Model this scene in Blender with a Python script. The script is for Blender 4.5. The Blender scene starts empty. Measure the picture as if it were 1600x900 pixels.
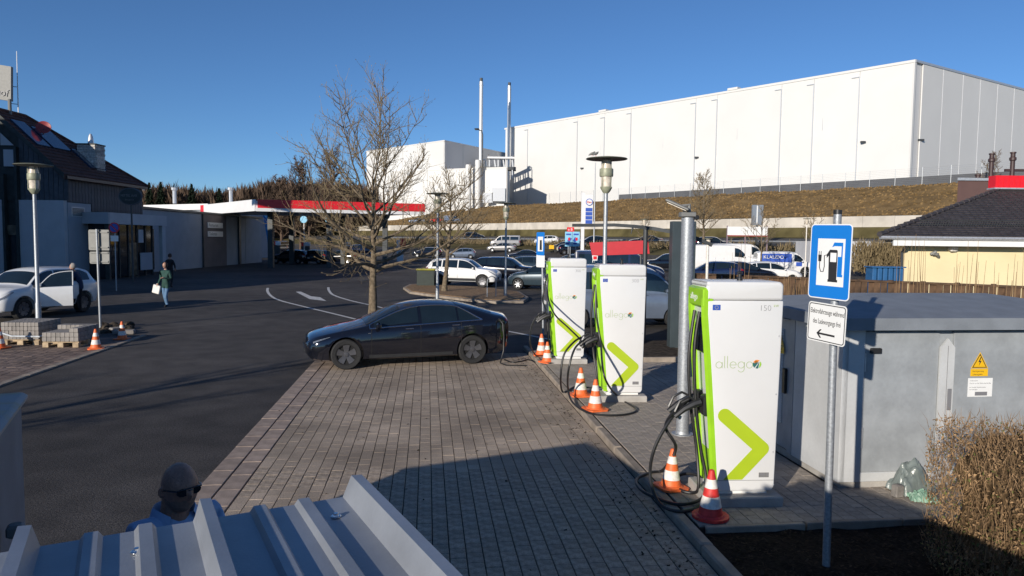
import bpy, bmesh, math, random
from mathutils import Vector, Matrix, Euler, noise
R = random.Random(7)
sc = bpy.context.scene
COL = sc.collection
rad = math.radians
# ---------------------------------------------------------------- camera
CAMH = 2.8; FPX = 1120.0
cam = bpy.data.objects.new('camera', bpy.data.cameras.new('camera'))
COL.objects.link(cam)
PITCH = 3.88; ROLL = -0.62
CM = Matrix.Rotation(rad(90 - PITCH), 4, 'X') @ Matrix.Rotation(rad(-ROLL), 4, 'Z')
CM.translation = Vector((0, 0, CAMH))
cam.matrix_world = CM
cam.data.sensor_width = 36.0
cam.data.lens = 36.0 * FPX / 1600.0
cam.data.clip_start = 0.05; cam.data.clip_end = 5000
sc.camera = cam
CI = CM.inverted()
def ray(px, py):
    return (CM.to_3x3() @ Vector(((px - 800) / FPX, -(py - 450) / FPX, -1.0))).normalized()
def G(px, py, h=0.0):                       # where the sight line meets height h
    d = ray(px, py); t = (h - CAMH) / d.z
    return Vector((d.x * t, d.y * t, h))
def P(px, py, Y):                           # where it meets depth Y
    d = ray(px, py); t = Y / d.y
    return Vector((d.x * t, Y, CAMH + d.z * t))
def proj(p):
    q = CI @ Vector(p)
    return (800 + FPX * q.x / -q.z, 450 - FPX * q.y / -q.z, -q.z)
# ---------------------------------------------------------------- world, sun, exposure
SAZ, SEL = 32.0, 15.5                       # light travels towards this azimuth (from +Y to +X)
sd = Vector((math.sin(rad(SAZ)) * math.cos(rad(SEL)), math.cos(rad(SAZ)) * math.cos(rad(SEL)), -math.sin(rad(SEL))))
w = bpy.data.worlds.new('World'); sc.world = w; w.use_nodes = True
nt = w.node_tree; nt.nodes.clear()
wo = nt.nodes.new('ShaderNodeOutputWorld'); bg = nt.nodes.new('ShaderNodeBackground'); sky = nt.nodes.new('ShaderNodeTexSky')
sky.sky_type = 'NISHITA'; sky.sun_disc = False
sky.sun_elevation = rad(SEL); sky.sun_rotation = rad(180 + SAZ)
sky.altitude = 2000; sky.air_density = 1.0; sky.dust_density = 0.0; sky.ozone_density = 6.0
bg.inputs[1].default_value = 0.094
nt.links.new(sky.outputs[0], bg.inputs[0]); nt.links.new(bg.outputs[0], wo.inputs[0])
sl = bpy.data.lights.new('sun', 'SUN'); sl.energy = 4.2; sl.angle = rad(0.5); sl.color = (1.0, 0.92, 0.81)
so = bpy.data.objects.new('sun', sl); COL.objects.link(so)
so.rotation_euler = sd.to_track_quat('-Z', 'Y').to_euler()
sc.view_settings.view_transform = 'Standard'; sc.view_settings.look = 'None'
sc.view_settings.exposure = 0.25; sc.view_settings.gamma = 1.0
# ---------------------------------------------------------------- materials
MATS = {}
def mat(name, col, rough=0.6, metal=0.0, var=0.12, scale=6.0, bump=0.0, bscale=60.0, coat=0.0, col2=None, spec=0.5, det=5.0, lo=0.35, hi=0.65, emis=0, isl=0.0, orand=0.0, spk=0.0, sps=180.0, big=0.0, bigs=.09):
    m = bpy.data.materials.new(name); m.use_nodes = True; MATS[name] = m
    n = m.node_tree.nodes; l = m.node_tree.links; b = n['Principled BSDF']
    b.inputs['Roughness'].default_value = rough; b.inputs['Metallic'].default_value = metal
    b.inputs['Specular IOR Level'].default_value = spec
    b.inputs['Coat Weight'].default_value = coat; b.inputs['Coat Roughness'].default_value = 0.05
    c = Vector(col)
    c1 = tuple(c * (1 - var)) + (1,); c2 = (tuple(col2) if col2 else tuple(min(1, x) for x in c * (1 + var))) + (1,)
    tc = n.new('ShaderNodeTexCoord'); ns = n.new('ShaderNodeTexNoise'); ns.inputs['Scale'].default_value = scale; ns.inputs['Detail'].default_value = det
    l.new(tc.outputs['Object'], ns.inputs['Vector'])
    rp = n.new('ShaderNodeValToRGB'); rp.color_ramp.elements[0].position = lo; rp.color_ramp.elements[1].position = hi
    rp.color_ramp.elements[0].color = c1; rp.color_ramp.elements[1].color = c2
    l.new(ns.outputs['Fac'], rp.inputs[0]); out = rp.outputs[0]
    if isl or orand:
        if isl: src = n.new('ShaderNodeNewGeometry').outputs['Random Per Island']; amt = isl
        else: src = n.new('ShaderNodeObjectInfo').outputs['Random']; amt = orand
        mr = n.new('ShaderNodeMapRange'); mr.inputs[3].default_value = 1 - amt; mr.inputs[4].default_value = 1 + amt
        l.new(src, mr.inputs[0])
        hs = n.new('ShaderNodeHueSaturation'); l.new(mr.outputs[0], hs.inputs['Value']); l.new(out, hs.inputs['Color']); out = hs.outputs[0]
    for amt_, scl_, d_ in ((spk, sps, 2.0), (big, bigs, 6.0)):
        if amt_:
            nz = n.new('ShaderNodeTexNoise'); nz.inputs['Scale'].default_value = scl_; nz.inputs['Detail'].default_value = d_; l.new(tc.outputs['Object'], nz.inputs['Vector'])
            mr = n.new('ShaderNodeMapRange'); mr.inputs[1].default_value = .3; mr.inputs[2].default_value = .7; mr.inputs[3].default_value = 1 - amt_; mr.inputs[4].default_value = 1 + amt_; l.new(nz.outputs['Fac'], mr.inputs[0])
            hs = n.new('ShaderNodeHueSaturation'); l.new(mr.outputs[0], hs.inputs['Value']); l.new(out, hs.inputs['Color']); out = hs.outputs[0]
    l.new(out, b.inputs['Base Color'])
    if bump:
        nb = n.new('ShaderNodeTexNoise'); nb.inputs['Scale'].default_value = bscale; nb.inputs['Detail'].default_value = 4
        l.new(tc.outputs['Object'], nb.inputs['Vector'])
        bp = n.new('ShaderNodeBump'); bp.inputs['Strength'].default_value = bump; bp.inputs['Distance'].default_value = 0.02
        l.new(nb.outputs['Fac'], bp.inputs['Height']); l.new(bp.outputs[0], b.inputs['Normal'])
    return m
M = MATS
# ---------------------------------------------------------------- objects
def tag(o, label=None, cat=None, group=None, kind=None):
    if label: o['label'] = label
    if cat: o['category'] = cat
    if group: o['group'] = group
    if kind: o['kind'] = kind
    return o
def thing(name, loc=(0, 0, 0), rz=0.0, label=None, cat=None, group=None):
    o = bpy.data.objects.new(name, None); COL.objects.link(o)
    o.location = loc; o.rotation_euler = (0, 0, rz); o.empty_display_size = 0.2
    return tag(o, label, cat, group)
class MB:
    def __init__(s): s.v = []; s.f = []; s.m = []
    def add(s, vs, fs, mi=0):
        k = len(s.v); s.v += [tuple(x) for x in vs]; s.f += [tuple(i + k for i in f) for f in fs]; s.m += [mi] * len(fs); return s
    def box(s, c, d, rot=None, mi=0, bev=0.0):
        x, y, z = d[0] / 2, d[1] / 2, d[2] / 2
        if bev:
            b = min(bev, x * .9, y * .9, z * .9); vs = []
            for zz, q in ((-z, b), (-z + b, 0), (z - b, 0), (z, b)):
                X, Y = x - q, y - q; e = b * .6
                vs += [(X, Y - e, zz), (X - e, Y, zz), (-X + e, Y, zz), (-X, Y - e, zz), (-X, -Y + e, zz), (-X + e, -Y, zz), (X - e, -Y, zz), (X, -Y + e, zz)]
            fs = [tuple(range(7, -1, -1)), tuple(range(24, 32))]
            for r in range(3):
                for i in range(8): j = (i + 1) % 8; fs.append((r * 8 + i, r * 8 + j, r * 8 + 8 + j, r * 8 + 8 + i))
        else:
            vs = [(-x, -y, -z), (x, -y, -z), (x, y, -z), (-x, y, -z), (-x, -y, z), (x, -y, z), (x, y, z), (-x, y, z)]
            fs = [(0, 3, 2, 1), (4, 5, 6, 7), (0, 1, 5, 4), (1, 2, 6, 5), (2, 3, 7, 6), (3, 0, 4, 7)]
        mm = Matrix.Identity(3) if rot is None else rot
        c = Vector(c)
        return s.add([mm @ Vector(v) + c for v in vs], fs, mi)
    def bb(s, a, b, mi=0, bev=0.0):          # box by two corners
        a, b = Vector(a), Vector(b); return s.box((a + b) / 2, [abs(q) for q in (b - a)], None, mi, bev)
    def cyl(s, p0, p1, r0, r1=None, n=10, mi=0, cap=True):
        return s.tube([p0, p1], [r0, r0 if r1 is None else r1], n, mi, cap)
    def tube(s, pts, r, n=8, mi=0, cap=True):
        pts = [Vector(p) for p in pts]
        if not isinstance(r, (list, tuple)): r = [r] * len(pts)
        k = len(s.v); t0 = (pts[1] - pts[0]).normalized()
        u = t0.cross(Vector((0, 0, 1)) if abs(t0.z) < .9 else Vector((1, 0, 0))).normalized()
        for i, p in enumerate(pts):
            a = pts[min(i + 1, len(pts) - 1)] - pts[max(i - 1, 0)]
            if a.length < 1e-9: a = t0
            t = a.normalized(); u = (u - t * u.dot(t)).normalized(); v = t.cross(u)
            for j in range(n):
                q = 2 * math.pi * j / n; s.v.append(tuple(p + (u * math.cos(q) + v * math.sin(q)) * r[i]))
        for i in range(len(pts) - 1):
            for j in range(n):
                a = k + i * n + j; b = k + i * n + (j + 1) % n; s.f.append((a, b, b + n, a + n)); s.m.append(mi)
        if cap:
            s.f.append(tuple(k + j for j in range(n - 1, -1, -1))); s.m.append(mi)
            e = k + (len(pts) - 1) * n; s.f.append(tuple(e + j for j in range(n))); s.m.append(mi)
        return s
    def lathe(s, prof, c=(0, 0, 0), n=20, mi=0, axis='Z'):
        c = Vector(c); k = len(s.v)
        for (r, z) in prof:
            for j in range(n):
                q = 2 * math.pi * j / n
                p = Vector((r * math.cos(q), r * math.sin(q), z))
                if axis == 'Y': p = Vector((p.x, p.z, -p.y))
                s.v.append(tuple(p + c))
        for i in range(len(prof) - 1):
            for j in range(n):
                a = k + i * n + j; b = k + i * n + (j + 1) % n; s.f.append((a, b, b + n, a + n)); s.m.append(mi)
        s.f.append(tuple(k + j for j in range(n - 1, -1, -1))); s.m.append(mi)
        e = k + (len(prof) - 1) * n; s.f.append(tuple(e + j for j in range(n))); s.m.append(mi)
        return s
    def prism(s, poly, z0, z1, mi=0, T=None):       # poly of (x,y), extruded in z; T maps
        n = len(poly); vs = [Vector((x, y, z0)) for x, y in poly] + [Vector((x, y, z1)) for x, y in poly]
        if T is not None: vs = [T @ v for v in vs]
        fs = [tuple(range(n - 1, -1, -1)), tuple(range(n, 2 * n))] + [(i, (i + 1) % n, n + (i + 1) % n, n + i) for i in range(n)]
        return s.add(vs, fs, mi)
    def ribbon(s, pts, wd, z0, z1, mi=0, T=None):   # flat stroke along 2D points
        n = len(pts); L = []; Rr = []
        for i in range(n):
            a = Vector(pts[max(i - 1, 0)]); b = Vector(pts[min(i + 1, n - 1)]); d = (b - a)
            d = d.normalized() if d.length > 1e-9 else Vector((1, 0)); q = Vector((-d.y, d.x)) * wd / 2
            L.append(Vector(pts[i]) + q); Rr.append(Vector(pts[i]) - q)
        for i in range(n - 1):
            s.prism([L[i], Rr[i], Rr[i + 1], L[i + 1]], z0, z1, mi, T)
        return s
    def build(s, name, mats, parent=None, smooth=False, loc=None, rz=None, ang=40):
        me = bpy.data.meshes.new(name); me.from_pydata(s.v, [], s.f)
        if not isinstance(mats, (list, tuple)): mats = [mats]
        for m in mats: me.materials.append(m)
        if len(mats) > 1: me.polygons.foreach_set('material_index', s.m)
        me.update()
        if smooth:
            me.shade_smooth()
            try: me.set_sharp_from_angle(angle=rad(ang))
            except Exception: pass
        return link(name, me, parent, loc, rz)
def link(name, me, parent=None, loc=None, rz=None):
    o = bpy.data.objects.new(name, me); COL.objects.link(o)
    if parent: o.parent = parent
    if loc is not None: o.location = loc
    if rz is not None: o.rotation_euler = (0, 0, rz)
    return o
KIDS = {}
def copy_tree(o, parent=None, loc=None, rz=None, swap=None):
    c = o.copy(); COL.objects.link(c); c.parent = parent
    if loc is not None: c.location = loc
    if rz is not None: c.rotation_euler = (0, 0, rz)
    if swap and c.type == 'MESH':
        for sl_ in c.material_slots:
            if sl_.material and sl_.material.name in swap:
                mt = swap[sl_.material.name]; sl_.link = 'OBJECT'; sl_.material = mt
    for ch in kids(o): copy_tree(ch, c, swap=swap)
    return c
def kids(o): return [q for q in ALLK() if q.parent == o]
_cache = {}
def ALLK(): return list(o_ for o_ in COL.objects if o_.parent)
def proto_kids(o):                     # snapshot of the tree so that many copies stay fast
    return (o, [proto_kids(q) for q in o.children])
def copy_snap(sn, parent=None, loc=None, rz=None, swap=None):
    o, ch = sn
    c = o.copy(); COL.objects.link(c); c.parent = parent
    if loc is not None: c.location = loc
    if rz is not None: c.rotation_euler = (0, 0, rz)
    if swap and c.type == 'MESH':
        for sl_ in c.material_slots:
            if sl_.material and sl_.material.name in swap:
                mt = swap[sl_.material.name]; sl_.link = 'OBJECT'; sl_.material = mt
    for q in ch: copy_snap(q, c, swap=swap)
    return c
def text_mesh(name, s, size, m, parent, T, align='LEFT', ext=0.001, sx=1.0, off=0.0):
    cu = bpy.data.curves.new(name, 'FONT'); cu.body = s; cu.size = size; cu.align_x = align; cu.extrude = ext; cu.resolution_u = 3; cu.offset = off
    ob = bpy.data.objects.new(name, cu); COL.objects.link(ob)
    me = bpy.data.meshes.new_from_object(ob.evaluated_get(bpy.context.evaluated_depsgraph_get()))
    bpy.data.objects.remove(ob); bpy.data.curves.remove(cu)
    me.name = name; me.transform(T @ Matrix.Diagonal((sx, 1, 1, 1)))
    me.materials.clear(); me.materials.append(m)
    return link(name, me, parent)
def TR(x, y, z, rx=0, ry=0, rz=0): return Matrix.Translation((x, y, z)) @ Euler((rad(rx), rad(ry), rad(rz))).to_matrix().to_4x4()
def lerp(a, b, t): return a + (b - a) * t
# bay frame: v across (to the right), w along (away)
TH = rad(6.78); CT, ST = math.cos(TH), math.sin(TH)
def VW(v, w_, z=0.0): return Vector((CT * v - ST * w_, ST * v + CT * w_, z))
def toVW(p): return (CT * p[0] + ST * p[1], -ST * p[0] + CT * p[1])
mat('asphalt', (.066, .059, .054), .85, var=.20, scale=1.6, bump=.5, bscale=70, spec=.25, det=9, spk=.45, sps=38, big=.38, bigs=.16)
mat('asphalt_old', (.085, .080, .076), .88, var=.25, scale=.5, bump=.25, bscale=40, spec=.25, det=8)
mat('soil', (.06, .048, .036), .95, var=.5, scale=9, bump=.8, bscale=30, spec=.1)
mat('mulch', (.020, .015, .012), .95, var=.5, scale=25, bump=1, bscale=60, spec=.1)
mat('grass', (.095, .080, .036), .95, var=.4, scale=.35, bump=.5, bscale=12, spec=.1, det=9)
mat('dry_grass', (.21, .138, .062), .95, var=.30, scale=.5, bump=.9, bscale=4, spec=.1, det=12, lo=.3, hi=.7)
mat('joint_sand', (.040, .035, .030), .95, var=.3, scale=20, spec=.1)
PAV = (.375, .30, .23)
mat('paver', PAV, .85, var=.22, scale=14, bump=.5, bscale=90, spec=.25, orand=.10, spk=.15, sps=60, big=.10, bigs=3)
mat('paver_joined', PAV, .85, var=.22, scale=.8, bump=.4, bscale=90, spec=.25, isl=.10, det=9, spk=.15, sps=60, big=.16, bigs=.5)
mat('paver_platform', (.33, .285, .24), .85, var=.15, scale=10, bump=.4, bscale=90, spec=.25, orand=.08, spk=.12, sps=60)
mat('paver_platform_joined', (.33, .285, .24), .85, var=.15, scale=.9, bump=.4, bscale=90, spec=.25, isl=.08, det=9, spk=.12, sps=60)
mat('band_slab', (.34, .265, .215), .85, var=.18, scale=5, bump=.3, bscale=90, spec=.25, orand=.10)
mat('paver_old', (.20, .150, .125), .9, var=.25, scale=.7, bump=.3, bscale=60, spec=.2, isl=.2, det=8)
mat('kerb_stone', (.30, .25, .20), .85, var=.22, scale=4, bump=.4, bscale=60, spec=.25, orand=.10)
mat('concrete', (.38, .36, .33), .85, var=.15, scale=3, bump=.3, bscale=50, spec=.25)
mat('concrete_wall', (.52, .48, .42), .85, var=.14, scale=.5, bump=.2, bscale=8, spec=.2, orand=.07, det=9)
mat('road_paint', (.55, .54, .52), .75, var=.22, scale=7, spec=.25, det=9)
mat('warehouse_white', (.66, .655, .635), .55, var=.02, scale=.15, spec=.3, orand=.012)
mat('warehouse_grey', (.60, .60, .60), .55, var=.03, scale=.15, spec=.3)
mat('warehouse_dark', (.20, .23, .27), .5, var=.05, scale=.3)
mat('plinth_dark', (.10, .105, .115), .8, var=.12, scale=.4)
mat('steel', (.62, .63, .64), .45, .6, var=.12, scale=14)
mat('galvanised', (.36, .38, .40), .5, .5, var=.16, scale=40, bump=.1, bscale=80)
mat('dark_steel', (.055, .06, .063), .5, .2, var=.1, scale=8)
mat('anthracite', (.050, .066, .072), .45, .1, var=.08, scale=3)
mat('lamp_olive', (.30, .31, .22), .5, .1, var=.15, scale=10)
mat('lamp_disc', (.16, .165, .12), .6, .1, var=.2, scale=8)
mat('lamp_glass', (.62, .55, .45), .3, 0, var=.2, scale=12)
mat('charger_white', (.70, .70, .69), .32, 0, var=.02, scale=2, coat=.3, big=.02, bigs=.8)
mat('charger_top', (.66, .67, .69), .4, 0, var=.02, scale=3)
mat('charger_green', (.30, .58, .02), .42, 0, var=.08, scale=5, coat=.2)
mat('arrow_green', (.40, .53, .02), .45, 0, var=.03, scale=4)
mat('logo_green', (.36, .46, .20), .5, 0, var=.02)
mat('logo_dark', (.03, .14, .13), .5, 0, var=.02)
mat('logo_orange', (.80, .27, .05), .5, 0, var=.02)
mat('logo_lime', (.30, .55, .05), .5, 0, var=.02)
mat('ink', (.025, .025, .027), .5, 0, var=.02)
mat('ink_grey', (.20, .20, .21), .5, 0, var=.02)
mat('eu_blue', (.03, .09, .42), .5, 0, var=.04)
mat('star_yellow', (.75, .60, .05), .5)
mat('rubber', (.014, .014, .015), .45, 0, var=.2, scale=20, spec=.5)
mat('tyre', (.018, .018, .018), .75, 0, var=.2, scale=30)
mat('black_plastic', (.02, .02, .021), .4, 0, var=.15, scale=10)
mat('cone_orange', (.78, .15, .035), .55, 0, var=.12, scale=18)
mat('cone_red', (.62, .035, .03), .55, 0, var=.2, scale=18)
mat('cone_white', (.74, .70, .64), .55, 0, var=.14, scale=22)
mat('cabinet_frame', (.52, .53, .53), .45, 0, var=.07, scale=2, bump=.06, bscale=100, spk=.03, sps=30, big=.05, bigs=1.2)
mat('cabinet_door', (.31, .33, .345), .45, 0, var=.10, scale=3.5, bump=.08, bscale=100, spk=.04, sps=26, big=.08, bigs=1.1)
mat('cabinet_roof', (.20, .22, .245), .7, 0, var=.10, scale=4, bump=.15, bscale=60)
mat('sign_blue', (.01, .19, .62), .4, 0, var=.02, coat=.2)
mat('sign_white', (.80, .80, .78), .4, 0, var=.02)
mat('sign_back', (.20, .20, .19), .6, .2, var=.08, scale=6)
mat('warn_yellow', (.80, .46, .01), .5, 0, var=.04)
mat('red_board', (.48, .018, .03), .5, 0, var=.04)
mat('canopy_red', (.70, .015, .025), .4, 0, var=.03)
mat('canopy_white', (.74, .74, .74), .45, 0, var=.03, scale=1)
mat('render_white', (.50, .505, .52), .85, 0, var=.05, scale=1.2, bump=.15, bscale=60, spec=.2)
mat('render_blue_grey', (.37, .39, .42), .85, 0, var=.05, scale=1.2, spec=.2)
mat('render_brown', (.20, .17, .165), .85, 0, var=.06, scale=1.2, spec=.2)
mat('cream', (.78, .66, .40), .8, 0, var=.04, scale=1.0, bump=.1, bscale=40, spec=.2)
mat('clad_dark', (.070, .078, .090), .7, 0, var=.2, scale=3, orand=.14)
mat('timber_dark', (.035, .042, .040), .7, 0, var=.2, scale=3)
mat('roof_tile', (.095, .038, .028), .8, 0, var=.35, scale=5, bump=.3, bscale=20, isl=.2)
mat('roof_dark', (.048, .042, .045), .7, 0, var=.25, scale=4, bump=.3, bscale=20, isl=.14)
mat('chimney_stone', (.50, .47, .43), .85, 0, var=.3, scale=9, bump=.4, bscale=30, isl=.25)
mat('solar', (.03, .05, .09), .12, 0, var=.1, coat=.5)
mat('glass_dark', (.016, .021, .025), .06, 0, var=.1, spec=.6)
mat('glass_car', (.010, .018, .026), .04, 0, var=.15, scale=2, spec=.7)
mat('glass_warm', (.16, .13, .09), .15, 0, var=.5, scale=2)
mat('brown_wall', (.115, .065, .058), .7, 0, var=.06, scale=1)
mat('pipe_brown', (.055, .03, .028), .5, 0, var=.1)
mat('wood_fence', (.082, .046, .024), .85, 0, var=.4, scale=5, bump=.5, bscale=25, orand=.25)
mat('wood_pale', (.40, .30, .19), .85, 0, var=.25, scale=8, orand=.12)
mat('block_grey', (.24, .22, .20), .9, 0, var=.16, scale=8, bump=.3, bscale=50, orand=.15)
mat('plastic_film', (.55, .58, .60), .2, 0, var=.2, scale=9)
mat('bark', (.16, .125, .085), .9, 0, var=.35, scale=9, bump=.8, bscale=30, spec=.15)
mat('twig', (.22, .17, .095), .85, 0, var=.3, scale=5, spec=.15)
mat('twig_far', (.115, .08, .058), .9, 0, var=.35, scale=.3, spec=.1)
mat('conifer', (.022, .034, .020), .9, 0, var=.4, scale=1, spec=.1)
mat('hedge_leaf', (.26, .165, .085), .8, 0, var=.45, scale=8, spec=.2, isl=.35)
mat('chips', (.045, .032, .022), .95, var=.4, scale=9, spec=.1, isl=.4)
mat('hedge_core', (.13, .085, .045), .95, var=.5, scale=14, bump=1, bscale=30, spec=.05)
mat('hedge_twig', (.24, .155, .085), .85, 0, var=.35, scale=12, spec=.15, isl=.3)
mat('hedge_green', (.13, .14, .04), .8, 0, var=.4, scale=8, spec=.2, isl=.3)
mat('straw', (.26, .17, .09), .85, 0, var=.3, scale=3, spec=.15)
mat('roof_metal', (.30, .32, .35), .42, .35, var=.10, scale=3, bump=.05, bscale=120, spk=.02, sps=120, big=.10, bigs=7)
mat('lichen_metal', (.46, .44, .42), .6, .1, var=.25, scale=4, col2=(.40, .29, .07), lo=.52, hi=.72)
mat('container_blue', (.15, .18, .22), .55, .2, var=.15, scale=3, bump=.1, bscale=60)
mat('paint_black', (.006, .007, .012), .10, 0, var=.1, coat=1)
mat('paint_navy', (.008, .015, .05), .2, 0, var=.1, coat=1)
mat('paint_white', (.74, .74, .73), .3, 0, var=.02, coat=.6)
mat('paint_silver', (.34, .33, .32), .3, .5, var=.05, coat=.8)
mat('paint_bluegrey', (.17, .21, .28), .3, .4, var=.05, coat=.8)
mat('paint_petrol', (.03, .05, .065), .25, .2, var=.05, coat=.8)
mat('paint_red', (.50, .035, .02), .3, 0, var=.05, coat=.8)
mat('chrome', (.75, .76, .77), .18, 1, var=.03)
mat('rim_dark', (.13, .13, .14), .38, .6, var=.15, scale=9)
mat('rim_silver', (.50, .51, .53), .35, .8, var=.1, scale=9)
mat('arch_dark', (.012, .012, .012), .9, 0)
mat('trim_dark', (.025, .026, .028), .6, 0)
mat('lens_clear', (.22, .24, .27), .08, .2, var=.2, scale=20, coat=1)
mat('lens_red', (.28, .01, .01), .12, 0, coat=1)
mat('plate_white', (.72, .72, .70), .5)
mat('skin_dark', (.36, .18, .12), .5, 0, var=.14, scale=18, bump=.25, bscale=120, spk=.12, sps=90)
mat('skin', (.42, .24, .17), .5, 0, var=.08, scale=14)
mat('stubble', (.26, .16, .12), .8, 0, var=.2, scale=60)
mat('jacket_blue', (.33, .45, .64), .8, 0, var=.12, scale=10, bump=.2, bscale=80)
mat('shirt_blue', (.12, .28, .62), .8, 0, var=.1, scale=10)
mat('coat_green', (.015, .055, .045), .85, 0, var=.2, scale=10)
mat('jeans', (.10, .19, .32), .85, 0, var=.2, scale=12)
mat('cloth_black', (.012, .012, .016), .85, 0, var=.2)
mat('cloth_navy', (.02, .035, .08), .85, 0, var=.2)
mat('hair_dark', (.05, .025, .018), .7, 0, var=.2)
mat('hair_grey', (.30, .27, .24), .7, 0, var=.2)
mat('bag_white', (.75, .72, .68), .6, 0, var=.04)
mat('flag_blue', (.02, .20, .48), .6, 0, var=.08)
mat('flag_light', (.25, .55, .75), .6, 0, var=.05)
mat('tarp', (.17, .20, .19), .3, 0, var=.2, scale=6, bump=.5, bscale=12)
mat('bag_green', (.17, .30, .22), .5, 0, var=.3, scale=9)
mat('bin_green', (.02, .03, .024), .5)
mat('lid_yellow', (.45, .42, .04), .5)
mat('mauve', (.22, .17, .20), .8, 0, var=.04)
mat('red_dish', (.30, .04, .04), .45)
mat('plastic_blue', (.025, .11, .26), .5, 0, var=.1)
# ================================================================ terrain
WA = Vector((49.3, 85.0)); WT = Vector((-.6024, .7982)); WN = Vector((.7982, .6024))
def SD(s, d, z=0.0): q = WA + WT * s + WN * d; return Vector((q.x, q.y, z))
def sstep(t): t = max(0, min(1, t)); return t * t * (3 - 2 * t)
def hd(d):
    if d <= 0: return 3.5 * sstep((d + 35) / 33)
    if d <= 24: return 6.1 + 5.6 * sstep(d / 24) * .5 + 5.6 * (d / 24) * .5
    return 11.7
def dof(x, y): return (x - WA.x) * WN.x + (y - WA.y) * WN.y
def strip(name, m, s0, s1, ds, dz, ns=60, amp=0.0, kind='structure', label=None, cat=None):
    mb = MB(); ds = list(ds); vs = []
    for d in ds:
        for i in range(ns + 1):
            s = lerp(s0, s1, i / ns); a = amp * noise.fractal(Vector((s * .12, d * .22, 3)), 1, 2, 4) if amp else 0
            vs.append(SD(s, d, hd(d) + dz + a))
    fs = []
    for r in range(len(ds) - 1):
        for i in range(ns): a = r * (ns + 1) + i; fs.append((a + 1, a, a + ns + 1, a + ns + 2))
    mb.add(vs, fs); o = mb.build(name, m, smooth=True); tag(o, label, cat, kind=kind); return o
fr = lambda a, b, n: [lerp(a, b, i / n) for i in range(n + 1)]
strip('ground', M['grass'], -260, 520, [-700, -300, -120, -60, -36] + fr(-35, 0.4, 30), -0.03, 80)
strip('asphalt_yard', M['asphalt'], -150, 260, [-200, -36] + fr(-35, -23, 12), 0.0, 60)
strip('upper_road', M['asphalt_old'], -120, 300, fr(-15, -7, 6), 0.02, 60)
strip('embankment', M['dry_grass'], -120, 300, fr(0.35, 25, 24), 0.0, 220, amp=.3)
strip('plateau', M['asphalt_old'], -260, 520, [24.9, 60, 200, 700], 0.02, 40)
# tufts on the embankment
mb = MB()
for i in range(15000):
    s = R.uniform(-35, 150); d = R.uniform(.6, 24.5); a = .3 * noise.fractal(Vector((s * .12, d * .22, 3)), 1, 2, 4)
    b = SD(s, d, hd(d) + a - .05); k = R.uniform(.08, .28); q = R.uniform(0, 6.3); ww = R.uniform(.06, .25)
    e = Vector((math.cos(q), math.sin(q), 0)) * ww; tp = Vector((R.uniform(-.1, .1), R.uniform(-.1, .1), k))
    mb.add([b - e, b + e, b + e * .4 + tp, b - e * .5 + tp * .8], [(0, 1, 2, 3)])
tag(mb.build('grass_tufts', M['dry_grass']), 'brown dry winter grass covering the embankment below the white warehouse', 'grass', kind='stuff')
# ================================================================ retaining wall: panels
rw = thing('retaining_wall', SD(0, 0, 0), 0, 'long pale concrete retaining wall at the foot of the brown embankment', 'wall')
for i in range(-8, 50):
    s0 = i * 4.0; mbp = MB(); c = SD(s0 + 2, 0, 0) - SD(0, 0, 0)
    T = Matrix((( WT.x, WN.x, 0), (WT.y, WN.y, 0), (0, 0, 1)))
    z1 = 6.2; z0 = 3.0
    mbp.box((c.x, c.y, (z0 + z1) / 2 + R.uniform(-.01, .01)), (3.97, .35, z1 - z0), T)
    mbp.build('wall_panel', M['concrete_wall'], rw)
# ================================================================ parking bay of block paving
UP = .012
def paving(name, v0, v1, w0, w1, z, cw, cl, m_ind, m_join, sand, stones='paving_stone', limit=300, offs=0.5, along=True, rough_=.003, keep=lambda px, py: True, gap=.006, thick=.05, origin=None):
    base = MB(); base.add([VW(v0, w0, z - .014), VW(v1, w0, z - .014), VW(v1, w1, z - .014), VW(v0, w1, z - .014)], [(0, 1, 2, 3)])
    root = base.build(name, sand); tag(root, kind='structure')
    cells = []
    nv = int(round((v1 - v0) / cw)); cw = (v1 - v0) / nv
    for i in range(nv):
        o = (i % 2) * offs * cl; k = w0 - o
        while k < w1:
            a, b = max(k, w0), min(k + cl, w1)
            if b - a > .04: cells.append((v0 + (i + .5) * cw, (a + b) / 2, b - a))
            k += cl
    sc_ = []
    for (v, w_, L) in cells:
        p = VW(v, w_, z); q = proj(p) if p.y > .6 else (0, 0, -1)
        vis = q[2] > 0 and -20 < q[0] < 1620 and q[1] < 915 and keep(q[0], q[1]) and abs(L - cl) < 1e-3
        sc_.append((q[2] if vis else 1e9, v, w_, L))
    sc_.sort(key=lambda t: t[0])
    var = []
    for k in range(4):
        b_ = MB(); b_.box((0, 0, -thick / 2), (cw - gap, cl - min(gap, .005), thick), None, 0, .0022)
        me = bpy.data.meshes.new(stones); me.from_pydata(b_.v, [], b_.f); me.materials.append(m_ind); var.append(me)
    jm = MB(); n = 0
    for (dd, v, w_, L) in sc_:
        p = VW(v, w_, z + R.uniform(-rough_, rough_))
        tilt = Euler((R.gauss(0, .0025), R.gauss(0, .003), TH + R.gauss(0, .006)))
        if n < limit and dd < 1e8:
            o = link(stones, var[n % 4], root); o.location = p; o.rotation_euler = tilt; n += 1
        else:
            jm.box(p - Vector((0, 0, thick / 2)), (cw - gap, L - min(gap, .005), thick), tilt.to_matrix())
            # top chamfer is skipped on the joined, farther stones
    if jm.v: tag(jm.build(stones, m_join, root), kind='stuff')
    return root
roofline = lambda px, py: not (px < 560 and py > 745 + (545 - px) * .2) and not (px >= 545 and py > 745 + (px - 545) * 1.0)
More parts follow.
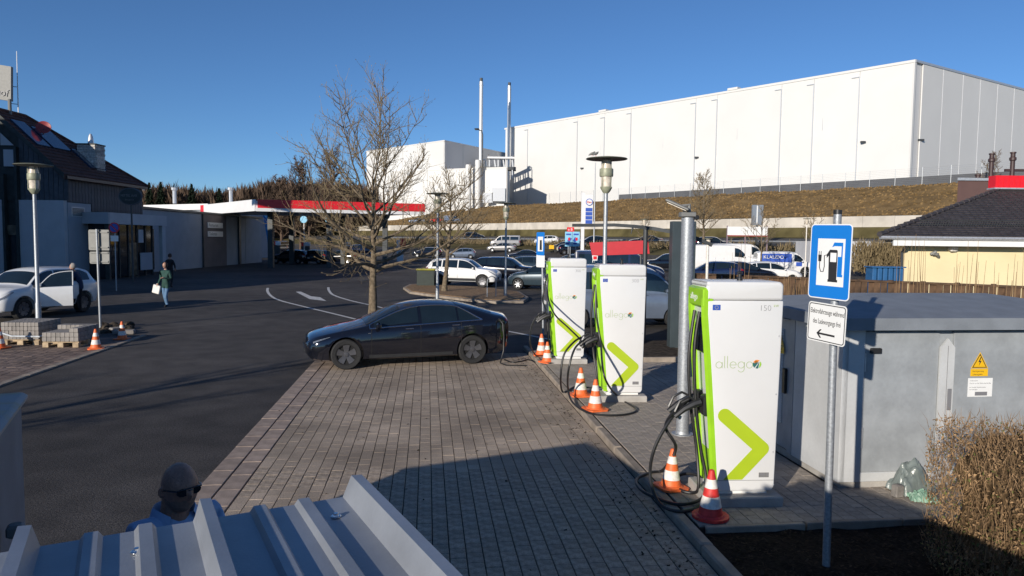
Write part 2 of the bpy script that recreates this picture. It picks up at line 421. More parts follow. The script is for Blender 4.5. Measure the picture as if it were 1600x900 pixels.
paving('parking_bay', -2.02, 2.43, 2.2, 17.3, UP + .004, .150, .20, M['paver'], M['paver_joined'], M['joint_sand'], keep=roofline, rough_=.0016, gap=.0095)
# pinkish edging slabs along the left side of the bay
bs = MB(); bs.add([VW(-2.52, 2.2, -.0 + .002), VW(-2.02, 2.2, .002), VW(-2.02, 17.3, .002), VW(-2.52, 17.3, .002)], [(0, 1, 2, 3)])
edge = bs.build('edging_strip', M['joint_sand']); tag(edge, kind='structure')
for r_, (va, vb) in enumerate(((-2.52, -2.275), (-2.265, -2.03))):
    k = 2.2 - .17 * r_; 
    while k < 17.3:
        b_ = MB(); b_.box((0, 0, -.03), (vb - va - .008, .49, .06), None, 0, .005)
        o = b_.build('edging_slab', M['band_slab'], edge); p = VW((va + vb) / 2, k + .25, .018 + R.uniform(-.002, .002)); o.location = p; o.rotation_euler = (R.gauss(0, .004), R.gauss(0, .004), TH)
        k += .5
# kerb on the right side
PH = .10
kb = MB(); kb.add([VW(2.44, 2, .003), VW(2.58, 2, .003), VW(2.58, 17.4, .003), VW(2.44, 17.4, .003)], [(0, 1, 2, 3)])
kerb = kb.build('kerb', M['joint_sand']); tag(kerb, kind='structure')
k = 2.0
while k < 17.3:
    b_ = MB(); b_.box((0, 0, 0), (.12, .985, .16), None, 0, .018)
    o = b_.build('kerb_stone', M['kerb_stone'], kerb); o.location = VW(2.505 + R.uniform(-.006, .006), k + .5, PH - .075 + R.uniform(-.006, .004)); o.rotation_euler = (R.gauss(0, .004), R.gauss(0, .01), TH + R.gauss(0, .006)); k += 1.0
# raised platform for the charging columns
pp = MB(); pv = [(2.57, 6.37), (12, 6.37), (12, 17.3), (2.57, 17.3)]
pp.add([VW(a, b, 0) for a, b in pv] + [VW(a, b, PH - .02) for a, b in pv], [(4, 5, 6, 7), (0, 1, 5, 4), (1, 2, 6, 5), (2, 3, 7, 6), (3, 0, 4, 7)])
tag(pp.build('platform', M['joint_sand']), kind='structure')
def plat_ok(px, py): return not (1100 < px < 1225 and py < 770)
paving('platform_paving', 2.58, 4.47, 6.40, 17.2, PH, .134, .20, M['paver_platform'], M['paver_platform_joined'], M['joint_sand'], keep=plat_ok, rough_=.002)
paving('rear_paving', 4.48, 9.0, 9.9, 15.35, PH, .134, .20, M['paver_platform'], M['paver_platform_joined'], M['joint_sand'], limit=0, rough_=.002)
paving('cabinet_paving', 4.48, 11.0, 6.40, 7.45, PH, .134, .20, M['paver_platform'], M['paver_platform_joined'], M['joint_sand'], limit=120, keep=plat_ok, rough_=.002)
# edging kerb of the planting bed in front of the platform
k = 2.62; bk = thing('bed_kerb', (0, 0, 0), 0, None, None); bk['kind'] = 'structure'
while k < 7:
    b_ = MB(); b_.box((0, 0, 0), (.98, .06, .14), None, 0, .008); o = b_.build('kerb_stone', M['kerb_stone'], bk)
    o.location = VW(k + .5, 6.35, PH - .055 + R.uniform(-.004, .004)); o.rotation_euler = (0, 0, TH); k += 1
bed = MB(); n = 44; vs = []
for i in range(n + 1):
    for j in range(n + 1):
        v = lerp(2.58, 9, i / n); w_ = lerp(1.5, 6.32, j / n); vs.append(VW(v, w_, .05 + .035 * noise.fractal(Vector((v * 3, w_ * 3, 0)), 1, 2, 5)))
bed.add(vs, [(i * (n + 1) + j, (i + 1) * (n + 1) + j, (i + 1) * (n + 1) + j + 1, i * (n + 1) + j + 1) for i in range(n) for j in range(n)])
tag(bed.build('planting_bed', M['mulch'], smooth=True), kind='structure')
ch = MB()
for i in range(5200):
    v = R.uniform(2.62, 6.2); w_ = R.uniform(4.0, 6.28); z = .055 + .035 * noise.fractal(Vector((v * 3, w_ * 3, 0)), 1, 2, 5)
    a = R.uniform(0, 6.3); s = R.uniform(.006, .018); e = Vector((math.cos(a), math.sin(a), R.uniform(-.5, .7))) * s; f = Vector((-e.y, e.x, 0)) * R.uniform(.3, .7); p = VW(v, w_, z + .006)
    ch.add([p - e - f, p + e - f, p + e + f, p - e + f], [(0, 1, 2, 3)])
tag(ch.build('bark_chips', M['chips']), 'loose bark chips and dead leaves on the dark planting bed', 'bark mulch', kind='stuff')
# mulch strip behind the charging columns
ms = MB(); n = 24; vs = []
for i in range(n + 1):
    for j in range(n + 1):
        v = lerp(3.75, 9.2, i / n); w_ = lerp(15.5, 18.5, j / n); vs.append(VW(v, w_, PH + .04 + .03 * noise.fractal(Vector((v * 3, w_ * 3, 0)), 1, 2, 5)))
ms.add(vs, [(i * (n + 1) + j, (i + 1) * (n + 1) + j, (i + 1) * (n + 1) + j + 1, i * (n + 1) + j + 1) for i in range(n) for j in range(n)])
tag(ms.build('mulch_strip', M['soil'], smooth=True), kind='structure')
k = 0
sk = thing('strip_kerb'); sk['kind'] = 'structure'
for k in range(5):
    b_ = MB(); b_.box((0, 0, 0), (.98, .09, .16), None, 0, .01); o = b_.build('kerb_stone', M['kerb_stone'], sk); o.location = VW(4.3 + k, 15.45, PH + .02); o.rotation_euler = (0, 0, TH)
# ================================================================ left bay of old pavers
paving('old_block_paving', -18, -7.95, 8.0, 20.6, UP, .20, .20, M['paver_old'], M['paver_old'], M['joint_sand'], limit=0, rough_=.003, gap=.014, offs=.5)
k = 6.0; lk = thing('channel_kerb'); lk['kind'] = 'structure'
while k < 20.4:
    b_ = MB(); b_.box((0, 0, 0), (.16, .985, .05), None, 0, .008); o = b_.build('kerb_stone', M['kerb_stone'], lk); o.location = VW(-7.85, k + .5, .006); o.rotation_euler = (0, 0, TH); k += 1
# soil heaps and loose stones at the end of the kerb near the traffic sign
hp = MB()
for i in range(46):
    p = G(R.uniform(150, 206), R.uniform(508, 521)); r_ = R.uniform(.05, .17)
    hp.lathe([(r_ * .2, -.02), (r_, .0), (r_ * .8, r_ * .5), (r_ * .2, r_ * .8)], p, 7)
tag(hp.build('soil_heap', M['soil'], smooth=True), 'dark lumpy heap of soil at the foot of the leaning traffic sign', 'soil', kind='stuff')
for (px, py, dx, dy, dz, a, lb) in ((194, 522, .55, .28, .12, .3, 'pale kerb stone lying behind the small cone at the corner'), (181, 519, .3, .2, .14, 1.0, 'small pale block lying beside the soil heap')):
    b_ = MB(); b_.box((0, 0, dz / 2), (dx, dy, dz), None, 0, .02); tag(b_.build('loose_kerb_stone', M['block_grey'], None, False, G(px, py), a), lb, 'kerb stone')
# ================================================================ island with brown planting
isl = [(630, 452), (640, 459), (668, 463), (705, 468), (740, 472), (775, 475), (818, 474), (826, 468), (812, 459), (790, 456), (760, 452), (730, 450), (700, 449), (665, 446), (640, 447)]
ip = [G(*q) for q in isl]
mb = MB(); mb.prism([(p.x, p.y) for p in ip], 0, .11); tag(mb.build('traffic_island', M['kerb_stone']), kind='structure')
cx = sum(p.x for p in ip) / len(ip); cy = sum(p.y for p in ip) / len(ip)
mb = MB(); mb.prism([(lerp(p.x, cx, .05), lerp(p.y, cy, .10)) for p in ip], .10, .135); tag(mb.build('island_soil', M['hedge_twig']), kind='structure')
# parking strip right of the island
# ================================================================ road markings
def line_mark(pts, wd=.13):
    g = [G(*q) for q in pts]; fine = []
    for i in range(len(g) - 1):
        for k in range(6): fine.append(cr(g, i, k / 6))
    fine.append(g[-1]); mb = MB(); vs = []; fs = []
    for i, p in enumerate(fine):
        a = fine[max(i - 1, 0)]; b = fine[min(i + 1, len(fine) - 1)]; d = (b - a).normalized(); q = Vector((-d.y, d.x, 0)) * wd / 2
        vs += [p + q + Vector((0, 0, .005)), p - q + Vector((0, 0, .005))]
    for i in range(len(fine) - 1): fs.append((2 * i, 2 * i + 1, 2 * i + 3, 2 * i + 2))
    mb.add(vs, fs); tag(mb.build('road_marking', M['road_paint']), kind='structure')
def cr(g, i, t):
    p0 = g[max(i - 1, 0)]; p1 = g[i]; p2 = g[i + 1]; p3 = g[min(i + 2, len(g) - 1)]
    return .5 * ((2 * p1) + (p2 - p0) * t + (2 * p0 - 5 * p1 + 4 * p2 - p3) * t * t + (3 * p1 - p0 - 3 * p2 + p3) * t ** 3)
line_mark([(418.5, 450), (418, 455), (423, 462), (436, 469), (470, 478), (520, 490), (568, 502), (640, 521)])
line_mark([(513, 449), (514, 454), (521, 461), (545, 469), (580, 477), (612, 484), (700, 500), (790, 517), (862, 531)])
ar = [(462, 456), (470, 455.8), (486, 463), (500, 464.5), (510, 470.5), (484, 467.5), (481, 466)]
mb = MB(); gp = [G(*q) for q in ar]; mb.add([p + Vector((0, 0, .006)) for p in gp], [tuple(range(len(gp)))]); tag(mb.build('road_arrow', M['road_paint']), kind='structure')
for a, b in (((905, 466), (1000, 462)), ((560, 430), (590, 431))):
    line_mark([a, ((a[0] + b[0]) / 2, (a[1] + b[1]) / 2), b], .12)
db = MB()
for i in range(900):
    v = 2.36 - abs(R.gauss(0, .22)) if i % 3 else R.uniform(-2.4, 2.4); w_ = R.uniform(4.5, 16.5); p = VW(v, w_, UP + .008); s = R.uniform(.004, .016); a = R.uniform(0, 6.3); e = Vector((math.cos(a), math.sin(a), .15)) * s; f = Vector((-e.y, e.x, .1 * s)) * .6
    db.add([p - e - f, p + e - f, p + e + f + Vector((0, 0, s * .4)), p - e + f], [(0, 1, 2, 3)])
tag(db.build('leaf_litter', M['chips']), 'scattered dead leaf crumbs and grit along the kerb of the paved bay', 'litter', kind='stuff')
# damp patch and repaired patch on the platform
# ================================================================ big white warehouse
def at_h(px, py, h):                      # sight line at height h (upwards too)
    d = ray(px, py); t = (h - CAMH) / d.z; return Vector((d.x * t, d.y * t, h))
WTOP = P(1430, 93, 140).z; WBASE = 11.6
cR = P(1430, 93, 140); cL = at_h(790, 200, WTOP); cF = at_h(1600, 138.5, WTOP)
cF = cR + (cF - cR) * 1.9
def plan(a, b): d = Vector((b.x - a.x, b.y - a.y, 0)); return d.length, d.normalized()
def face_box(mb, a, d, n, s0, s1, z0, z1, out0, out1, mi=0):    # box along a facade: s along, out along the outward normal
    q = [a + d * s0 + n * out0, a + d * s1 + n * out0, a + d * s1 + n * out1, a + d * s0 + n * out1]
    vs = [Vector((p.x, p.y, z0)) for p in q] + [Vector((p.x, p.y, z1)) for p in q]
    mb.add(vs, [(0, 3, 2, 1), (4, 5, 6, 7), (0, 1, 5, 4), (1, 2, 6, 5), (2, 3, 7, 6), (3, 0, 4, 7)], mi)
def hit(a, d, px):                        # distance along plan line a+d*s seen at column px
    r = ray(px, 300); # intersect in plan
    det = d.x * (-r.y) + r.x * d.y
    return ((-a.x) * (-r.y) + r.x * (-a.y)) / det if abs(det) > 1e-9 else 0
def outn(d): n = Vector((d.y, -d.x, 0)); return n
wh = thing('warehouse', (cR.x, cR.y, WBASE), 0, 'huge windowless white warehouse standing on top of the embankment', 'warehouse')
Lw, dl = plan(cL, cR); nl = outn(dl); Lr, dr = plan(cR, cF); nr = outn(dr)
off = Vector((cR.x, cR.y, WBASE))
a0 = Vector((cL.x, cL.y, 0)) - off; a1 = Vector((cR.x, cR.y, 0)) - off; 
zt = WTOP
def W0(z): return z                      # heights are world heights: local root sits at z = WBASE
core = MB(); back = Vector((-nl.x * 60, -nl.y * 60, 0))
q = [a0 - nl * .3, a1 - nl * .3 - dl * .3, a1 - nl * .3 - dl * .3 + dr * (Lr), a0 - nl * .3 + back]
core.add([Vector((p.x, p.y, -1)) for p in q] + [Vector((p.x, p.y, zt - WBASE - .25)) for p in q], [(3, 2, 1, 0), (4, 5, 6, 7), (0, 1, 5, 4), (1, 2, 6, 5), (2, 3, 7, 6), (3, 0, 4, 7)])
core.build('core', M['warehouse_grey'], wh)
A0 = Vector((cL.x, cL.y, 0)); A1 = Vector((cR.x, cR.y, 0))
cols = [790, 802, 824, 901, 943, 984, 1084, 1117, 1216, 1266, 1336, 1429]
ss = [0 if c == 790 else (Lw if c == 1429 else hit(A0, dl, c)) for c in cols]
for i in range(len(ss) - 1):
    z = -1; zz = zt - WBASE - .5; n_ = 4
    mb = MB(); face_box(mb, a0 + Vector((0, 0, 0)), dl, nl, ss[i] + .03, ss[i + 1] - .03, z, zz, -.2, R.uniform(0, .02))
    mb.build('wall_panel', M['warehouse_white'], wh)
    if 0 < i:
        mb = MB(); face_box(mb, a0, dl, nl, ss[i] - .10, ss[i] + .10, z, zz - 1.2, .03, .2); face_box(mb, a0, dl, nl, ss[i] - 1.6, ss[i] + .10, zz - 1.22, zz - 1.06, .03, .2)
        mb.build('downpipe', M['steel'], wh)
mb = MB(); face_box(mb, a0, dl, nl, -.4, Lw + .1, zt - WBASE - .5, zt - WBASE, -.4, .15); mb.build('roof_edge', M['warehouse_white'], wh)
mb = MB(); face_box(mb, a1, dr, nr, 0.17, Lr, zt - WBASE - .42, zt - WBASE + .01, -.4, .15); mb.build('roof_edge', M['steel'], wh)
mb = MB(); face_box(mb, a1, dr, nr, -.1, .5, -1, zt - WBASE - .5, -.3, .06); mb.build('corner_trim', M['warehouse_white'], wh)
rc = [1433, 1465, 1496, 1523, 1550, 1576, 1600, 1622, 1644]
rs = [hit(A1, dr, c) for c in rc]
for i in range(len(rs) - 1):
    mb = MB(); face_box(mb, a1, dr, nr, max(rs[i], .5) + .08, rs[i + 1] - .08, -1, zt - WBASE - .42, -.2, .02); mb.build('wall_panel', M['warehouse_white'], wh)
    mb = MB(); face_box(mb, a1, dr, nr, rs[i + 1] - .08, rs[i + 1] + .08, -1, zt - WBASE - .43, -.2, .05); mb.build('joint_profile', M['canopy_white'], wh)
for s_ in (25, 78, 126):                   # small upstands and outlets
    pass
for c_, y_, k_ in ((940, 172, 0), (1141, 137, 1)):
    s_ = hit(A0, dl, c_); mb = MB(); face_box(mb, a0, dl, nl, s_ - 1.4, s_ + 1.2, zt - WBASE - .02, zt - WBASE + .5, -1.2, .3); mb.build('roof_vent', M['warehouse_white'], wh)
for c_ in (863, 937, 1034, 1149, 1281, 1427):
    s_ = min(hit(A0, dl, c_), Lw - .2); p = a0 + dl * s_; mb = MB(); mb.cyl(p + Vector((0, 0, zt - WBASE)), p + Vector((0, 0, zt - WBASE + 2.6)), .05, .03, 5); mb.build('lightning_rod', M['steel'], wh)
for c_ in (1495, 1555):
    s_ = hit(A1, dr, c_); p = a1 + dr * s_; mb = MB(); mb.cyl(p + Vector((0, 0, zt - WBASE)), p + Vector((0, 0, zt - WBASE + 2.6)), .05, .03, 5); mb.build('lightning_rod', M['steel'], wh)
for c_, y_ in ((910, 263), (1089, 246), (1349, 222)):
    s_ = hit(A0, dl, c_); p = P(c_, y_, (A0 + dl * s_).y) - off; mb = MB(); mb.box(p + nl * .2, (.9, .5, .35)); mb.build('wall_light', M['dark_steel'], wh)
p = P(1438, 219, 142) - off; mb = MB(); mb.box(p, (1.1, .9, .35)); mb.build('wall_light', M['dark_steel'], wh)
# ---------------- second, lower hall on the left with chimneys
def poly_hall(name, label, pts, z0, z1, m, mroof, panels=True):
    o = thing(name, (pts[0].x, pts[0].y, z0), 0, label, 'hall'); org = Vector((pts[0].x, pts[0].y, 0))
    n = len(pts)
    mb = MB(); mb.prism([(p.x - org.x, p.y - org.y) for p in pts], 0, z1 - z0 - .2); mb.build('core', m[0], o)
    for i in range(n):
        a = Vector((pts[i].x, pts[i].y, 0)) - org; b = Vector((pts[(i + 1) % n].x, pts[(i + 1) % n].y, 0)) - org
        L, d = (b - a).length, (b - a).normalized(); nn = outn(d); k = max(1, int(L / 8)); mt = m[min(i, len(m) - 1)]
        for j in range(k):
            mb = MB(); face_box(mb, a, d, nn, L * j / k + .06, L * (j + 1) / k - .06, .01, z1 - z0 - .3, 0, .12); mb.build('wall_panel', mt, o)
        mb = MB(); face_box(mb, a, d, nn, -.1, L + .1, z1 - z0 - .3, z1 - z0 + .02, -.3, .2); mb.build('roof_edge', mt, o)
    return o, org
hz = P(694, 219, 205).z
p1 = P(573, 300, 235); p2 = P(694, 300, 205); p3 = P(800, 300, 240); p4 = p1 + (p3 - p2)
p1 = at_h(573, 236, hz); p3 = P(797, 300, 236)
poly_hall('production_hall', 'smaller white and grey factory hall left of the huge warehouse, behind the bare tree', [p1, p2, p3, p1 + (p3 - p2)], 9, hz, [M['warehouse_white'], M['warehouse_grey'], M['warehouse_grey']], M['warehouse_grey'])
lz = P(740, 264, 200).z
q1 = P(640, 300, 214); q1 = Vector((q1.x, q1.y, 0)); q2 = cL + dl * 3; 
q1 = P(600, 300, 222); q2 = P(792, 300, 205)
_o, _ = poly_hall('low_annex', 'low white annex joining the factory hall and the huge warehouse', [q1 + Vector((0, -8, 0)), q2 + Vector((0, -8, 0)), q2 + Vector((0, 4, 0)), q1 + Vector((0, 4, 0))], 8, P(740, 262, 200).z, [M['warehouse_white']], M['warehouse_white'])
for c_, y_, w_ in ((779, 304, 4), (762, 309, 3)):
    p = P(c_, y_, 196.6); mb = MB(); mb.box((0, 0, 0), (w_ * .9, .3, w_ * .9)); mb.build('louvre', M['steel'], _o, loc=p - _o.location)
for c_, y0, dd, r_, lb in ((752, 122, 212, .56, 'taller left of two shiny steel chimneys above the factory hall'), (796, 129, 226, .56, 'right of two shiny steel chimneys, rising from behind the edge of the huge warehouse')):
    tp = P(c_, y0, dd); t = thing('steel_chimney', (tp.x, tp.y, 10), 0, lb, 'chimney', 'steel chimneys of the factory')
    H = tp.z - 10; mb = MB(); mb.lathe([(r_, 0), (r_, H - 1)], (0, 0, 0), 16); mb.build('shaft', M['steel'], t, True)
    mb = MB(); mb.lathe([(r_ * 1.15, H - 2.2), (r_ * 1.15, H - 1.9)], (0, 0, 0), 16); mb.build('collar', M['steel'], t, True)
    mb = MB(); mb.lathe([(r_ * .8, H - 1.02), (r_ * .8, H)], (0, 0, 0), 12); mb.build('mouth', M['dark_steel'], t, True)
# rooftop silo and pipes
p = P(740, 262, 198); t = thing('silo', (p.x, p.y, p.z - 12), 0, 'white twin silo tubes on the low annex beside the steel chimney', 'silo')
for dx in (-1.4, 1.2):
    mb = MB(); mb.lathe([(.8, 0), (.8, 13.2 + dx * .5), (.7, 13.5 + dx * .5)], (dx, 0, 0), 16); mb.build('tube', M['warehouse_white'], t, True)
mb = MB(); mb.tube([(2.4, 0, 12), (2.4, 0, 21), (2.1, 0, 22), (.9, 0, 22.4)], .18, 6); mb.lathe([(.5, -.2), (.7, .2)], (.8, 0, 22.4), 8); mb.build('lamp_arm', M['dark_steel'], t)
p = P(772, 262, 214); t = thing('roof_plant', (p.x, p.y, p.z - 3), 0, 'grey roof machinery with pipes between the chimneys', 'roof plant')
mb = MB(); mb.bb((-5.5, -2, 2.2), (6.5, 2, 3.1)); mb.build('deck', M['dark_steel'], t)
for k in range(5): mb = MB(); mb.box((-5 + 2.6 * k, -1.8, 1), (.3, .3, 2.5)); mb.build('leg', M['steel'], t)
for k in range(4): mb = MB(); mb.tube([(-4 + 2.6 * k, 0, 3), (-4 + 2.6 * k, 0, 5 + .3 * k), (-2.6 + 2.6 * k, 0, 5.4 + .3 * k), (-2.2 + 2.6 * k, 0, 3)], .28, 7); mb.build('pipe', M['steel'], t, True)
mb = MB(); mb.bb((-2, -1.2, 5.6), (6, 1.2, 6.1)); mb.build('duct', M['canopy_white'], t)
# ================================================================ security fence on the plateau edge
sf = thing('security_fence', SD(0, 25, 11.7), 0, 'mesh fence with grey posts above a dark plinth along the embankment top', 'fence')
o_ = SD(0, 25, 11.7)
T2 = Matrix(((WT.x, WN.x, 0), (WT.y, WN.y, 0), (0, 0, 1)))
for i in range(-9, 26):
    s = i * 4.0; c = SD(s, 25, 11.7) - o_
    if -30 <= s <= 74:
        mb = MB(); c2 = SD(s + 2, 25.3, 11.7) - o_; mb.box((c2.x, c2.y, .55), (3.98, .25, 1.5), T2); mb.build('plinth_panel', M['plinth_dark'], sf)
    mb = MB(); mb.cyl((c.x, c.y, -.3), (c.x, c.y, 2.7), .05, .05, 6); mb.build('post', M['galvanised'], sf)
mb = MB(); 
for k in range(9):
    a = SD(-36, 25, 0) - o_; b = SD(100, 25, 0) - o_; z = .5 + k * .26; mb.cyl((a.x, a.y, z), (b.x, b.y, z), .008, .008, 4)
mb.build('wire', M['galvanised'], sf)
# ================================================================ petrol station canopy
ca = P(400, 312, 62); ca.z = 0; cb = P(664, 318, 67); cb.z = 0; CTOP = P(400, 311.5, 62).z
lt = P(320, 320, 74); lt.z = 0
gs = thing('petrol_station_canopy', (ca.x, ca.y, 0), 0, 'flat petrol station canopy with red front fascia and white side', 'canopy')
b_ = cb - ca; l_ = lt - ca
mb = MB(); mb.prism([(0, 0), (b_.x, b_.y), (b_.x + l_.x, b_.y + l_.y), (l_.x, l_.y)], CTOP - .95, CTOP - .12); mb.build('roof', M['canopy_white'], gs)
Lf, df = b_.length, b_.normalized(); nf = outn(df)
mb = MB(); face_box(mb, Vector((0, 0, 0)), df, nf, .12, Lf, CTOP - .72, CTOP, .0, .14); mb.build('red_fascia', M['canopy_red'], gs)
mb = MB(); face_box(mb, Vector((0, 0, 0)), df, nf, .0, Lf, CTOP - 1.02, CTOP - .72, .0, .11); mb.build('white_edge', M['canopy_white'], gs)
Ls, ds_ = l_.length, (-l_).normalized(); ns_ = outn(ds_)
mb = MB(); face_box(mb, l_, ds_, ns_, 0, Ls, CTOP - 1.0, CTOP, .0, .12); mb.build('white_fascia', M['canopy_white'], gs)
mb = MB(); face_box(mb, l_, ds_, ns_, -1.2, -.02, CTOP - 1.0, CTOP - .01, .0, .12); mb.build('red_end', M['canopy_red'], gs)
for u, v_ in ((.15, .2), (.5, .2), (.85, .2), (.15, .8), (.5, .8), (.85, .8)):
    p = b_ * u + l_ * v_; mb = MB(); mb.box((p.x, p.y, (CTOP - .95) / 2), (.45, .45, CTOP - .95)); mb.build('column', M['dark_steel'], gs)
for i, (px, py) in enumerate(((432, 402), (478, 404), (541, 404))):
    p = G(px, py + 4); t = thing('fuel_pump', p, .2, ['white and red fuel pump nearest the blue flag banner', 'fuel pump in the middle under the canopy', 'fuel pump furthest right under the canopy near the tree trunk'][i], 'fuel pump', 'fuel pumps under the canopy')
    mb = MB(); mb.box((0, 0, .12), (1.4, .8, .24)); mb.build('island', M['concrete'], t)
    mb = MB(); mb.box((0, 0, 1.0), (.9, .5, 1.5), None, 0, .04); mb.build('housing', M['dark_steel'], t)
    mb = MB(); mb.box((0, -.01, 2.0), (1.0, .56, .45), None, 0, .04); mb.build('header', M['canopy_white'], t)
    mb = MB(); mb.box((-.28, -.02, 2.0), (.42, .57, .46)); mb.build('red_band', M['canopy_red'], t)
    mb = MB(); mb.tube([(.4, -.3, 1.6), (.62, -.4, .8), (.3, -.38, .4), (.1, -.3, 1.2)], .025, 5); mb.build('hose', M['rubber'], t)
sh = thing('station_shop', G(250, 396), 0, 'low flat-roofed petrol station shop, only its pale roof edge visible', 'shop')
sa = P(232, 322, 92); sb = P(322, 320, 86); k_ = sh.location
mb = MB(); mb.prism([(sa.x - k_.x, sa.y - k_.y), (sb.x - k_.x, sb.y - k_.y), (sb.x + 4 - k_.x, sb.y + 12 - k_.y), (sa.x - k_.x, sa.y + 12 - k_.y)], 0, sa.z - .6); mb.build('wall', M['render_blue_grey'], sh)
mb = MB(); mb.prism([(sa.x - .4 - k_.x, sa.y - .5 - k_.y), (sb.x - k_.x + .4, sb.y - .5 - k_.y), (sb.x + 4 - k_.x, sb.y + 12 - k_.y), (sa.x - k_.x, sa.y + 12 - k_.y)], sa.z - .6, sa.z + .1); mb.build('roof', M['canopy_white'], sh)
for px in (273, 361):
    p = P(px, 318, 96); mb = MB(); mb.lathe([(.25, 0), (.25, 1.7), (.4, 1.8), (.4, 2.1)], (p.x - k_.x, p.y - k_.y, p.z - k_.z), 8); mb.build('roof_vent', M['steel'], sh)
# white price pillar
p = G(625, 409); t = thing('price_pillar', p, .25, 'white pillar with a red box standing at the canopy edge behind the tree', 'pillar')
mb = MB(); mb.box((0, 0, 1.3), (.75, .5, 2.6), None, 0, .03); mb.build('column', M['canopy_white'], t)
mb = MB(); mb.box((.32, -.05, 2.25), (.66, .5, 1.1), None, 0, .02); mb.build('red_box', M['canopy_red'], t)
# ================================================================ restaurant (left)
rs_ = thing('restaurant', (-27, 43.3, 0), 0, 'restaurant with dark vertical cladding, red-brown tiled roof and white rendered ground floor', 'restaurant')
O = Vector((-27, 43.3, 0))
def rb(name, a, b, m, par=rs_, bev=0.0): mb = MB(); mb.bb(Vector(a) - O, Vector(b) - O, 0, bev); return mb.build(name, m, par)
rb('core', (-36, 43.6, 0), (-27.2, 52.6, 6.2), M['timber_dark'])
# gable wall pieces at y = 43.3
rb('plaster_wall', (-29.75, 43.3, 0), (-27.0, 43.62, 4.85), M['render_white'])
rb('plaster_wall', (-36, 43.3, 0), (-30.6, 43.62, 4.85), M['render_white'])
g = rb('entrance_glazing', (-30.6, 43.45, 0), (-29.75, 43.62, 3.4), M['glass_dark'])
rb('glazing_panel', (-30.5, 43.40, 2.75), (-29.85, 43.44, 3.35), M['glass_warm'], rs_)
rb('timber_post', (-30.65, 43.2, 0), (-30.5, 43.46, 6.4), M['timber_dark']); rb('timber_post', (-29.85, 43.2, 0), (-29.7, 43.46, 8.0), M['timber_dark'])
mb = MB(); mb.add([Vector(p) - O for p in ((-36, 43.55, 4.8), (-27, 43.55, 4.8), (-27, 43.55, 6.35), (-30.9, 43.55, 10.1), (-31.8, 43.55, 10.1), (-36, 43.55, 6.2))], [(0, 1, 2, 3, 4, 5)]); mb.build('gable_wall', M['timber_dark'], rs_)
x = -29.7
while x < -27.05:
    top = 6.35 + (-27 - x) * .96 - .15; mb = MB(); mb.box((0, 0, 0), (.265, .05, top - 4.85)); mb.build('cladding_board', M['clad_dark'], rs_, loc=Vector((x + .14, 43.5, (top + 4.85) / 2)) - O); x += .29
mb = MB(); mb.add([Vector(p) - O for p in ((-30.75, 43.42, 8.1), (-29.95, 43.42, 8.1), (-30.75, 43.42, 8.85))], [(0, 1, 2)]); mb.build('infill_panel', M['render_white'], rs_)
mb = MB(); mb.bb(Vector((-30.6, 43.42, 6.85)) - O, Vector((-29.9, 43.46, 7.85)) - O); mb.build('infill_panel', M['render_white'], rs_)
# side facade towards the yard, x = -27
rb('side_wall', (-27.2, 43.62, 0), (-26.95, 46, 4.75), M['render_blue_grey'])
wv = rb('vent_window', (-26.97, 43.95, 3.9), (-26.93, 45.3, 4.5), M['cabinet_frame'])
for k in range(6): rb('slat', (-26.94, 44.05, 3.98 + .08 * k), (-26.91, 45.2, 4.02 + .08 * k), M['timber_dark'], rs_)
y = 43.65
while y < 52.5:
    z0 = 4.8 if y < 46 else 4.3
    mb = MB(); mb.box((0, 0, 0), (.05, .30, 6.25 - z0)); mb.build('cladding_board', M['clad_dark'], rs_, loc=Vector((-27.1, y + .15, (6.25 + z0) / 2)) - O); y += .335
rb('gutter', (-27.0, 43.3, 6.15), (-26.72, 52.8, 6.33), M['dark_steel'])
# roof planes
sl_ = (10.1 - 6.4) / 4.0
def roofpt(x, y): return Vector((x, y, 6.35 + (-26.8 - x) * .93))
mb = MB()
RP = [roofpt(-26.8, 43.0), roofpt(-26.8, 52.9), roofpt(-30.95, 46.0), roofpt(-30.95, 43.0)]
mb.add([p - O for p in RP] + [p - O - Vector((0, 0, .22)) for p in RP], [(0, 1, 2, 3), (7, 6, 5, 4), (0, 4, 5, 1), (1, 5, 6, 2), (2, 6, 7, 3), (3, 7, 4, 0)])
rp2 = [Vector((-35.1, 43.0, 6.35)), Vector((-35.1, 52.9, 6.35))]
mb.add([p - O for p in (RP[3], RP[2], rp2[1], rp2[0])], [(0, 1, 2, 3)]); mb.add([p - O for p in (RP[1], rp2[1], RP[2])], [(0, 1, 2)])
roof = mb.build('roof', M['roof_tile'], rs_)
tl = MB()
for r_ in range(17):
    t = (r_ + .1) / 17; y1 = lerp(52.9, 46.0, t); y = 43.0
    while y < y1 - .2:
        p = roofpt(lerp(-26.8, -30.95, t), y); q = roofpt(lerp(-26.8, -30.95, t + .065), y)
        up = Vector((.68, 0, .73)) * .035; tl.add([p - O + up * 1.6, p + Vector((0, .27, 0)) - O + up * 1.6, q + Vector((0, .27, 0)) - O + up * .4, q - O + up * .4, p - O, p + Vector((0, .27, 0)) - O], [(0, 1, 2, 3), (4, 5, 1, 0)]); y += .3
tag(tl.build('roof_tile', M['roof_tile'], roof), kind='stuff')
mb = MB(); mb.tube([RP[3] - O + Vector((0, 0, .05)), RP[2] - O + Vector((0, 0, .05)), RP[1] - O + Vector((0, 0, .05))], .12, 6); mb.build('ridge', M['roof_tile'], rs_)
mb = MB(); a = RP[0] - O; b = RP[3] - O; mb.add([a + Vector((.1, -.05, .08)), b + Vector((0, -.05, .12)), b + Vector((0, -.05, -.25)), a + Vector((.1, -.05, -.25))], [(0, 1, 2, 3)]); mb.build('verge_board', M['timber_dark'], rs_)
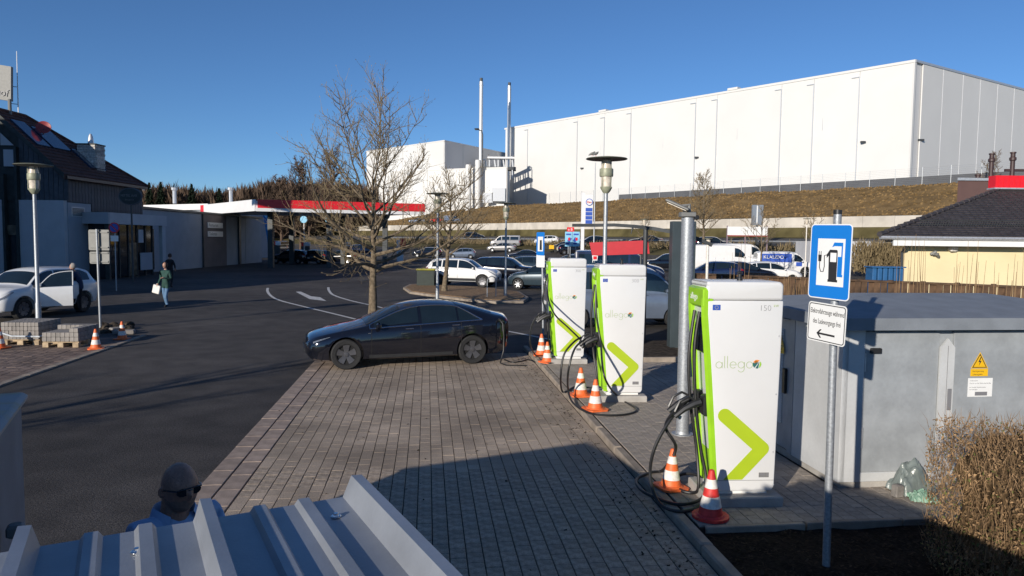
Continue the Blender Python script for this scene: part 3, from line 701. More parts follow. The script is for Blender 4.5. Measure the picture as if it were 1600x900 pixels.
for (x0, x1, y0, y1) in ((-28.7, -30.3, 43.6, 44.8), (-28.7, -30.1, 45.1, 46.9), (-27.6, -28.9, 47.2, 48.9)):
    up = Vector((.68, 0, .73)) * .13
    c_ = [roofpt(x0, y0), roofpt(x0, y1), roofpt(x1, y1), roofpt(x1, y0)]
    mb = MB(); mb.add([p - O + up for p in c_] + [p - O for p in c_], [(0, 1, 2, 3), (0, 4, 5, 1), (1, 5, 6, 2), (2, 6, 7, 3), (3, 7, 4, 0)]); mb.build('solar_panel', M['solar'], rs_)
# chimney
cp = P(143, 262, 48.3); 
mb = MB(); cz = P(143, 227, 48.3).z
for r_ in range(16):
    z = cz - .1 - r_ * .17; k = 0
    for (dx, dy, lx, ly) in ([(-.3, -.5, .58, .12), (.3, -.5, .58, .12), (.58, -.2, .12, .5), (.58, .3, .12, .5), (-.58, 0, .12, 1.0), (0, .5, 1.1, .12)] if r_ % 2 else [(-.4, -.5, .38, .12), (0, -.5, .38, .12), (.4, -.5, .38, .12), (.58, 0, .12, .98), (-.58, 0, .12, 1.0), (0, .5, 1.1, .12)]):
        mb.box((dx, dy, z), (lx, ly, .155), None, 0, .01)
ck = mb.build('chimney', M['chimney_stone'], roof, loc=Vector((cp.x, cp.y, 0)) - O)
mb = MB(); mb.box((0, 0, cz + .02), (1.3, 1.2, .08)); mb.bb((-.52, -.43, cz - 2.9), (.52, .43, cz - .05)); mb.build('chimney_cap', M['timber_dark'], roof, loc=Vector((cp.x, cp.y, 0)) - O)
mb = MB(); mb.lathe([(.2, cz), (.17, cz + .3), (.13, cz + .6), (.06, cz + .75)], (0, 0, 0), 12); mb.build('flue', M['steel'], roof, True, loc=Vector((cp.x, cp.y, 0)) - O)
# porch
PF = P(169, 340, 45.0).x
ptop = 4.22; pbot = 3.5
rb('porch_fascia', (-27.0, 45.0, pbot), (PF, 45.18, ptop), M['render_blue_grey'])
rb('porch_fascia', (PF - .18, 45.0 + .18, pbot), (PF, 52.6, ptop), M['render_white'])
rb('porch_roof', (-27.2, 45.1, pbot + .1), (PF - .1, 52.6, ptop - .08), M['timber_dark'])
rb('porch_glazing', (-26.9, 45.6, 0), (PF - .5, 45.66, pbot), M['glass_dark'])
rb('porch_glazing', (PF - .5, 45.6, .1), (PF - .44, 51.2, pbot), M['glass_dark'])
for k, y in enumerate((45.5, 46.9, 48.0, 49.1, 50.2, 51.2)): rb('glazing_post', (PF - .55, y, 0), (PF - .38, y + .1, pbot), M['timber_dark'])
rb('door', (PF - .43, 48.15, .1), (PF - .39, 49.05, 2.3), M['glass_warm']); rb('window_film', (PF - .42, 49.35, 2.3), (PF - .39, 50.0, 3.2), M['render_white'])
rb('display_panel', (PF - .36, 49.4, .4), (PF - .30, 51.0, 1.6), M['render_blue_grey'])
rb('porch_column', (PF - .3, 52.0, 0), (PF - .05, 52.5, pbot), M['render_white'])
rb('porch_column', (PF - .26, 45.1, 0), (PF - .06, 45.3, pbot), M['timber_dark'])
# flat annex running away
rb('annex_wall', (-36, 52.7, 0), (-27.6, 63.9, 4.75), M['render_blue_grey']); rb('annex_wall', (-36, 64.0, 0), (-27.55, 69.2, 4.78), M['render_brown']); rb('annex_wall', (-36, 69.3, 0), (-27.6, 74.2, 4.75), M['render_blue_grey']); rb('annex_wall', (-36, 74.3, 0), (-27.6, 79, 4.75), M['render_blue_grey'])
rb('roof_edge', (-36.1, 52.65, 4.78), (-27.45, 79.1, 4.95), M['dark_steel'])
rb('annex_window', (-27.62, 53.4, .2), (-27.56, 55.2, 3.3), M['glass_dark'])
rb('downpipe', (-27.54, 63.8, 0), (-27.44, 63.95, 4.75), M['dark_steel'])
for z in (3.55, 2.75):
    t = rb('wall_sign', (-27.54, 64.9, z), (-27.48, 68.2, z + .5), M['sign_white']); 
    text_mesh('lettering', 'Restaurant' if z > 3 else 'Toiletten', .42, M['ink_grey'], t, Matrix.Translation(Vector((-27.475, 65.1, z + .12)) - O) @ Euler((rad(90), 0, rad(90))).to_matrix().to_4x4(), sx=1.1)
# gravel heaps along the annex
# satellite dish, roof sign, aerial
t = thing('satellite_dish', (0, 0, 0), 0, 'dark red satellite dish on the restaurant ridge', 'satellite dish'); p = P(68, 199, 45.6); t.location = p
mb = MB(); T = Euler((rad(70), 0, rad(25))).to_matrix(); pr = [(0.001, -.12), (.2, -.1), (.35, -.04), (.43, .02), (.41, .03), (.3, -.02), (.001, -.08)]
mb.lathe(pr, (0, 0, 0), 20); mb.v = [tuple(T @ Vector(v)) for v in mb.v]; mb.build('reflector', M['red_dish'], t, True)
mb = MB(); mb.tube([(0, -.02, -.1), (0, 0, -.75)], .03, 6); mb.tube([(0, -.05, -.4), (.1, -.5, -.2)], .015, 5); mb.build('bracket', M['dark_steel'], t)
p = P(16, 186, 44.5); t = thing('roof_sign', p, 0, 'light grey sign on a mast above the restaurant gable, lettering ending in of', 'sign')
mb = MB(); mb.cyl((0, 0, -.6), (0, 0, 1.2), .1, .1, 8); mb.build('mast', M['sign_back'], t, True)
pt = P(17, 104, 44.5) - p; pb = P(17, 158, 44.5) - p
pt2 = P(-60, 92, 44.5) - p; pb2 = P(-60, 146, 44.5) - p
mb = MB(); mb.add([pb, pb2, pt2, pt, pb + Vector((0, .2, 0)), pb2 + Vector((0, .2, 0)), pt2 + Vector((0, .2, 0)), pt + Vector((0, .2, 0))], [(1, 0, 3, 2), (4, 5, 6, 7), (0, 4, 7, 3), (1, 2, 6, 5), (0, 1, 5, 4), (2, 3, 7, 6)]); mb.build('panel', M['sign_back'], t)
tx = P(12, 151, 44.45) - p; text_mesh('lettering', 'Rasthof', .62, M['ink_grey'], t, Matrix.Translation(tx) @ Euler((rad(90), rad(9), 0)).to_matrix().to_4x4(), 'RIGHT')
p = P(29, 190, 45.5); t = thing('roof_aerial', p, 0, 'thin white aerial rod beside the roof sign', 'aerial')
mb = MB(); mb.cyl((0, 0, -.5), P(26, 80, 45.5) - p, .035, .02, 6); mb.build('rod', M['sign_white'], t)
mb = MB(); mb.cyl((0, 0, P(29, 163, 45.5).z - p.z), (-.5, 0, P(29, 163, 45.5).z - p.z + .05), .02, .02, 4); mb.cyl((0, 0, P(29, 136, 45.5).z - p.z), (-.5, 0, P(29, 136, 45.5).z - p.z + .05), .02, .02, 4); mb.build('stay', M['dark_steel'], t)
# unseen block added left of the frame to shade yard and restaurant
t = thing('shade_block', (-38, 6, 0), 0, 'tall rendered block standing left of the yard', 'building')
mb = MB(); mb.prism([(0, 0), (3.2, 24), (-26, 26), (-26, -2)], 0, 13.3); mb.build('wall', M['render_white'], t); mb = MB(); mb.prism([(3.3, 1.5), (9, 18.5), (3, 19), (2.5, 2)], 0, 10.0); mb.build('annex', M['render_white'], t)
mb = MB(); mb.prism([(-.4, -.4), (3.6, 24.4), (-26, 26.4), (-26, -2.4)], 13.3, 13.6); mb.build('roof', M['roof_dark'], t)
for f_ in range(4):
    for k in range(6):
        y = 2 + k * 3.6; mb = MB(); mb.box((0, 0, 0), (.12, 1.4, 1.5)); w0 = mb.build('window', M['glass_dark'], t, loc=(3.2 * y / 24 + .03, y, 1.6 + f_ * 3.2), rz=-rad(7.6))
# ================================================================ yellow building (right)
E0 = P(1375, 371, 27); E1 = P(1612, 377, 26.2); ez = E0.z
yb = thing('cream_building', (E0.x, E0.y, 0), 0, 'cream rendered building with dark hipped tile roof and grey gutter, behind the palisade', 'building')
O = Vector((E0.x, E0.y, 0)); 
def ybx(name, a, b, m): mb = MB(); mb.bb(Vector(a) - O, Vector(b) - O); return mb.build(name, m, yb)
wl = P(1412, 400, 27.7).x; xr = 32
mb = MB(); mb.prism([(wl - O.x, .7), (xr - O.x, .7), (xr - O.x, 13), (wl - O.x + 9.0, 13)], -.2, ez - .14); mb.build('wall', M['cream'], yb)
ybx('soffit_board', (E0.x + .55, 27.05, ez - .30), (xr, 27.12, ez - .08), M['sign_white'])
ybx('soffit', (E0.x + .55, 27.13, ez - .16), (xr, 27.69, ez - .1), M['timber_dark'])
mb = MB(); mb.tube([Vector((E0.x, 26.98, ez)) - O, Vector((xr, 26.98, ez)) - O], .075, 8); mb.build('gutter', M['steel'], yb, True)
mb = MB(); mb.tube([Vector((E0.x + 1.0, 27.1, ez - .15)) - O, Vector((E0.x + 1.1, 27.2, ez - .35)) - O, Vector((wl - .12, 27.6, ez - .55)) - O, Vector((wl - .1, 27.62, 0)) - O], .05, 8); mb.build('downpipe', M['dark_steel'], yb, True)
R0 = Vector((E0.x - .05, 26.95, ez + .06)); rg = P(1563, 296, 33.5); R1 = Vector((xr, 26.95, ez + .06)); R2 = Vector((xr, rg.y, rg.z)); R3 = Vector((E0.x - .05 + 9.5, 26.95 + 14, ez + .06))
mb = MB(); mb.add([p - O for p in (R0, R1, R2, rg)], [(0, 1, 2, 3)]); mb.add([p - O for p in (R0, rg, R3)], [(0, 1, 2)]); yroof = mb.build('roof', M['roof_dark'], yb)
tl = MB(); nrow = 26; vv = (rg - R0); 
for r_ in range(nrow):
    t0 = r_ / nrow; t1 = (r_ + 1.06) / nrow; a = R0.lerp(rg, t0); b = R0.lerp(rg, t1); nrm = Vector((0, -(rg.z - R0.z), rg.y - R0.y)).normalized()
    x = a.x + .15
    while x < xr:
        if x > b.x - .25:
            pz = a + Vector((x - a.x, 0, 0)); qz = Vector((x, b.y, b.z))
            tl.add([pz - O + nrm * .045, pz - O + nrm * .045 + Vector((.235, 0, 0)), qz - O + nrm * .015 + Vector((.235, 0, 0)), qz - O + nrm * .015, pz - O, pz - O + Vector((.235, 0, 0)), (pz + qz) / 2 - O + nrm * .055 + Vector((.06, 0, 0))], [(0, 1, 2, 3), (4, 5, 1, 0)])
        x += .25
tag(tl.build('roof_tile', M['roof_dark'], yroof), kind='stuff')
for r_ in range(22):
    t0 = r_ / 22; a = R0.lerp(rg, t0) - O; b = R0.lerp(rg, t0 + 1.1 / 22) - O; mb = MB(); mb.tube([a + Vector((0, 0, .06)), b + Vector((0, 0, .03))], [.11, .08], 6); mb.build('ridge_tile', M['roof_dark'], yroof)
# snow guard
sg0 = R0.lerp(rg, .17); mb = MB(); x = sg0.x + .6; nrm = Vector((0, -.45, .9))
for hh in (.10, .28): mb.cyl(Vector((sg0.x + .5, sg0.y, sg0.z)) - O + nrm * hh, Vector((xr, sg0.y, sg0.z)) - O + nrm * hh, .014, .014, 5)
while x < xr: mb.cyl(Vector((x, sg0.y, sg0.z)) - O + nrm * .02, Vector((x, sg0.y, sg0.z)) - O + nrm * .3, .012, .012, 4); x += .1
mb.build('snow_guard', M['dark_steel'], yroof)
p = P(1489, 388, 27.6) - O; mb = MB(); mb.box(p, (.30, .22, .22), Euler((.3, 0, .3)).to_matrix(), 0, .03); mb.build('wall_lamp', M['cone_white'], yb)
p = P(1459, 399, 27.66) - O; mb = MB(); mb.lathe([(.03, 0), (.05, .12)], p, 8)
for k in range(3): a = -.5 + k * .55; mb.box(p + Vector((math.sin(a) * .16, -.1, .1 - .05 * k)), (.24, .10, .10), Euler((0, .5 * (k - 1), a)).to_matrix(), 0, .02)
mb.build('floodlight_cluster', M['sign_back'], yb)
# brown parapet building with flues and red fascia
B0 = P(1497, 282, 44); B1 = P(1563, 277, 44)
t = thing('brown_building', (B0.x, 44, 0), 0, 'dark brown flat-roofed block with two brown flues behind the cream building', 'building')
mb = MB(); mb.prism([(0, 0), (16, 0), (16, 8), (6, 8)], 0, B0.z); mb.build('wall', M['brown_wall'], t); mb = MB(); mb.prism([(-.1, -.1), (16, -.1), (16, 8.1), (5.95, 8.1)], B0.z, B0.z + .16); mb.build('coping', M['steel'], t)
for px, yt, r_ in ((1548, 237, .13), (1581, 235, .13), (1528, 270, .14)):
    a = P(px, 276, 45) - t.location; hgt = P(px, yt, 45).z - P(px, 276, 45).z
    mb = MB(); mb.lathe([(r_, 0), (r_, hgt - .55), (r_ * 1.5, hgt - .5), (r_ * 1.5, hgt - .35), (r_, hgt - .3), (r_, hgt - .1), (r_ * 1.3, hgt - .08), (r_ * 1.3, hgt)], (a.x, 1.0, a.z - .1), 12); mb.build('flue', M['pipe_brown'], t, True)
a = P(1575, 266, 45) - t.location; mb = MB(); mb.box((a.x + 3.5, 1.0, a.z), (7.4, .15, .15)); mb.build('rail', M['pipe_brown'], t)
a = P(1555, 293, 33.2); b = P(1555, 274, 33.2); t = thing('red_fascia_sign', (a.x, 33.2, 0), 0, 'bright red fascia box sitting on the ridge of the dark roof at the right edge', 'sign')
mb = MB(); mb.bb((0, 0, a.z), (10, .5, b.z)); mb.build('fascia', M['canopy_red'], t)
mb = MB()
for k in range(40): mb.bb((.12 + k * .25, -.03, a.z + .05), (.15 + k * .25, -.002, b.z - .05))
mb.build('rib', M['canopy_red'], t); mb = MB(); mb.bb((-.06, -.06, a.z - .07), (10, .5, a.z - .003)); mb.build('edge_trim', M['steel'], t)
mb = MB(); mb.bb((.2, .1, 0), (10, .45, a.z - .08)); mb.build('upstand', M['brown_wall'], t)
# garage box beyond the sign
a = G(1310, 420); t = thing('garage_box', P(1268, 413, 68), 0, 'small flat-roofed off-white garage box seen behind the blue charging sign', 'garage'); t.location.z = 0
wd = P(1361, 400, 68).x - P(1268, 400, 68).x; hh = P(1300, 376, 68).z
mb = MB(); mb.bb((0, 0, -.2), (wd, 4, hh)); mb.build('wall', M['render_white'], t); mb = MB(); mb.bb((-.1, -.1, hh), (wd + .1, 4.1, hh + .12)); mb.build('roof', M['plinth_dark'], t)
mb = MB(); mb.bb((wd * .54, -.03, 0), (wd * .56, -.003, hh - .1)); mb.build('joint', M['plinth_dark'], t)
# ================================================================ vehicles
def interp(keys, x):
    k = sorted(keys)
    if x <= k[0][0]: return k[0][1]
    for i in range(len(k) - 1):
        if x <= k[i + 1][0]:
            x0, y0 = k[i]; x1, y1 = k[i + 1]; t = (x - x0) / (x1 - x0)
            m0 = (y1 - k[i - 1][1]) / (x1 - k[i - 1][0]) if i > 0 else (y1 - y0) / (x1 - x0)
            m1 = (k[i + 2][1] - y0) / (k[i + 2][0] - x0) if i + 2 < len(k) else (y1 - y0) / (x1 - x0)
            s = (y1 - y0) / (x1 - x0)
            if s == 0: m0 = m1 = 0
            else: m0 = max(0, min(3, m0 / s)) * s; m1 = max(0, min(3, m1 / s)) * s
            h = x1 - x0; return y0 * (1 + 2 * t) * (1 - t) ** 2 + h * m0 * t * (1 - t) ** 2 + y1 * t * t * (3 - 2 * t) + h * m1 * t * t * (t - 1)
    return k[-1][1]
SP = {}
SP['fastback'] = dict(zt=[(2.345, .58), (2.27, .70), (2.0, .80), (1.6, .885), (1.22, .955), (1.05, 1.005), (.7, 1.165), (.31, 1.325), (-.1, 1.42), (-.55, 1.445), (-1.0, 1.415), (-1.5, 1.31), (-1.95, 1.19), (-2.22, 1.125), (-2.32, 1.10), (-2.345, .98)],
    zb=[(2.345, .54), (2.1, .66), (1.5, .80), (1.0, .87), (0, .915), (-1, .97), (-1.7, 1.01), (-2.2, 1.03), (-2.345, .90)],
    z0=[(2.345, .34), (2.2, .21), (1.9, .17), (-1.9, .19), (-2.15, .24), (-2.345, .42)],
    w=[(2.345, .50), (2.28, .70), (2.12, .82), (1.8, .895), (1.2, .92), (-1.5, .925), (-1.95, .89), (-2.2, .82), (-2.3, .74), (-2.345, .62)],
    wr=[(2.345, .46), (2.1, .70), (1.5, .80), (1.1, .80), (.9, .74), (.5, .65), (0, .585), (-.6, .57), (-1.2, .575), (-1.7, .64), (-2.1, .70), (-2.345, .56)],
    ax=(1.50, -1.375), wr_=.335, ws=(1.05, .27), rs=(-1.05, -1.92), sw=[(.88, -.12, .16, .94, .02, .05), (-.19, -1.02, .08, .94, .0, 0), (-1.06, -1.52, .08, .9, 0, .72)], L=4.69, hl=(2.19, 1.84, 5.4, 6.5), tl=(-2.335, -2.2, 5.7, 6.7), door=(.95, -.155, -1.10))
SP['sedan'] = dict(zt=[(2.3, .60), (2.22, .74), (1.9, .86), (1.2, .97), (.95, 1.02), (.2, 1.38), (-.3, 1.45), (-.9, 1.42), (-1.35, 1.28), (-1.7, 1.10), (-2.2, 1.04), (-2.28, .98), (-2.3, .85)],
    zb=[(2.3, .56), (2.0, .74), (1.2, .86), (0, .92), (-1.4, .97), (-2.2, .94), (-2.3, .80)], z0=[(2.3, .34), (2.1, .22), (-2.0, .24), (-2.3, .40)],
    w=[(2.3, .55), (2.2, .74), (1.9, .86), (1.2, .885), (-1.5, .885), (-2.1, .83), (-2.3, .62)], wr=[(2.3, .5), (2.0, .70), (1.2, .76), (.9, .72), (.3, .60), (-.5, .57), (-1.2, .60), (-1.8, .68), (-2.3, .56)],
    ax=(1.40, -1.30), wr_=.32, ws=(.93, .25), rs=(-1.0, -1.6), sw=[(.78, -.15, .12, .92, 0, .03), (-.22, -1.35, .08, .92, 0, .3)], L=4.6, hl=(2.24, 1.9, 5.0, 6.5), tl=(-2.28, -2.0, 5.0, 6.6), door=(.9, -.18, -1.2))
SP['hatch'] = dict(zt=[(2.0, .62), (1.93, .76), (1.6, .92), (1.2, .99), (1.0, 1.05), (.3, 1.42), (-.2, 1.50), (-1.0, 1.48), (-1.55, 1.38), (-1.8, 1.16), (-1.95, 1.0), (-2.0, .8)],
    zb=[(2.0, .58), (1.6, .80), (1.0, .90), (0, .95), (-1.5, 1.03), (-1.9, .98), (-2.0, .78)], z0=[(2.0, .34), (1.8, .22), (-1.75, .24), (-2.0, .38)],
    w=[(2.0, .55), (1.9, .74), (1.6, .86), (1.0, .88), (-1.4, .88), (-1.8, .82), (-2.0, .66)], wr=[(2.0, .5), (1.7, .70), (1.1, .76), (.8, .70), (.3, .62), (-.5, .59), (-1.3, .58), (-1.7, .60), (-2.0, .58)],
    ax=(1.27, -1.25), wr_=.31, ws=(.98, .35), rs=(-1.50, -1.85), sw=[(.85, -.1, .10, .92, 0, .02), (-.16, -1.0, .08, .92, 0, 0), (-1.05, -1.42, .1, .9, 0, .35)], L=4.0, hl=(1.95, 1.58, 5.0, 6.6), tl=(-1.97, -1.72, 5.0, 7.2), door=(.9, -.13, -1.02))
SP['suv'] = dict(zt=[(2.2, .74), (2.13, .90), (1.9, 1.03), (1.3, 1.10), (1.08, 1.15), (.45, 1.56), (-.1, 1.66), (-1.2, 1.64), (-1.75, 1.56), (-2.0, 1.30), (-2.15, 1.08), (-2.2, .85)],
    zb=[(2.2, .70), (1.8, .93), (1.1, 1.0), (0, 1.04), (-1.6, 1.10), (-2.1, 1.04), (-2.2, .84)], z0=[(2.2, .42), (2.0, .28), (-1.9, .30), (-2.2, .45)],
    w=[(2.2, .62), (2.1, .80), (1.85, .90), (1.2, .92), (-1.5, .92), (-2.0, .87), (-2.2, .74)], wr=[(2.2, .58), (1.9, .78), (1.2, .82), (.9, .76), (.4, .67), (-.5, .64), (-1.5, .63), (-1.9, .66), (-2.2, .64)],
    ax=(1.38, -1.30), wr_=.355, ws=(1.05, .5), rs=(-1.72, -2.04), sw=[(.92, -.08, .10, .92, 0, .02), (-.15, -1.05, .08, .92, 0, 0), (-1.12, -1.68, .1, .9, 0, .25)], L=4.4, hl=(2.14, 1.75, 5.0, 6.6), tl=(-2.17, -1.92, 5.0, 7.2), door=(.98, -.115, -1.08))
SP['van'] = dict(zt=[(2.5, .80), (2.42, 1.0), (2.2, 1.12), (1.75, 1.24), (1.55, 1.34), (1.0, 1.86), (.6, 1.97), (0, 2.0), (-2.2, 1.98), (-2.42, 1.90), (-2.5, 1.4)],
    zb=[(2.5, .75), (2.1, .98), (1.4, 1.08), (0, 1.12), (-2.3, 1.14), (-2.5, 1.05)], z0=[(2.5, .42), (2.3, .27), (-2.3, .30), (-2.5, .42)],
    w=[(2.5, .70), (2.4, .85), (2.1, .95), (1.5, .97), (-2.2, .97), (-2.42, .94), (-2.5, .88)], wr=[(2.5, .64), (2.2, .82), (1.6, .86), (1.0, .82), (.5, .82), (-2.2, .82), (-2.5, .80)],
    ax=(1.60, -1.55), wr_=.34, ws=(1.52, .98), rs=(-2.44, -2.49), sw=[(1.38, .62, .10, .82, 0, .03), (.5, -.75, .12, .8, 0, 0), (-.85, -2.2, .12, .8, 0, .05)], L=5.0, hl=(2.42, 2.0, 5.0, 6.6), tl=(-2.48, -2.36, 4.4, 7.2), door=(1.45, .55, -.8))
def resize(base, L, W, H):
    b = SP[base]; kx = L / b['L']; wm = max(v for _, v in b['w']); kw = (W / 2) / wm; zm = max(v for _, v in b['zt']); kz = H / zm; o = dict(b)
    for n in ('zt', 'zb'): o[n] = [(x * kx, z * kz) for x, z in b[n]]
    o['z0'] = [(x * kx, z) for x, z in b['z0']]
    for n in ('w', 'wr'): o[n] = [(x * kx, v * kw) for x, v in b[n]]
    o['ax'] = tuple(a * kx for a in b['ax']); o['ws'] = tuple(a * kx for a in b['ws']); o['rs'] = tuple(a * kx for a in b['rs'])
    o['sw'] = [(a * kx, c * kx, *r) for a, c, *r in b['sw']]; o['L'] = L; o['hl'] = (b['hl'][0] * kx, b['hl'][1] * kx, *b['hl'][2:]); o['tl'] = (b['tl'][0] * kx, b['tl'][1] * kx, *b['tl'][2:]); o['door'] = tuple(a * kx for a in b['door']); return o
SP['smallvan'] = resize('van', 4.2, 1.76, 1.82); SP['smallvan']['sw'] = [SP['smallvan']['sw'][0]]
SP['bigvan'] = resize('van', 5.6, 2.05, 2.55); SP['bigvan']['sw'] = [SP['bigvan']['sw'][0]]
SP['camper'] = resize('van', 5.5, 2.05, 2.2)
SP['estate'] = resize('hatch', 4.5, 1.82, 1.50)
def sect(p, x):
    zt, zb, z0, w_, wr = (interp(p[k], x) for k in ('zt', 'zb', 'z0', 'w', 'wr'))
    zb = min(zb, zt - .03); wr = min(wr, w_ * .97); c = min(.075, (zt - zb) * .5)
    s = [(0, z0), (.80 * w_, z0), (.945 * w_, z0 + .05), (.985 * w_, z0 + .20), (w_, lerp(z0, zb, .52)), (.995 * w_, zb - .13 * (zb - z0)), (.965 * w_, zb - .02)]
    a = Vector((min(.935 * w_, max(.93 * w_, wr)), zb + .01)); b = Vector((wr, zt - c)); 
    s.append((a.x, a.y))
    for t in (.35, .7): q = a.lerp(b, t); s.append((q.x + .012 * math.sin(math.pi * t), q.y))
    s.append((b.x, b.y))
    for k in (.94, .8, .55, .28, 0): s.append((wr * k, zt - c * k ** 2.6))
    return s
NS = 15
S_TOP = {0: 6}
def SF(p, x, s, side=1):
    q = sect(p, x); i = min(int(s), len(q) - 2); t = s - i; a, b = q[i], q[i + 1]
    return Vector((x, side * lerp(a[0], b[0], t), lerp(a[1], b[1], t)))
def patch(p, xs, ss, side=1, off=.006, mb=None, full=False):
    # xs: list of x ; ss(x)-> list of s
    mb = mb or MB(); rows = []
    for x in xs:
        row = []
        for s in ss(x) if callable(ss) else ss:
            sd = side
            if full: sd = 1 if s >= 0 else -1; s = 15 - abs(s) if True else s
            e = .01; P0 = SF(p, x, s, sd); dx = SF(p, x + e, s, sd) - SF(p, x - e, s, sd); ds = SF(p, x, min(s + .05, 15 - 1e-4), sd) - SF(p, x, s - .05, sd)
            n = dx.cross(ds); n = n.normalized() if n.length > 1e-9 else Vector((0, sd, 0))
            mid = Vector((0, P0.y, P0.z - .6)); 
            if n.dot(mid) < 0: n = -n
            row.append(P0 + n * off)
        rows.append(row)
    k = len(rows[0]); vs = [v for r in rows for v in r]
    fs = [(i * k + j, i * k + j + 1, (i + 1) * k + j + 1, (i + 1) * k + j) for i in range(len(rows) - 1) for j in range(k - 1)]
    mb.add(vs, fs); return mb
def bool_cut(me, cutter):
    a = bpy.data.objects.new('a', me); c = bpy.data.objects.new('c', cutter); COL.objects.link(a); COL.objects.link(c)
    m = a.modifiers.new('b', 'BOOLEAN'); m.object = c; m.operation = 'DIFFERENCE'; m.solver = 'EXACT'
    out = bpy.data.meshes.new_from_object(a.evaluated_get(bpy.context.evaluated_depsgraph_get()))
    bpy.data.objects.remove(a); bpy.data.objects.remove(c); return out
def wheel_meshes(r, wd, spokes, key):
    t = MB(); t.lathe([(r * .66, -wd / 2 + .01), (r * .93, -wd / 2), (r * .99, -wd / 2 + .02), (r, -wd / 4), (r, wd / 4), (r * .99, wd / 2 - .02), (r * .93, wd / 2), (r * .70, wd / 2 - .005), (r * .67, wd / 2 - .03), (r * .66, -wd / 2 + .03)], (0, 0, 0), 28, 0, 'Y')
    rm = MB(); ro = r * .685
    rm.lathe([(ro, wd / 2 - .045), (ro * 1.0, wd / 2 - .012), (ro * .94, wd / 2 - .012), (ro * .9, wd / 2 - .05), (ro * .3, wd / 2 - .075), (.01, wd / 2 - .075)], (0, 0, 0), 28, 1, 'Y')
    for k in range(spokes):
        a = 2 * math.pi * k / spokes; Rm = Euler((0, a, 0)).to_matrix(); y = wd / 2
        w0, w1 = (.055, .115) if key == 'dark' else (.035, .035)
        pts = [(-w0 * r * 2, .1 * ro), (w0 * r * 2, .1 * ro), (w1 * r * 2, ro * .95), (-w1 * r * 2, ro * .95)]
        vs = [Vector((x, y - .035 if abs(z) < ro * .5 else y - .018, z)) for x, z in pts] + [Vector((x, y - .07, z)) for x, z in pts]
        rm.add([Rm @ v for v in vs], [(0, 1, 2, 3), (0, 4, 5, 1), (1, 5, 6, 2), (2, 6, 7, 3), (3, 7, 4, 0)], 0)
    rm.lathe([(r * .17, wd / 2 - .06), (r * .15, wd / 2 - .015), (.01, wd / 2 - .012)], (0, 0, 0), 12, 0, 'Y')
    # lathe axis 'Y' flips: outer face must point to +y
    def mk(nm, b, ms):
        me = bpy.data.meshes.new(nm); me.from_pydata(b.v, [], b.f)
        for q in ms: me.materials.append(q)
        me.polygons.foreach_set('material_index', b.m if len(ms) > 1 else [0] * len(b.m)); me.shade_smooth(); me.set_sharp_from_angle(angle=rad(35)); return me
    return mk('tyre', t, [M['tyre']]), mk('rim', rm, [M['rim_dark' if key == 'dark' else 'rim_silver'], M['arch_dark']])
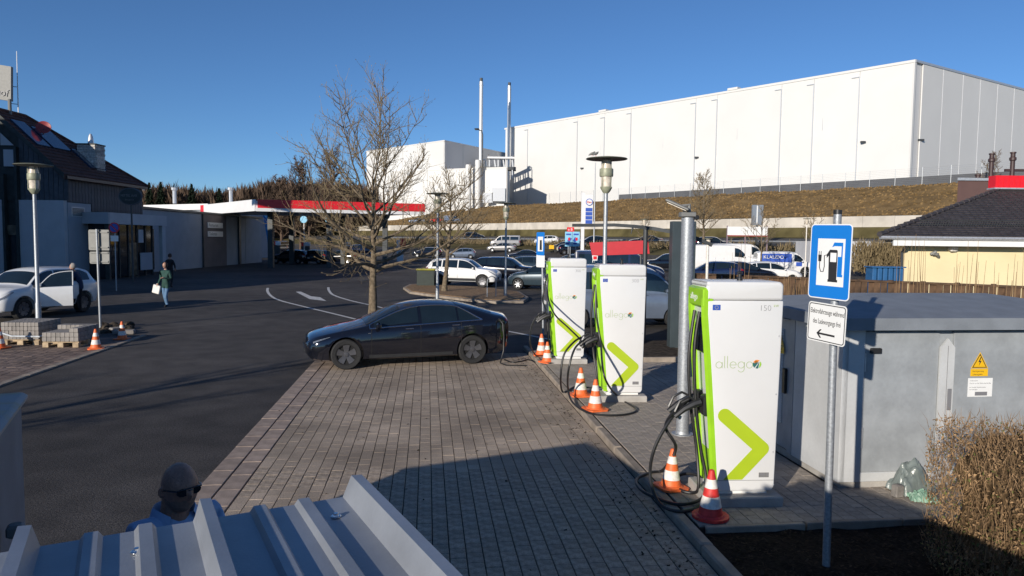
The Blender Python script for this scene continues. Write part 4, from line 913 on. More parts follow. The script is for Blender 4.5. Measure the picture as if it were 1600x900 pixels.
def make_car(name, style, paint, rimkey='silver', cladding=False, roofm=None, chrome=False, spokes=7, plate=True, det=True):
    p = SP[style] if isinstance(style, str) else style; L = p['L']; h = L / 2; h = max(x for x, _ in p['zt'])
    t = thing(name)
    n = 56; xs = [h * (2 * i / n - 1) for i in range(n + 1)]; xs = [h * math.sin(math.pi / 2 * (x / h)) * .35 + x * .65 for x in xs]
    mb = MB(); vs = []; k = None
    for x in xs:
        s = sect(p, x); ring = [Vector((x, y, z)) for y, z in s] + [Vector((x, -y, z)) for y, z in s[-2:0:-1]]; k = len(ring); vs += ring
    fs = [(i * k + j, i * k + (j + 1) % k, (i + 1) * k + (j + 1) % k, (i + 1) * k + j) for i in range(n) for j in range(k)]
    fs += [tuple(range(k - 1, -1, -1)), tuple(n * k + j for j in range(k))]
    me = bpy.data.meshes.new('body'); me.from_pydata([tuple(v) for v in vs], [], fs); me.materials.append(paint); me.materials.append(M['arch_dark'])
    r = p['wr_']; wm = max(v for _, v in p['w']); cut = MB()
    for ax in p['ax']:
        for sd_ in (1, -1):
            y0, y1 = sd_ * (wm - .27), sd_ * (wm + .1); cut.cyl((ax, min(y0, y1), r + .01), (ax, max(y0, y1), r + .01), r * 1.13, r * 1.13, 28)
    cm = bpy.data.meshes.new('c'); cm.from_pydata(cut.v, [], cut.f); cm.materials.append(M['arch_dark'])
    bm = bmesh.new(); bm.from_mesh(me); bmesh.ops.recalc_face_normals(bm, faces=bm.faces); bm.to_mesh(me); bm.free()
    bm = bmesh.new(); bm.from_mesh(cm); bmesh.ops.recalc_face_normals(bm, faces=bm.faces); bm.to_mesh(cm); bm.free()
    bo = bool_cut(me, cm); bo.name = 'body'
    bo.shade_smooth(); bo.set_sharp_from_angle(angle=rad(32)); bo.materials.clear(); bo.materials.append(paint); bo.materials.append(M['arch_dark'])
    link('body', bo, t)
    tm, rm = wheel_meshes(r, .215, spokes, rimkey)
    for ax in p['ax']:
        for sd_ in (1, -1):
            w_ = thing('wheel', (ax, sd_ * (wm - .115), r)); w_.parent = t; w_.rotation_euler = (0, 0, 0 if sd_ > 0 else math.pi)
            link('tyre', tm, w_); link('rim', rm, w_)
    G_ = M['glass_car']
    # windscreen and rear window, over the top of the section (s: 15 is the centre line)
    def top(x0, x1, name_, m_, edge=.9, nx=8, off=.006):
        mb = MB(); rows = []
        for i in range(nx + 1):
            x = lerp(x0, x1, i / nx); q = sect(p, x); wr = q[10][0]; zt = q[-1][1]; c = zt - q[10][1]
            rows.append([Vector((x, wr * e_, zt - c * abs(e_) ** 2.6 + off)) for e_ in [edge * (j / 6 - 1) for j in range(13)]])
        vs = [v for r_ in rows for v in r_]; mb.add(vs, [(i * 13 + j, (i + 1) * 13 + j, (i + 1) * 13 + j + 1, i * 13 + j + 1) for i in range(nx) for j in range(12)])
        return mb.build(name_, m_, t, True)
    top(p['ws'][0], p['ws'][1], 'windscreen', G_)
    if p['L'] < 4.95 or style == 'camper' or style == 'van': top(p['rs'][0], p['rs'][1], 'rear_window', G_, .88)
    if roofm: top(p['ws'][1] - .06, p['rs'][0] + .06, 'roof_panel', roofm, .88)
    for (a, b, b0, b1, ta, tb) in p['sw']:
        for sd_ in (1, -1):
            xs_ = [lerp(a, b, i / 10) for i in range(11)]
            def ssf(x, a=a, b=b, b0=b0, b1=b1, ta=ta, tb=tb):
                u = (x - a) / (b - a); lo = b0; hi = b1 - (tb * (max(0, u - .35) / .65) ** 1.6 if tb > .1 else 0) ; hi = max(hi, lo + .04)
                return [7 + 3 * lerp(lo, hi, j / 4) for j in range(5)]
            patch(p, xs_, ssf, sd_, .007).build('window', G_, t, True)
            if chrome: pass
    if chrome:
        for sd_ in (1, -1):
            A_, B_ = p['sw'][0][0] + .10, p['sw'][-1][1] - .09
            lo = [SF(p, lerp(A_, B_, i / 24), 7.12, sd_) + Vector((0, sd_ * .010, 0)) for i in range(25)]
            up = []
            for i in range(25):
                x = lerp(A_, B_, i / 24); u = 9.95
                if x < -1.0: u = 9.95 - 2.75 * ((-1.0 - x) / (-1.0 - B_)) ** 1.6
                up.append(SF(p, x, u, sd_) + Vector((0, sd_ * .008, .004)))
            mb = MB(); mb.tube(lo + up[::-1] + [lo[0]], .015, 5); mb.build('chrome_trim', M['chrome'], t, True)
    for sd_ in (1, -1):
        hl = p['hl']; patch(p, [lerp(hl[0], hl[1], i / 6) for i in range(7)], lambda x: [lerp(hl[2] + .8 * (hl[0] - x) / (hl[0] - hl[1]), hl[3], j / 3) for j in range(4)], sd_, .008).build('headlight', M['lens_clear'], t, True)
        tl = p['tl']; patch(p, [lerp(tl[0], tl[1], i / 5) for i in range(6)], [lerp(tl[2], tl[3], j / 4) for j in range(5)], sd_, .008).build('taillight', M['lens_red'], t, True)
        if det:
            for dx in p['door']:
                patch(p, [dx - .006, dx + .006], [2.6 + .44 * j for j in range(11)], sd_, .0035).build('door_seam', M['arch_dark'], t)
            for dx in p['door'][:2]:
                q = SF(p, dx - .85 if dx > .3 else dx - .82, 5.7, sd_); mb = MB(); mb.box(q + Vector((0, sd_ * .012, 0)), (.19, .03, .022), None, 0, .008); mb.build('door_handle', M['chrome'] if chrome else paint, t, True)
        q = SF(p, p['sw'][0][0] - .10, 7.5, sd_); mb = MB(); mb.box(q + Vector((.02, sd_ * .12, .035)), (.10, .20, .14), None, 0, .04); mb.box(q + Vector((.03, sd_ * .04, -.02)), (.05, .12, .03)); mb.build('mirror', paint, t, True)
        if cladding:
            for ax in p['ax']:
                mb = MB(); pts = []
                for i in range(13):
                    a_ = math.pi * i / 12; x = ax + r * 1.2 * math.cos(a_); z = r + .01 + r * 1.2 * math.sin(a_); pts.append((x, z))
                rows = []
                for i, (x, z) in enumerate(pts):
                    a_ = math.pi * i / 12; q2 = (ax + r * 1.11 * math.cos(a_), r + .01 + r * 1.11 * math.sin(a_))
                    w_ = interp(p['w'], x); rows += [(x, sd_ * (w_ + .004), z), (q2[0], sd_ * (w_ + .012), q2[1])]
                mb.add(rows, [(2 * i, 2 * i + 1, 2 * i + 3, 2 * i + 2) for i in range(12)]); mb.build('arch_trim', M['trim_dark'], t)
            patch(p, [lerp(p['ax'][0] - r * 1.2, p['ax'][1] + r * 1.2, i / 8) for i in range(9)], [1.9, 2.5, 3.15], sd_, .010).build('sill_trim', M['trim_dark'], t)
    zt_ = interp(p['zb'], h) ; z0_ = interp(p['z0'], h)
    mb = MB(); mb.box((h - .005, 0, lerp(z0_, zt_, .35)), (.05, interp(p['w'], h - .03) * 1.5, (zt_ - z0_) * .5), None, 0, .02); mb.build('grille', M['trim_dark'], t, True)
    if plate:
        mb = MB(); mb.box((h + .028, 0, lerp(z0_, zt_, .3)), (.012, .50, .11)); mb.build('number_plate', M['plate_white'], t)
        mb = MB(); mb.box((-h - .012, 0, .75 if L > 4.9 else .62), (.012, .50, .11)); mb.build('number_plate', M['plate_white'], t)
    return t
PAINT_N = ['paint_black']
def yaw_to(a, b): return math.atan2(b.y - a.y, b.x - a.x)
# ---------------- the black electric fastback in the bay
ec = make_car('parked_car', 'fastback', M['paint_black'], 'dark', chrome=True, spokes=5, plate=False)
tag(ec, 'black electric fastback charging at the head of the block-paved bay', 'car')
g1 = G(543, 577, .015); g2 = G(735, 568, .015)      # near-side tyre contacts (front is on the left)
d = (g1 - g2); d.z = 0; yw = math.atan2(d.y, d.x); u = d.normalized(); nrm_ = Vector((u.y, -u.x, 0))
if nrm_.y > 0: nrm_ = -nrm_
mid = (g1 + g2) / 2 - u * ((1.50 - 1.375) / 2) - nrm_ * (.80)
k_ = d.length / 2.875
ec.location = (mid.x, mid.y, UP + .004); ec.rotation_euler = (0, 0, yw); ec.scale = (.96,) * 3
print('EV', ec.location, math.degrees(yw), 'scale check', k_)
mb = MB(); q = SF(SP['fastback'], -2.02, 5.9, 1); mb.box(q + Vector((0, .05, .02)), (.05, .1, .06), None, 0, .01); mb.tube([q + Vector((0, .1, .02)), q + Vector((-.04, .19, -.06)), q + Vector((-.06, .22, -.35)), q + Vector((-.06, .2, -.7)), Vector((-1.98, 1.12, .03)), Vector((-2.05, 1.35, .012)), Vector((-2.5, 1.5, .012))], .017, 7)
for sd_ in (1, -1):
    q = SF(SP['fastback'], 1.0, 5.2, sd_); b_ = MB(); b_.box(q + Vector((0, sd_ * .008, 0)), (.06, .01, .022), None, 0, .004); b_.build('side_camera', M['chrome'], ec)
    b_ = MB(); patch(SP['fastback'], [1.0 - 1.9 * i / 8 for i in range(9)], [1.6, 2.1, 2.6], sd_, .005).build('sill_trim', M['trim_dark'], ec)
cbl = mb.build('charging_cable', M['rubber'], None, True); cbl.location = ec.location; cbl.rotation_euler = ec.rotation_euler; cbl.scale = ec.scale
tag(cbl, 'black charging cable hanging from the rear quarter of the black electric car', 'cable')
# ---------------- prototypes of the parked vehicles, then copies
protos = {}
def car(style, paint, px, py, yaw, label, group=None, rimkey='silver', clad=False, cat='car', name='parked_car', z=None, scale=1.0, depth=None, sunk=0):
    key = (style, rimkey, clad)
    if key not in protos:
        t = make_car(name, style, M['paint_white'], rimkey, clad); protos[key] = proto_kids(t); first = True
    else: first = False
    if depth: loc = P(px, py, depth)
    else: loc = G(px, py)
    loc.z = (z if z is not None else max(0, hd(dof(loc.x, loc.y)))) + .01
    sn = protos[key]
    if first:
        t = sn[0]; t.location = loc; t.rotation_euler = (0, 0, rad(yaw))
        def sw(o):
            for s_ in o.material_slots:
                if s_.material == M['paint_white'] and paint != 'paint_white': s_.link = 'OBJECT'; s_.material = M[paint]
            for c in o.children: sw(c)
        sw(t)
    else:
        # the snapshot's own first use may be recoloured: colour every copy explicitly
        t = copy_tree2(sn, loc, rad(yaw), paint)
    t.name = name; tag(t, label, cat, group); t.scale = (scale,) * 3
    return t
def copy_tree2(sn, loc, rz, paint):
    def rec(s_, parent):
        o, ch = s_; c = o.copy(); COL.objects.link(c); c.parent = parent
        if c.type == 'MESH':
            for i, sl in enumerate(c.material_slots):
                base = c.data.materials[i]
                if base == M['paint_white']: sl.link = 'OBJECT'; sl.material = M[paint]
        for q in ch: rec(q, c)
        return c
    c = rec(sn, None); c.location = loc; c.rotation_euler = (0, 0, rz); return c
GR = 'cars parked around the yard'
# left: white SUV with open door (faces the camera, nose to the lower left)
suv = car('suv', 'paint_white', 62, 486, 180 + 38, 'white SUV with its driver door open, parked behind the paver pallets', None, 'dark', True)
q_ = G(38, 500); suv.location = (q_.x - .66, q_.y + 1.45, .01); suv.rotation_euler = (0, 0, rad(262))
# middle row beyond the island
car('suv', 'paint_white', 724, 447, -12, 'white SUV with black wheel arch trim parked behind the young tree', GR, 'dark', True)
car('suv', 'paint_black', 790, 441, -14, 'black SUV parked right beside the white one with arch trim', GR)
car('hatch', 'paint_petrol', 850, 452, 160, 'dark petrol-blue hatchback with bright silver wheels next to the blue charging sign', GR)
car('hatch', 'paint_petrol', 836, 430, 0, 'dark hatchback half hidden between the black SUV and the petrol-blue hatchback', GR)
car('sedan', 'paint_silver', 784, 402, 172, 'silver saloon parked alone in the far row, behind the lamp post', GR)
car('hatch', 'paint_white', 854, 402, 172, 'white compact car right of the blue charging sign in the far row', GR)
car('hatch', 'paint_black', 893, 407, 10, 'black car under the blue and red advertising boards', GR)
car('hatch', 'paint_black', 925, 405, 190, 'black car in the far row just left of the red board', GR)
car('hatch', 'paint_red', 683, 390, 180, 'red car parked in the far row left of the young tree', GR)
car('sedan', 'paint_bluegrey', 652, 389, 178, 'grey-blue saloon parked left of the red car in the far row', GR)
car('smallvan', 'paint_bluegrey', 706, 391, 0, 'blue-grey small van behind the dark lamp post in the far row', GR)
car('hatch', 'paint_black', 741, 396, 8, 'black hatchback between the small van and the silver saloon', GR)
car('suv', 'paint_black', 630, 384, 8, 'black SUV seen behind the white price pillar', GR)
car('sedan', 'paint_black', 818, 408, 176, 'black saloon between the silver saloon and the white compact car in the far row', GR)
car('hatch', 'paint_bluegrey', 722, 404, 178, 'blue-grey hatchback in front of the small van, left of the silver saloon', GR)
car('estate', 'paint_black', 668, 402, 176, 'black estate car parked just below the red car in the far row', GR)
car('sedan', 'paint_petrol', 903, 422, -6, 'dark petrol saloon partly behind the farthest column, below the blue bin', GR)
car('suv', 'paint_black', 1043, 424, 174, 'black SUV between the navy van and the dark pylon', GR)
car('hatch', 'paint_silver', 1085, 415, 176, 'silver hatchback just right of the pylon in front of the slope', GR)
# under the canopy
car('hatch', 'paint_petrol', 488, 412, 165, 'dark car waiting in the shade under the canopy, left of the tree trunk', GR)
car('hatch', 'paint_black', 455, 412, 168, 'dark hatchback beside the fuel pumps, just right of the blue flag', GR)
car('sedan', 'paint_black', 530, 412, 170, 'black saloon with bright headlights in the shade just left of the tree trunk', GR)
car('camper', 'paint_navy', 440, 398, 80, 'dark van seen from behind under the left end of the canopy', GR, cat='van', name='parked_van')
car('suv', 'paint_navy', 566, 398, 15, 'dark blue SUV under the canopy behind the tree trunk', GR)
# right: vans and cars behind the chargers
GV = 'vans parked in the right hand row'
nv = car('camper', 'paint_navy', 966, 447, -8, 'dark navy van behind the red board', GV, cat='van', name='parked_van')
gv = car('van', 'paint_bluegrey', 968, 508, 4, 'light grey-blue van just behind the middle charging column', GV, 'dark', cat='van', name='parked_van')
wb = car('bigvan', 'paint_white', 1130, 429, -4, 'white box van with boxy body, right of the dark steel pylon', GV, cat='van', name='parked_van')
car('bigvan', 'paint_white', 1158, 424, -4, 'tall white van behind the white box van', GV, cat='van', name='parked_van')
vb = car('smallvan', 'paint_white', 1224, 431, -6, 'small white van with a dark blue band and lettering on its side', GV, cat='van', name='parked_van', scale=1.12)
car('hatch', 'paint_navy', 1112, 443, 172, 'dark blue hatchback directly left of the black estate car', GR)
car('estate', 'paint_black', 1158, 443, -4, 'black estate car in front of the white vans', GR)
car('hatch', 'paint_white', 1202, 443, -6, 'white hatchback just left of the wooden palisade', GR, 'dark')
car('hatch', 'paint_petrol', 1290, 422, 170, 'dark car half hidden behind the small white van and the blue sign', GR)
car('sedan', 'paint_black', 1008, 408, 175, 'black car behind the red board, above the navy van', GR)
# upper road
dk = SD(16, -10); p = P(1115, 377, 88); q = car('suv', 'paint_black', 1115, 377, -18, 'black SUV parked on the upper road before the concrete wall', None, 'silver', False, depth=87)
q = car('van', 'paint_silver', 790, 362, 175, 'grey van on the upper road left of the fuel brand totem', None, cat='van', name='parked_van', depth=118)
q = car('hatch', 'paint_black', 882, 368, 175, 'black car with trailer on the grass slope left of the totem', None, depth=103)
# blue band with lettering on the small van
lt_ = MB(); sp = SP['smallvan']
patch(sp, [lerp(.35, -1.9, i / 8) for i in range(9)], [6.8, 7.5, 8.5, 9.6], -1, .006).build('blue_band', M['eu_blue'], vb)
y_ = -(max(v for _, v in sp['w']) - .02)
text_mesh('lettering', 'KLAUDO', .36, M['sign_white'], vb, Matrix.Translation((-1.7, y_ - .03, 1.28)) @ Euler((rad(80), 0, 0)).to_matrix().to_4x4())
mb = MB(); mb.box((.85, y_ - .03, .9), (.42, .01, .3)); mb.build('blue_patch', M['eu_blue'], vb)
# number of things on the navy van side
text_mesh('lettering', 'mobile', .34, M['sign_white'], nv, Matrix.Translation((-1.6, -1.03, 1.45)) @ Euler((rad(86), 0, 0)).to_matrix().to_4x4())
# trailer behind the black car
tr = thing('trailer', (0, 0, 0), 0, 'small dark open trailer with an orange lamp beside the black car on the slope', 'trailer'); p = P(868, 370, 103); p.z = max(0, hd(dof(p.x, p.y))); tr.location = p
mb = MB(); mb.bb((-1.6, -.8, .5), (1.4, .8, 1.0)); mb.build('bed', M['trim_dark'], tr)
mb = MB(); mb.lathe([(.3, -.1), (.3, .1)], (0, -.85, .3), 12, 0, 'Y'); mb.lathe([(.3, -.1), (.3, .1)], (0, .85, .3), 12, 0, 'Y'); mb.build('wheel', M['tyre'], tr)
mb = MB(); mb.box((-.6, -.83, .8), (.7, .05, .55)); mb.build('lamp_panel', M['warn_yellow'], tr)
# open door of the SUV: hinged at the front, swung outwards
ps = SP['suv']; A_ = .98; B_ = -.115; side = 1
dr_ = thing('open_door'); dr_.parent = suv; hx = SF(ps, A_, 4, side); dr_.location = (A_, hx.y, 0); dr_.rotation_euler = (0, 0, -rad(48) if side < 0 else -rad(52))
mb = MB(); n = 10; rows = []
pts = []
for i in range(n + 1):
    x = lerp(A_, B_, i / n); row = [SF(ps, x, s_, side) - Vector((A_, hx.y, 0)) for s_ in (2.4, 3.2, 4, 5, 6, 7)]; pts.append(row)
vs = [v for r_ in pts for v in r_]; fs = [(i * 6 + j, i * 6 + j + 1, (i + 1) * 6 + j + 1, (i + 1) * 6 + j) for i in range(n) for j in range(5)]
vs2 = [v - Vector((0, .09 * side, 0)) for v in vs]; m_ = len(vs)
mb.add(vs + vs2, fs + [tuple(q + m_ for q in f[::-1]) for f in fs]); 
edge_ = [0 * 6 + j for j in range(6)]; 
for a, b in zip(edge_[:-1], edge_[1:]): mb.f.append((a, b, b + m_, a + m_)); mb.m.append(0)
e2 = [n * 6 + j for j in range(6)]
for a, b in zip(e2[:-1], e2[1:]): mb.f.append((b, a, a + m_, b + m_)); mb.m.append(0)
mb.build('door_panel', M['paint_white'], dr_, True)
mb = MB(); low = [SF(ps, lerp(A_ - .1, B_, i / 8), 7.1, side) for i in range(9)]; upr = [SF(ps, lerp(A_ - .1, B_, i / 8), 7 + 3 * min(.93, .25 + 2.2 * i / 8), side) for i in range(9)]
hv = Vector((A_, hx.y, 0)); mb.add([q - hv for q in low] + [q - hv for q in upr], [(i, i + 1, 10 + i, 9 + i) for i in range(8)]); mb.build('window', M['glass_car'], dr_, True)
mb = MB(); mb.tube([q - hv for q in upr], .018, 5); mb.tube([upr[-1] - hv, low[-1] - hv], .018, 5); mb.build('window_frame', M['paint_white'], dr_)
# ================================================================ charging columns
# local frame: x along the broad white side (rear at +x), -y towards the camera, front (green) faces -x
def stroke_letters():
    a = lambda cx, cy, r, a0, a1, n=22: [(cx + r * math.cos(rad(lerp(a0, a1, i / n))), cy + r * math.sin(rad(lerp(a0, a1, i / n)))) for i in range(n + 1)]
    S = []; x = 0; r = .24
    S += [a(x + r, r, r, 0, 360)[:], [(x + 2 * r, 2 * r * .95), (x + 2 * r, 0)]]; x += .66
    S += [[(x, .92), (x, .08), (x + .05, 0)]]; x += .22
    S += [[(x, .92), (x, .08), (x + .05, 0)]]; x += .20
    S += [a(x + r, r, r, 0, 318), [(x - .02, r), (x + 2 * r, r)]]; x += .62
    S += [a(x + r, r, r, 0, 360), [(x + 2 * r, 2 * r * .95), (x + 2 * r, -.06)] + a(x + r, -.06, r, 0, -155)]; x += .64
    S += [a(x + r, r, r, 0, 360)]; x += .60
    return S, x
LS, LW = stroke_letters()
def logo(parent, x, z, H, y=-.0):         # on the plane y, reading along +x
    T = Matrix(((1, 0, 0, x), (0, 0, -1, y), (0, 1, 0, z), (0, 0, 0, 1)))
    mb = MB()
    for s in LS: mb.ribbon([(a * H, b * H) for a, b in s], .038 * H, 0, .0015, 0, T)
    mb.build('logo_lettering', M['logo_green'], parent)
    cx, cy, r = (LW + .22) * H, .30 * H, .33 * H
    def clipc(pts): return pts
    def band(a0, a1, m, name, b0, b1):
        pts = [(cx + r * math.cos(rad(lerp(a0, a1, i / 12))), cy + r * math.sin(rad(lerp(a0, a1, i / 12)))) for i in range(13)]
        mb = MB(); mb.prism(pts + [b1, b0] if b1 else pts + [b0], 0, .0018, 0, T); mb.build(name, M[m], parent)
    e = (cx - .25 * r, cy - .95 * r)
    band(52, 155, 'logo_orange', 'logo_orange_field', (cx - .75 * r, cy + .1 * r), (cx + .3 * r, cy + .55 * r))
    band(160, 235, 'logo_dark', 'logo_dark_field', (cx + .35 * r, cy + .42 * r), None)
    band(-110, -72, 'logo_dark', 'logo_dark_field', (cx + .55 * r, cy + .55 * r), None)
    band(-62, 38, 'logo_lime', 'logo_green_field', (cx + .68 * r, cy + .45 * r), None)
def make_charger(power, label, first=False):
    t = thing('charging_column'); tag(t, label, 'charging station', 'rapid charging columns along the kerb')
    W, D, H0, H1 = .84, .50, .14, 2.30          # side width at the top, thickness, body height range
    zA = 2.11                                       # seam of the top hood
    # side outline (x,z): front leans out at the top
    fx = lambda z: -.42 + .155 * (1 - min(1, max(0, (z - H0) / (1.95 - H0)))) ** .9
    rx = lambda z: .42 - .035 * (1 - (z - H0) / (H1 - H0))
    def outline(z0, z1, rt, rb, fin=0.0):
        pts = []
        n = 14
        for i in range(n + 1): z = lerp(z0 + (rb if rb else 0), z1 - (rt if rt else 0), i / n); pts.append((rx(z), z))
        if rt:
            for i in range(1, 7): a = math.pi / 2 * i / 6; pts.append((rx(z1) - rt + rt * math.cos(a), z1 - rt + rt * math.sin(a)))
            for i in range(0, 5): a = math.pi / 2 * i / 4; pts.append((fx(z1) + fin + rt * .55 - rt * .55 * math.sin(a), z1 - rt * .55 + rt * .55 * math.cos(a)))
        for i in range(n + 1): z = lerp(z1 - (rt * .55 if rt else 0), z0 + (rb if rb else 0), i / n); pts.append((fx(z) + fin, z))
        if rb:
            for i in range(1, 5): a = math.pi / 2 * i / 4; pts.append((fx(z0) + fin + rb - rb * math.cos(a), z0 + rb - rb * math.sin(a)))
            for i in range(1, 5): a = math.pi / 2 * i / 4; pts.append((rx(z0) - rb + rb * math.sin(a), z0 + rb - rb * math.cos(a)))
        return pts
    TY = Matrix(((1, 0, 0, 0), (0, 0, 1, 0), (0, 1, 0, 0), (0, 0, 0, 1)))
    def slab(name, pts, y0, y1, m, bev=.012):
        mb = MB(); mb.prism(pts, y0, y1, 0, TY); me = bpy.data.meshes.new(name); me.from_pydata(mb.v, [], mb.f)
        bm = bmesh.new(); bm.from_mesh(me); bmesh.ops.recalc_face_normals(bm, faces=bm.faces)
        if bev:
            ed = [e for e in bm.edges if len(e.link_faces) == 2 and e.calc_face_angle(0) > .9]
            bmesh.ops.bevel(bm, geom=ed, offset=bev, segments=3, profile=.5, affect='EDGES')
        bm.to_mesh(me); bm.free(); me.materials.append(m); me.shade_smooth(); me.set_sharp_from_angle(angle=rad(50)); return link(name, me, t)
    slab('housing', outline(H0, zA - .004, 0, .06, .055), -D / 2, D / 2, M['charger_white'])
    slab('hood', outline(zA, H1, .055, 0, .04), -D / 2 - .001, D / 2 + .001, M['charger_white'], .028)
    # bottom white skirt seam
    mb = MB(); mb.bb((fx(.3) + .02, -D / 2 - .0035, .253), (rx(.3) - .01, -D / 2 + .01, .257)); mb.build('seam', M['ink_grey'], t)
    # green front frame: two leaning cheeks, top cap and ribbed back panel
    n = 18
    for s in (-1, 1):
        mb = MB(); rows = []
        for i in range(n + 1):
            z = lerp(H0 + .03, 2.24, i / n); f = fx(z); e = .055; top = max(0, (z - 2.1) / .14)
            rows += [(f + .02 + .05 * top ** 2, s * (D / 2 - .002), z), (f + .0 + .05 * top ** 2, s * (D / 2 - .035), z), (f + .012 + .05 * top ** 2, s * (D / 2 - .075), z), (f + .10, s * (D / 2 - .085), z), (f + .10, s * (D / 2 - .002), z)]
        mb.add(rows, [(i * 5 + j, i * 5 + (j + 1) % 5, (i + 1) * 5 + (j + 1) % 5, (i + 1) * 5 + j) for i in range(n) for j in range(5)]); mb.build('green_cheek', M['charger_green'], t, True)
    mb = MB(); mb.bb((-.415, -D / 2 + .004, 2.03), (-.30, D / 2 - .004, 2.235), 0, .02); mb.build('green_cap', M['charger_green'], t, True)
    text_mesh('small_print', 'allego', .10, M['sign_white'], t, Matrix(((0, 0, -1, -.417), (-1, 0, 0, .16), (0, 1, 0, 2.10), (0, 0, 0, 1))))
    mb = MB()
    for i in range(44):
        z = .22 + i * .041; f = fx(z) + .105; mb.bb((f, -D / 2 + .08, z), (f + .05, D / 2 - .08, z + .026))
    mb.bb((-.24, -D / 2 + .06, H0 + .02), (-.20, D / 2 - .06, 2.05)); mb.build('grille_slat', M['charger_green'], t)
    mb = MB(); mb.bb((-.36, -.11, 1.55), (-.30, .11, 1.95), 0, .01); mb.build('display', M['glass_dark'], t)
    # holsters with plugs
    hz_ = 1.02
    for k, s in enumerate((-1, 1)):
        y = s * .115; f = fx(hz_)
        mb = MB(); mb.bb((f - .02, y - .07, hz_ - .12), (f + .16, y + .07, hz_ + .10), 0, .02); hs_ = mb.build('holster', M['black_plastic'], t, True)
        mb = MB(); mb.tube([(f - .03, y, hz_ + .02), (f - .10, y, hz_), (f - .20, y, hz_ - .05), (f - .30, y, hz_ - .13)], [.045, .04, .034, .028], 8)
        mb.tube([(f - .06, y, hz_ + .03), (f - .16, y, hz_ + .075), (f - .25, y, hz_ + .03), (f - .30, y, hz_ - .08)], .014, 6); mb.build('plug', M['black_plastic'], t, True)
    for z in (.55, 1.15, 1.75):                          # door screws and lock on the rear edge
        mb = MB(); mb.lathe([(.008, -.001), (.008, .003)], (rx(z) - .03, -D / 2 - .002, z), 8, 0, 'Y'); mb.build('screw', M['steel'], t)
    # plinth and concrete base
    mb = MB(); mb.bb((-.21, -.20, .10), (.33, .20, .145)); mb.build('plinth', M['sign_white'], t)
    mb = MB(); mb.bb((-.33, -.32, -.04), (.46, .34, .10), 0, .012); mb.build('concrete_base', M['concrete'], t)
    mb = MB(); mb.lathe([(.03, 0), (.03, .03), (.018, .035), (.018, .075)], (0.05, 0, H1), 10); mb.box((.05, 0, H1 + .08), (.05, .05, .03), None, 0, .01); mb.build('antenna', M['black_plastic'], t, True)
    # printing on the white side facing the camera
    yf = -D / 2 - .001
    logo(t, -.265, 1.42, .135, yf)
    T = Matrix(((1, 0, 0, 0), (0, 0, -1, yf), (0, 1, 0, 0), (0, 0, 0, 1)))
    # chevron arrow
    A, B, C = Vector((-.155, .93)), Vector((.245, .585)), Vector((-.055, .26)); wd = .145
    d1 = (B - A).normalized(); n1 = Vector((-d1.y, d1.x)); d2 = (C - B).normalized(); n2 = Vector((-d2.y, d2.x))
    pts = []
    a0 = math.atan2(n1.y, n1.x)
    for i in range(13): a = a0 + math.pi * i / 12; pts.append(A + Vector((math.cos(a), math.sin(a))) * wd / 2)
    # inner corner then lower bar cut flat at the bottom, then outer rounded corner
    inner = None
    def isect(p, d, q, e):
        det = d.x * -e.y + e.x * d.y; s_ = ((q.x - p.x) * -e.y + e.x * (q.y - p.y)) / det; return p + d * s_
    pts.append(isect(A - n1 * wd / 2, d1, B - n2 * wd / 2, d2))
    for off_ in (-1, 1):
        p_ = B + n2 * wd / 2 * off_; k = (.262 - p_.y) / d2.y; pts.append(p_ + d2 * k)
    b0 = math.atan2(n2.y, n2.x); b1 = math.atan2(n1.y, n1.x)
    if b1 < b0: b1 += 2 * math.pi
    if b1 - b0 > math.pi: b0 += 2 * math.pi
    for i in range(9): a = lerp(b0, b1, i / 8); pts.append(B + Vector((math.cos(a), math.sin(a))) * wd / 2)
    mb = MB(); mb.prism([tuple(p) for p in pts], 0, .0015, 0, T); mb.build('arrow_print', M['arrow_green'], t)
    mb = MB(); mb.prism([(-.315, 2.01), (-.235, 2.01), (-.235, 2.065), (-.315, 2.065)], 0, .0015, 0, T); fl = mb.build('flag_print', M['eu_blue'], t)
    mb = MB()
    for k in range(12): a = 2 * math.pi * k / 12; c_ = (-.275 + .0165 * math.cos(a), 2.0375 + .0165 * math.sin(a)); mb.prism([(c_[0] + .003 * math.cos(q), c_[1] + .003 * math.sin(q)) for q in (0, 1.57, 3.14, 4.71)], 0, .002, 0, T)
    mb.build('stars', M['star_yellow'], fl)
    text_mesh('power_rating', power, .085, M['ink_grey'], t, T @ Matrix.Translation((.165, 2.005, 0)), 'LEFT', off=-.002)
    text_mesh('power_rating', 'kW', .035, M['logo_green'], t, T @ Matrix.Translation((.315, 2.045, 0)), 'LEFT')
    mb = MB(); mb.prism([(.22, .285), (.325, .285), (.325, .335), (.22, .335)], 0, .0012, 0, T); lb = mb.build('type_label', M['sign_back'], t)
    mb = MB(); mb.prism([(.30, .292), (.32, .292), (.32, .33), (.30, .33)], 0, .0018, 0, T); mb.prism([(.228, .29), (.285, .29), (.285, .299), (.228, .299)], 0, .0018, 0, T); mb.prism([(.228, .305), (.285, .305), (.285, .33), (.228, .33)], 0, .0018, 0, T); mb.build('small_print', M['ink_grey'], lb)
    return t
YA = rad(3.5)
def chloc(px_right, py, h):               # right bottom corner of the white face -> origin
    p = G(px_right, py, h); c, s = math.cos(YA), math.sin(YA); l = Vector((.385, -.25, 0)); return Vector((p.x - (c * l.x - s * l.y), p.y - (s * l.x + c * l.y), PH))
CH = []
